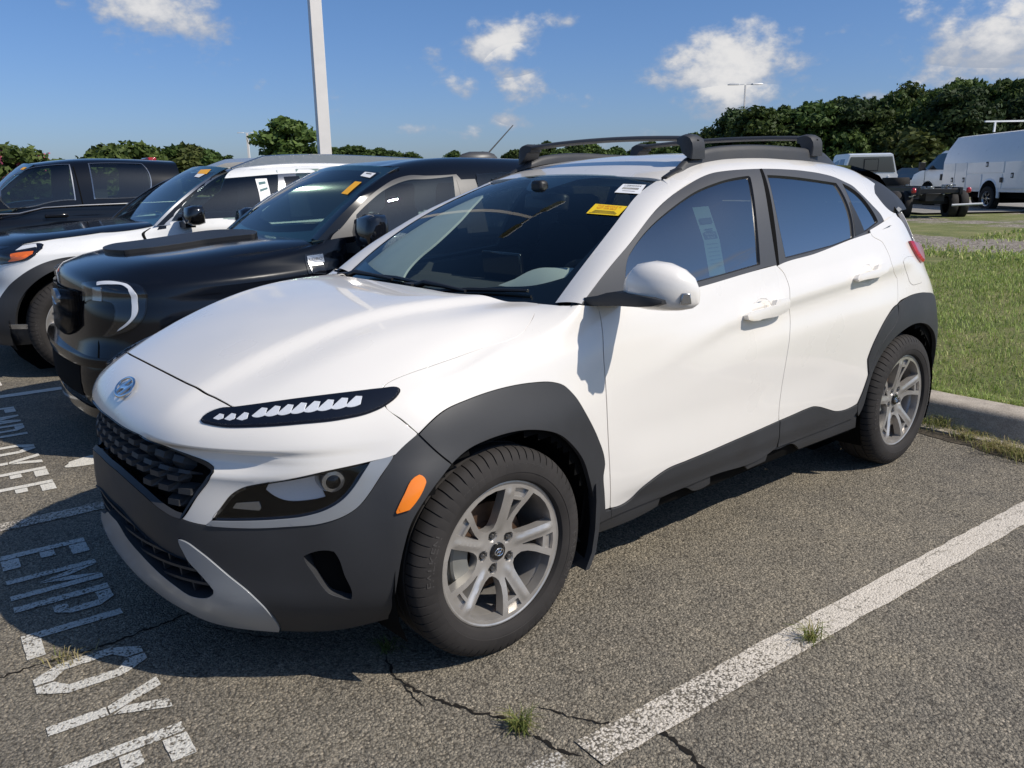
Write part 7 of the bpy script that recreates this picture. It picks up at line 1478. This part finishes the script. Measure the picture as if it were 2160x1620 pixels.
# ---------------------------------------------------------------- grass
def blade_mesh(P,ln,wd,lean,az):
    n=len(P);c,s=np.cos(az),np.sin(az);side=np.stack([-s,c,np.zeros(n)],1)*wd[:,None]/2;dirv=np.stack([c,s,np.zeros(n)],1)
    b0=P-side;b1=P+side;m=P+dirv*(lean*ln*.35)[:,None]+np.array([0,0,1])*(ln*.62)[:,None];tp=P+dirv*(lean*ln)[:,None]+np.array([0,0,1])*(ln*(1-.35*lean))[:,None]
    V=np.concatenate([b0,b1,m-side*.7,m+side*.7,tp]);i=np.arange(n)
    F=np.concatenate([np.stack([i,i+n,i+3*n],1),np.stack([i,i+3*n,i+2*n],1),np.stack([i+2*n,i+3*n,i+4*n],1)]);return V,F
def grass_mat(name,cols):
    m,t,b=node_mat(name);a=t.nodes.new('ShaderNodeAttribute');a.attribute_name='tone'
    t.links.new(ramp(t,a.outputs['Fac'],cols),b.inputs['Base Color']);b.inputs['Roughness'].default_value=.55;b.inputs['Specular IOR Level'].default_value=.25;b.inputs['Subsurface Weight'].default_value=0
    # a little light passes through blades
    tr=t.nodes.new('ShaderNodeBsdfTranslucent');mx_=t.nodes.new('ShaderNodeMixShader');mx_.inputs[0].default_value=.28;out=t.nodes['Material Output']
    t.links.new(ramp(t,a.outputs['Fac'],cols),tr.inputs[0]);t.links.new(b.outputs[0],mx_.inputs[1]);t.links.new(tr.outputs[0],mx_.inputs[2]);t.links.new(mx_.outputs[0],out.inputs[0]);return m
GRM=grass_mat('grass_blades',[(0,(.10,.15,.03)),(.4,(.25,.34,.075)),(.7,(.36,.44,.12)),(.88,(.50,.48,.20)),(1,(.62,.54,.30))])
def patch(st,ln,wd,tone,name='grass',kind='stuff'):
    n=len(st);P=np.array([lot(s,t_,0) for s,t_ in st]);P[:,2]=gz(st[:,0])+.012*np.sin(st[:,0]*1.7+st[:,1]*.9)+.008*np.sin(st[:,1]*2.3)-.005
    V,F=blade_mesh(P,ln,wd,rng.uniform(.25,1.3,n),rng.uniform(0,2*math.pi,n));o=raw(name,V,F,GRM);a=o.data.attributes.new('tone','FLOAT','POINT');a.data.foreach_set('value',np.tile(tone,5).astype(np.float32));tag(o,kind=kind)
def lownoise(s,t_,k=1.0):
    return .5+.25*(np.sin(s*1.9*k+1.3*np.sin(t_*1.1*k))+np.sin(t_*2.3*k+1.7*np.sin(s*.8*k+2)))
N_=150000; s=-.25-rng.random(N_)**1.35*9.5; q=rng.uniform(-4.0,9.5,N_)
keep=(q<2.2+(-s)*.75)&(rng.random(N_)<np.clip(1.25-gravel_amount(s,q),0,1)); s,q=s[keep],q[keep]; d=lownoise(s,q)
lnn=rng.uniform(.022,.062,len(s))*(.7+.6*d)*(1+.05*(-s)); patch(np.stack([s,q],1),lnn,rng.uniform(.003,.0065,len(s))*(1+.10*(-s)),np.clip(rng.normal(.40+.15*d,.20,len(s)),0,1))
N_=120000; s=-8-rng.random(N_)*20; q=rng.uniform(-6,20,N_); keep=(rng.random(N_)<np.clip(1.05-gravel_amount(s,q)*.95-.25*(lownoise(s,q,.6)<.35),0.04,1)); s,q=s[keep],q[keep]
patch(np.stack([s,q],1),rng.uniform(.04,.11,len(s)),rng.uniform(.012,.03,len(s)),np.clip(rng.normal(.62,.2,len(s)),0,1))
N_=7000; q=rng.uniform(-1.5,6,N_); s=-.24-np.abs(rng.normal(0,.07,N_)); patch(np.stack([s,q],1),rng.uniform(.03,.09,N_),rng.uniform(.003,.006,N_),np.clip(rng.normal(.6,.25,N_),0,1))
# gravel stones on the bare strip
N_=9000; s=-11.4+rng.normal(0,1.2,N_); q=rng.uniform(-4,16,N_); P=np.array([lot(a,b_,0) for a,b_ in zip(s,q)]); P[:,2]=gz(s); r_=rng.uniform(.012,.035,N_)
oct_=np.array([(1,0,0),(0,1,0),(-1,0,0),(0,-1,0),(0,0,.7)]);V=(P[:,None,:]+oct_[None]*r_[:,None,None]*rng.uniform(.6,1.2,(N_,5,1))).reshape(-1,3);b_=np.arange(N_)*5
F=np.concatenate([np.stack([b_+i,b_+(i+1)%4,b_+4],1) for i in range(4)]);tag(raw('gravel',V,F,mat('gravel_stone',(.33,.29,.24),.9,var=.35,vscale=5)),kind='stuff')
# weeds in the joints
WM=grass_mat('weed_blades',[(0,(.06,.10,.02)),(.5,(.15,.19,.05)),(.8,(.30,.27,.09)),(1,(.40,.33,.18))])
def weed(x,y,z,n,ln,tone,label,seed,spread=.03,group=None,flat_=.5,m=None):
    g=np.random.default_rng(seed);P=np.stack([g.normal(0,spread,n),g.normal(0,spread,n),np.zeros(n)],1);V,F=blade_mesh(P,g.uniform(.4,1,n)*ln,g.uniform(.002,.0045,n),g.uniform(flat_,1.5,n),g.uniform(0,2*math.pi,n))
    o=raw('weed',V,F,m or WM);o.location=(x,y,z);a=o.data.attributes.new('tone','FLOAT','POINT');a.data.foreach_set('value',np.tile(np.clip(g.normal(tone,.2,n),0,1),5).astype(np.float32));tag(o,label,'weed',group)
x,y=gpt(1097,1540);weed(x,y,0,120,.075,.55,'small pale green grass tuft in the crack at the bottom of the picture',1,.012)
x,y=gpt(1712,1352);weed(x,y,0,80,.085,.6,'grass tuft growing at the edge of the white line',2,.011)
x,y=gpt(140,1392);weed(x,y,0,60,.045,.85,'yellow weed in the crack beside the L of the stall lettering',3,.03)
x,y=gpt(815,1372);weed(x,y,0,40,.07,.3,'thin dark weed in the crack under the front bumper corner',4,.012)
for i,(px,py,n,ln,tn,lb) in enumerate(((1975,905,220,.13,.6,'tall grass tuft at the kerb foot just behind the rear wheel'),(2040,925,260,.08,.75,'low yellow green weed clump in the gutter by the kerb'),(2105,950,260,.09,.85,'yellow weed clump in the gutter near the right edge'),(2160,968,220,.09,.7,'weed clump in the gutter cut by the right edge'),(1930,900,120,.09,.5,'small green tuft in the gutter beside the rear tyre'))):
    x,y=gpt(px,py);weed(x,y,.005,n,ln,tn,lb,20+i,.05,'weeds along the kerb')
# ---------------------------------------------------------------- lamp posts
def lamp_post(px,dist,h,label,head=True,square=.16,grp='car park lamp posts',aim=0,top=.11):
    x,y=bearing(px,dist);o=empty('lamp_post',(x,y,0),math.atan2(FW[1],FW[0])+aim,label=label,cat='lamp post',group=grp)
    mb=MB();s0,s1=square/2,top/2;mb.loft([[(a*s,b*s,z) for a,b in ((-1,-1),(1,-1),(1,1),(-1,1))] for z,s in ((.0,s0),(h,s1))]);mb.build('pole','polewhite',o,bevel=.006,smooth=30)
    mb=MB();mb.box((0,0,.04),(square*2.2,square*2.2,.08));mb.build('base_plate','lampgrey',o)
    for sg in (1,-1):
        mb=MB();mb.loft([[(a,sg*y_,h+z_) for a,z_ in ((-w_,.0),(w_,.0),(w_*.8,t_),(-w_*.8,t_))] for y_,w_,t_ in ((.10,.05,.06),(.45,.06,.07),(.55,.20,.10),(1.30,.20,.10),(1.42,.12,.06))]);mb.build('lamp_head','lampgrey',o)
    return o
lamp_post(689,12.6,9.0,'tall white square lamp post rising out of the picture above the crossover',square=.18,top=.145,aim=R(24))
lamp_post(1562,72,8.6,'white double arm lamp post in front of the right hand woods',aim=R(0))
lamp_post(530,128,8.6,'small distant double arm lamp post left of the round tree',aim=R(0),square=.3,top=.28)
# ---------------------------------------------------------------- trees
def leaf_mat(name,dark,light,hue=.0):
    m,t,b=node_mat(name);g=t.nodes.new('ShaderNodeNewGeometry');oi=t.nodes.new('ShaderNodeObjectInfo');tcn=t.nodes.new('ShaderNodeTexCoord')
    n=tnode(t,'ShaderNodeTexNoise',Scale=.9,Detail=3.0);t.links.new(tcn.outputs['Object'],n.inputs['Vector'])
    ad=t.nodes.new('ShaderNodeMath');ad.operation='MULTIPLY_ADD';t.links.new(g.outputs['Random Per Island'],ad.inputs[0]);ad.inputs[1].default_value=.5;m2=t.nodes.new('ShaderNodeMath');m2.operation='MULTIPLY';t.links.new(n.outputs['Fac'],m2.inputs[0]);m2.inputs[1].default_value=.6;t.links.new(m2.outputs[0],ad.inputs[2])
    c=ramp(t,ad.outputs[0],[(.2,dark),(.8,light)])
    hv=t.nodes.new('ShaderNodeHueSaturation');t.links.new(c,hv.inputs['Color']);r=t.nodes.new('ShaderNodeMapRange');t.links.new(oi.outputs['Random'],r.inputs[0]);r.inputs[3].default_value=.75;r.inputs[4].default_value=1.25;t.links.new(r.outputs[0],hv.inputs['Value'])
    r2=t.nodes.new('ShaderNodeMapRange');t.links.new(oi.outputs['Random'],r2.inputs[0]);r2.inputs[3].default_value=.485;r2.inputs[4].default_value=.51;t.links.new(r2.outputs[0],hv.inputs['Hue'])
    t.links.new(hv.outputs[0],b.inputs['Base Color']);b.inputs['Roughness'].default_value=.6;b.inputs['Specular IOR Level'].default_value=.2
    tr=t.nodes.new('ShaderNodeBsdfTranslucent');t.links.new(hv.outputs[0],tr.inputs[0]);mx_=t.nodes.new('ShaderNodeMixShader');mx_.inputs[0].default_value=.25;out=t.nodes['Material Output'];t.links.new(b.outputs[0],mx_.inputs[1]);t.links.new(tr.outputs[0],mx_.inputs[2]);t.links.new(mx_.outputs[0],out.inputs[0]);return m
LM_={'oak':leaf_mat('oak_leaves',(.022,.045,.011),(.085,.130,.032)),'pine':leaf_mat('pine_needles',(.016,.036,.013),(.060,.098,.032)),'bright':leaf_mat('bright_leaves',(.040,.072,.016),(.12,.165,.042)),'olive':leaf_mat('olive_leaves',(.035,.055,.012),(.12,.14,.04))}
BK=mat('bark',(.11,.085,.06),.9,var=.3,vscale=3)
PK=mat('pink_blossom',(.55,.12,.20),.7)
def tree_meshes(kind,h,cr,seed,leaf,nl):
    g=np.random.default_rng(seed)
    if kind=='pine': base=.45;nb=16
    elif kind=='bush': base=.05;nb=14
    else: base=.18;nb=18
    B=[]
    for i in range(nb):
        f=(i+.5)/nb; zc=h*(base+(1-base)*(.10+.86*f)); env=math.sin(math.pi*min(.97,.16+.80*f))**.75 if kind!='pine' else (1-.55*f)
        a=i*2.4+g.uniform(-.5,.5);rr=cr*env*g.uniform(.30,.72);rb=cr*g.uniform(.34,.52)*(.75 if f>.8 else 1)
        B.append((rr*math.cos(a),rr*math.sin(a),zc,rb))
    B.append((0,0,h*(base+(1-base)*.55),cr*.55))
    k=nl//len(B);V=[];F=[];
    Ps=[];Ns=[]
    for (bx,by,bz,rb) in B:
        d=g.normal(size=(k,3));d/=np.linalg.norm(d,axis=1)[:,None];d[:,2]=np.where(d[:,2]<-.3,d[:,2]*.4,d[:,2]);rad=rb*(g.random(k)**.45)*(1+.22*np.sin(d[:,0]*5+bx)*np.sin(d[:,1]*6+by));P=np.array([bx,by,bz])+d*rad[:,None]*np.array([1,1,.72 if kind!='pine' else .5]);Ps.append(P);Ns.append(d)
    P=np.concatenate(Ps);P[:,2]*=h/np.percentile(P[:,2],99.7);n=np.concatenate(Ns)+g.normal(0,.65,(len(P),3));n/=np.linalg.norm(n,axis=1)[:,None];P=P[:];P=P[P[:,2]>.15];n=n[:len(P)]
    t_=np.cross(n,g.normal(size=n.shape));t_/=np.linalg.norm(t_,axis=1)[:,None];b_=np.cross(n,t_);sz=leaf*g.uniform(.55,1.25,len(P))[:,None]
    V=np.concatenate([P-t_*sz,P+b_*sz*.55,P+t_*sz,P-b_*sz*.55]);m=len(P);i=np.arange(m);F=np.stack([i,i+m,i+2*m,i+3*m],1)
    me=bpy.data.meshes.new('crown');me.vertices.add(len(V));me.vertices.foreach_set('co',V.astype(np.float32).ravel());me.loops.add(F.size);me.loops.foreach_set('vertex_index',F.astype(np.int32).ravel());me.polygons.add(m);me.polygons.foreach_set('loop_start',np.arange(0,F.size,4,dtype=np.int32));me.update(calc_edges=True)
    mb=MB();tr_=.012*h+.06
    if kind!='bush': mb.tube([(0,0,-.3),(.02*h*.3,.01*h,h*.3),(.03*h*.3,-.01*h,h*.6),(0,0,h*.88)],[tr_,tr_*.8,tr_*.5,tr_*.12],8)
    for (bx,by,bz,rb) in B[::2]:
        z0=max(.1,bz-abs(bx)*.6-rb*.5) if kind!='bush' else .05;mb.tube([(0 if kind!='bush' else bx*.1,0,z0),(bx*.5,by*.5,(z0+bz)/2+.1),(bx,by,bz)],[tr_*.4,tr_*.25,tr_*.08],6)
    return me,mb.mesh('trunk',50)
_tm={}
def tree(name,kind,mk,px,dist,h,cr,seed,label,group,z=0,leaf=.3,nl=3200,py=None):
    key=(kind,mk,seed,leaf,nl)
    if key not in _tm:
        c_,t_=tree_meshes(kind,10.0,4.0,seed,leaf*10/h,nl);c_.materials.append(LM_[mk]);t_.materials.append(BK);_tm[key]=(c_,t_)
    c_,t_=_tm[key];x,y=bearing(px,dist,py);o=empty(name,(x,y,z),random.uniform(0,6.28),label=label,cat='tree' if kind!='bush' else 'shrub',group=group);o.scale=(cr/4.0,cr/4.0,h/10.0)
    for nm,me in (('crown',c_),('trunk',t_)): q_=bpy.data.objects.new(nm,me);col.objects.link(q_);q_.parent=o
    return o
# woods on the right: front rank, taller rank behind
def top_h(px,py,dist): 
    hz=393-(px-250)*.016; return 1.3+(hz-py)/1712*dist/math.sqrt(1+((px-1080)/1712)**2)
ORD='first second third fourth fifth sixth seventh eighth ninth tenth eleventh twelfth thirteenth fourteenth fifteenth sixteenth seventeenth eighteenth nineteenth twentieth'.split()
wood=[(1548,290),(1590,262),(1632,240),(1676,246),(1715,236),(1752,224),(1795,236),(1838,224),(1872,216),(1905,196),(1945,206),(1985,190),(2028,192),(2068,214),(2105,186),(2145,184),(2186,190)]
for i,(px,py) in enumerate(wood):
    d=78+9*math.sin(i*2.1)+ (24 if px<1600 else 0); h=top_h(px,py,d)
    kd='pine' if i%4==2 else 'oak'
    tree('woodland_tree','oak' if kd=='oak' else 'pine','bright' if i in (9,11) else ('pine' if i%3==1 else 'oak'),px,d,h,h*(.36 if kd=='oak' else .30),1+i%4,ORD[i]+' tall tree from the left in the rear rank of the right hand woods','woods on the right',z=.2,leaf=.19,nl=12000)
for i in range(17):
    px=1560+i*38+random.uniform(-10,10);d=68+random.uniform(-5,5);h=random.uniform(4.2,6.8)
    tree('woodland_tree','oak','oak' if i%3 else 'pine',px,d,h,h*.48,1+i%4,ORD[i]+' low tree from the left along the front edge of the woods','woods on the right',z=.2,leaf=.19,nl=12000)
for i,(px,d,h,cr,mk) in enumerate(((1900,52,3.6,2.0,'olive'),(1935,50,3.2,1.9,'olive'),(1962,56,3.0,1.8,'oak'),(1800,60,3.9,1.4,'bright'),(1868,58,2.6,1.6,'olive'))):
    tree('woodland_shrub','bush',mk,px,d,h,cr,6,('olive undergrowth bush left of the van bonnet','olive undergrowth bush above the van bonnet','dark undergrowth bush beside the van windscreen','bright green sapling above the white truck cab','low olive bush beside the white truck cab')[i],'undergrowth bushes',z=.2,leaf=.20,nl=2600)
# mid distance line seen over the roofs
mid_=[(1085,320),(1130,312),(1150,304),(1180,318),(1215,306),(1248,306),(1275,318),(1300,314),(1340,318),(1368,304),(1400,312),(1440,300),(1470,288),(1500,278),(1530,282),(1025,325),(960,322)]
for i,(px,py) in enumerate(mid_):
    d=150+20*math.sin(i*1.7);h=top_h(px,py,d);tree('distant_tree','pine' if i%3==0 else 'oak','bright' if i%4==1 else 'oak',px,d,h,h*.42,1+i%4,ORD[sorted(p_[0] for p_ in mid_).index(px)]+' distant tree from the left seen over the roof of the near white crossover','tree line over the roofs',leaf=.28,nl=9000)
for i,(px,py) in enumerate(((705,316),(735,313),(765,314),(795,318),(830,322),(870,326),(452,326))):
    d=150;h=top_h(px,py,d);tree('distant_tree','oak','oak',px,d,h,h*.55,1+i%4,('small distant tree left of the round tree' if px<500 else ORD[i]+' distant tree right of the tall lamp post over the crossover roof'),'tree line over the roofs',leaf=.28,nl=9000)
tree('round_tree','oak','bright',617,64,top_h(617,258,64),3.0,3,'round green tree left of the tall lamp post',None,leaf=.22,nl=7000)
for i,(px,py,mk) in enumerate(((330,322,'olive'),(368,312,'oak'),(405,308,'olive'),(440,318,'oak'),(478,332,'oak'))):
    d=62;h=top_h(px,py,d);tree('hedge_tree','oak',mk,px,d,h,2.1,2+i%3,ORD[i]+' tree from the left in the clump between the black truck and the crossover','clump behind the crossover',leaf=.22,nl=5200)
for i,(px,py,d) in enumerate(((190,318,19),(228,300,20),(262,296,19.5),(300,304,20),(150,330,20))):
    h=top_h(px,py,d);tree('crape_myrtle','bush','bright',px,d,h,1.15,8,'bright green bush behind the black crew cab truck, '+ORD[(1,2,3,4,0)[i]]+' from the left','bushes behind the black truck',leaf=.06,nl=9000)
for i,(px,py,d) in enumerate(((8,300,19),(48,306,18.5),(-40,290,19))):
    h=top_h(px,py,d);o=tree('crape_myrtle','bush','bright',px,d,h,1.1,9+i%2,('pink flowering bush above the bonnet of the black crew cab truck','pink flowering bush touching the black crew cab truck windscreen','pink flowering bush cut off by the left edge')[i],'blossoming bushes',leaf=.06,nl=9000)
    g=np.random.default_rng(50+i);mb=MB()
    for k in range(14):
        a=g.uniform(0,6.28);r_=g.uniform(.4,2.2);cx_,cy_,cz_=r_*math.cos(a),r_*math.sin(a),g.uniform(8.3,9.6)
        for q_ in range(14): mb.box((cx_+g.normal(0,.18),cy_+g.normal(0,.18),cz_+g.normal(0,.22)),(.11,.11,.11),rz=q_)
    mb.build('blossom',PK,o)
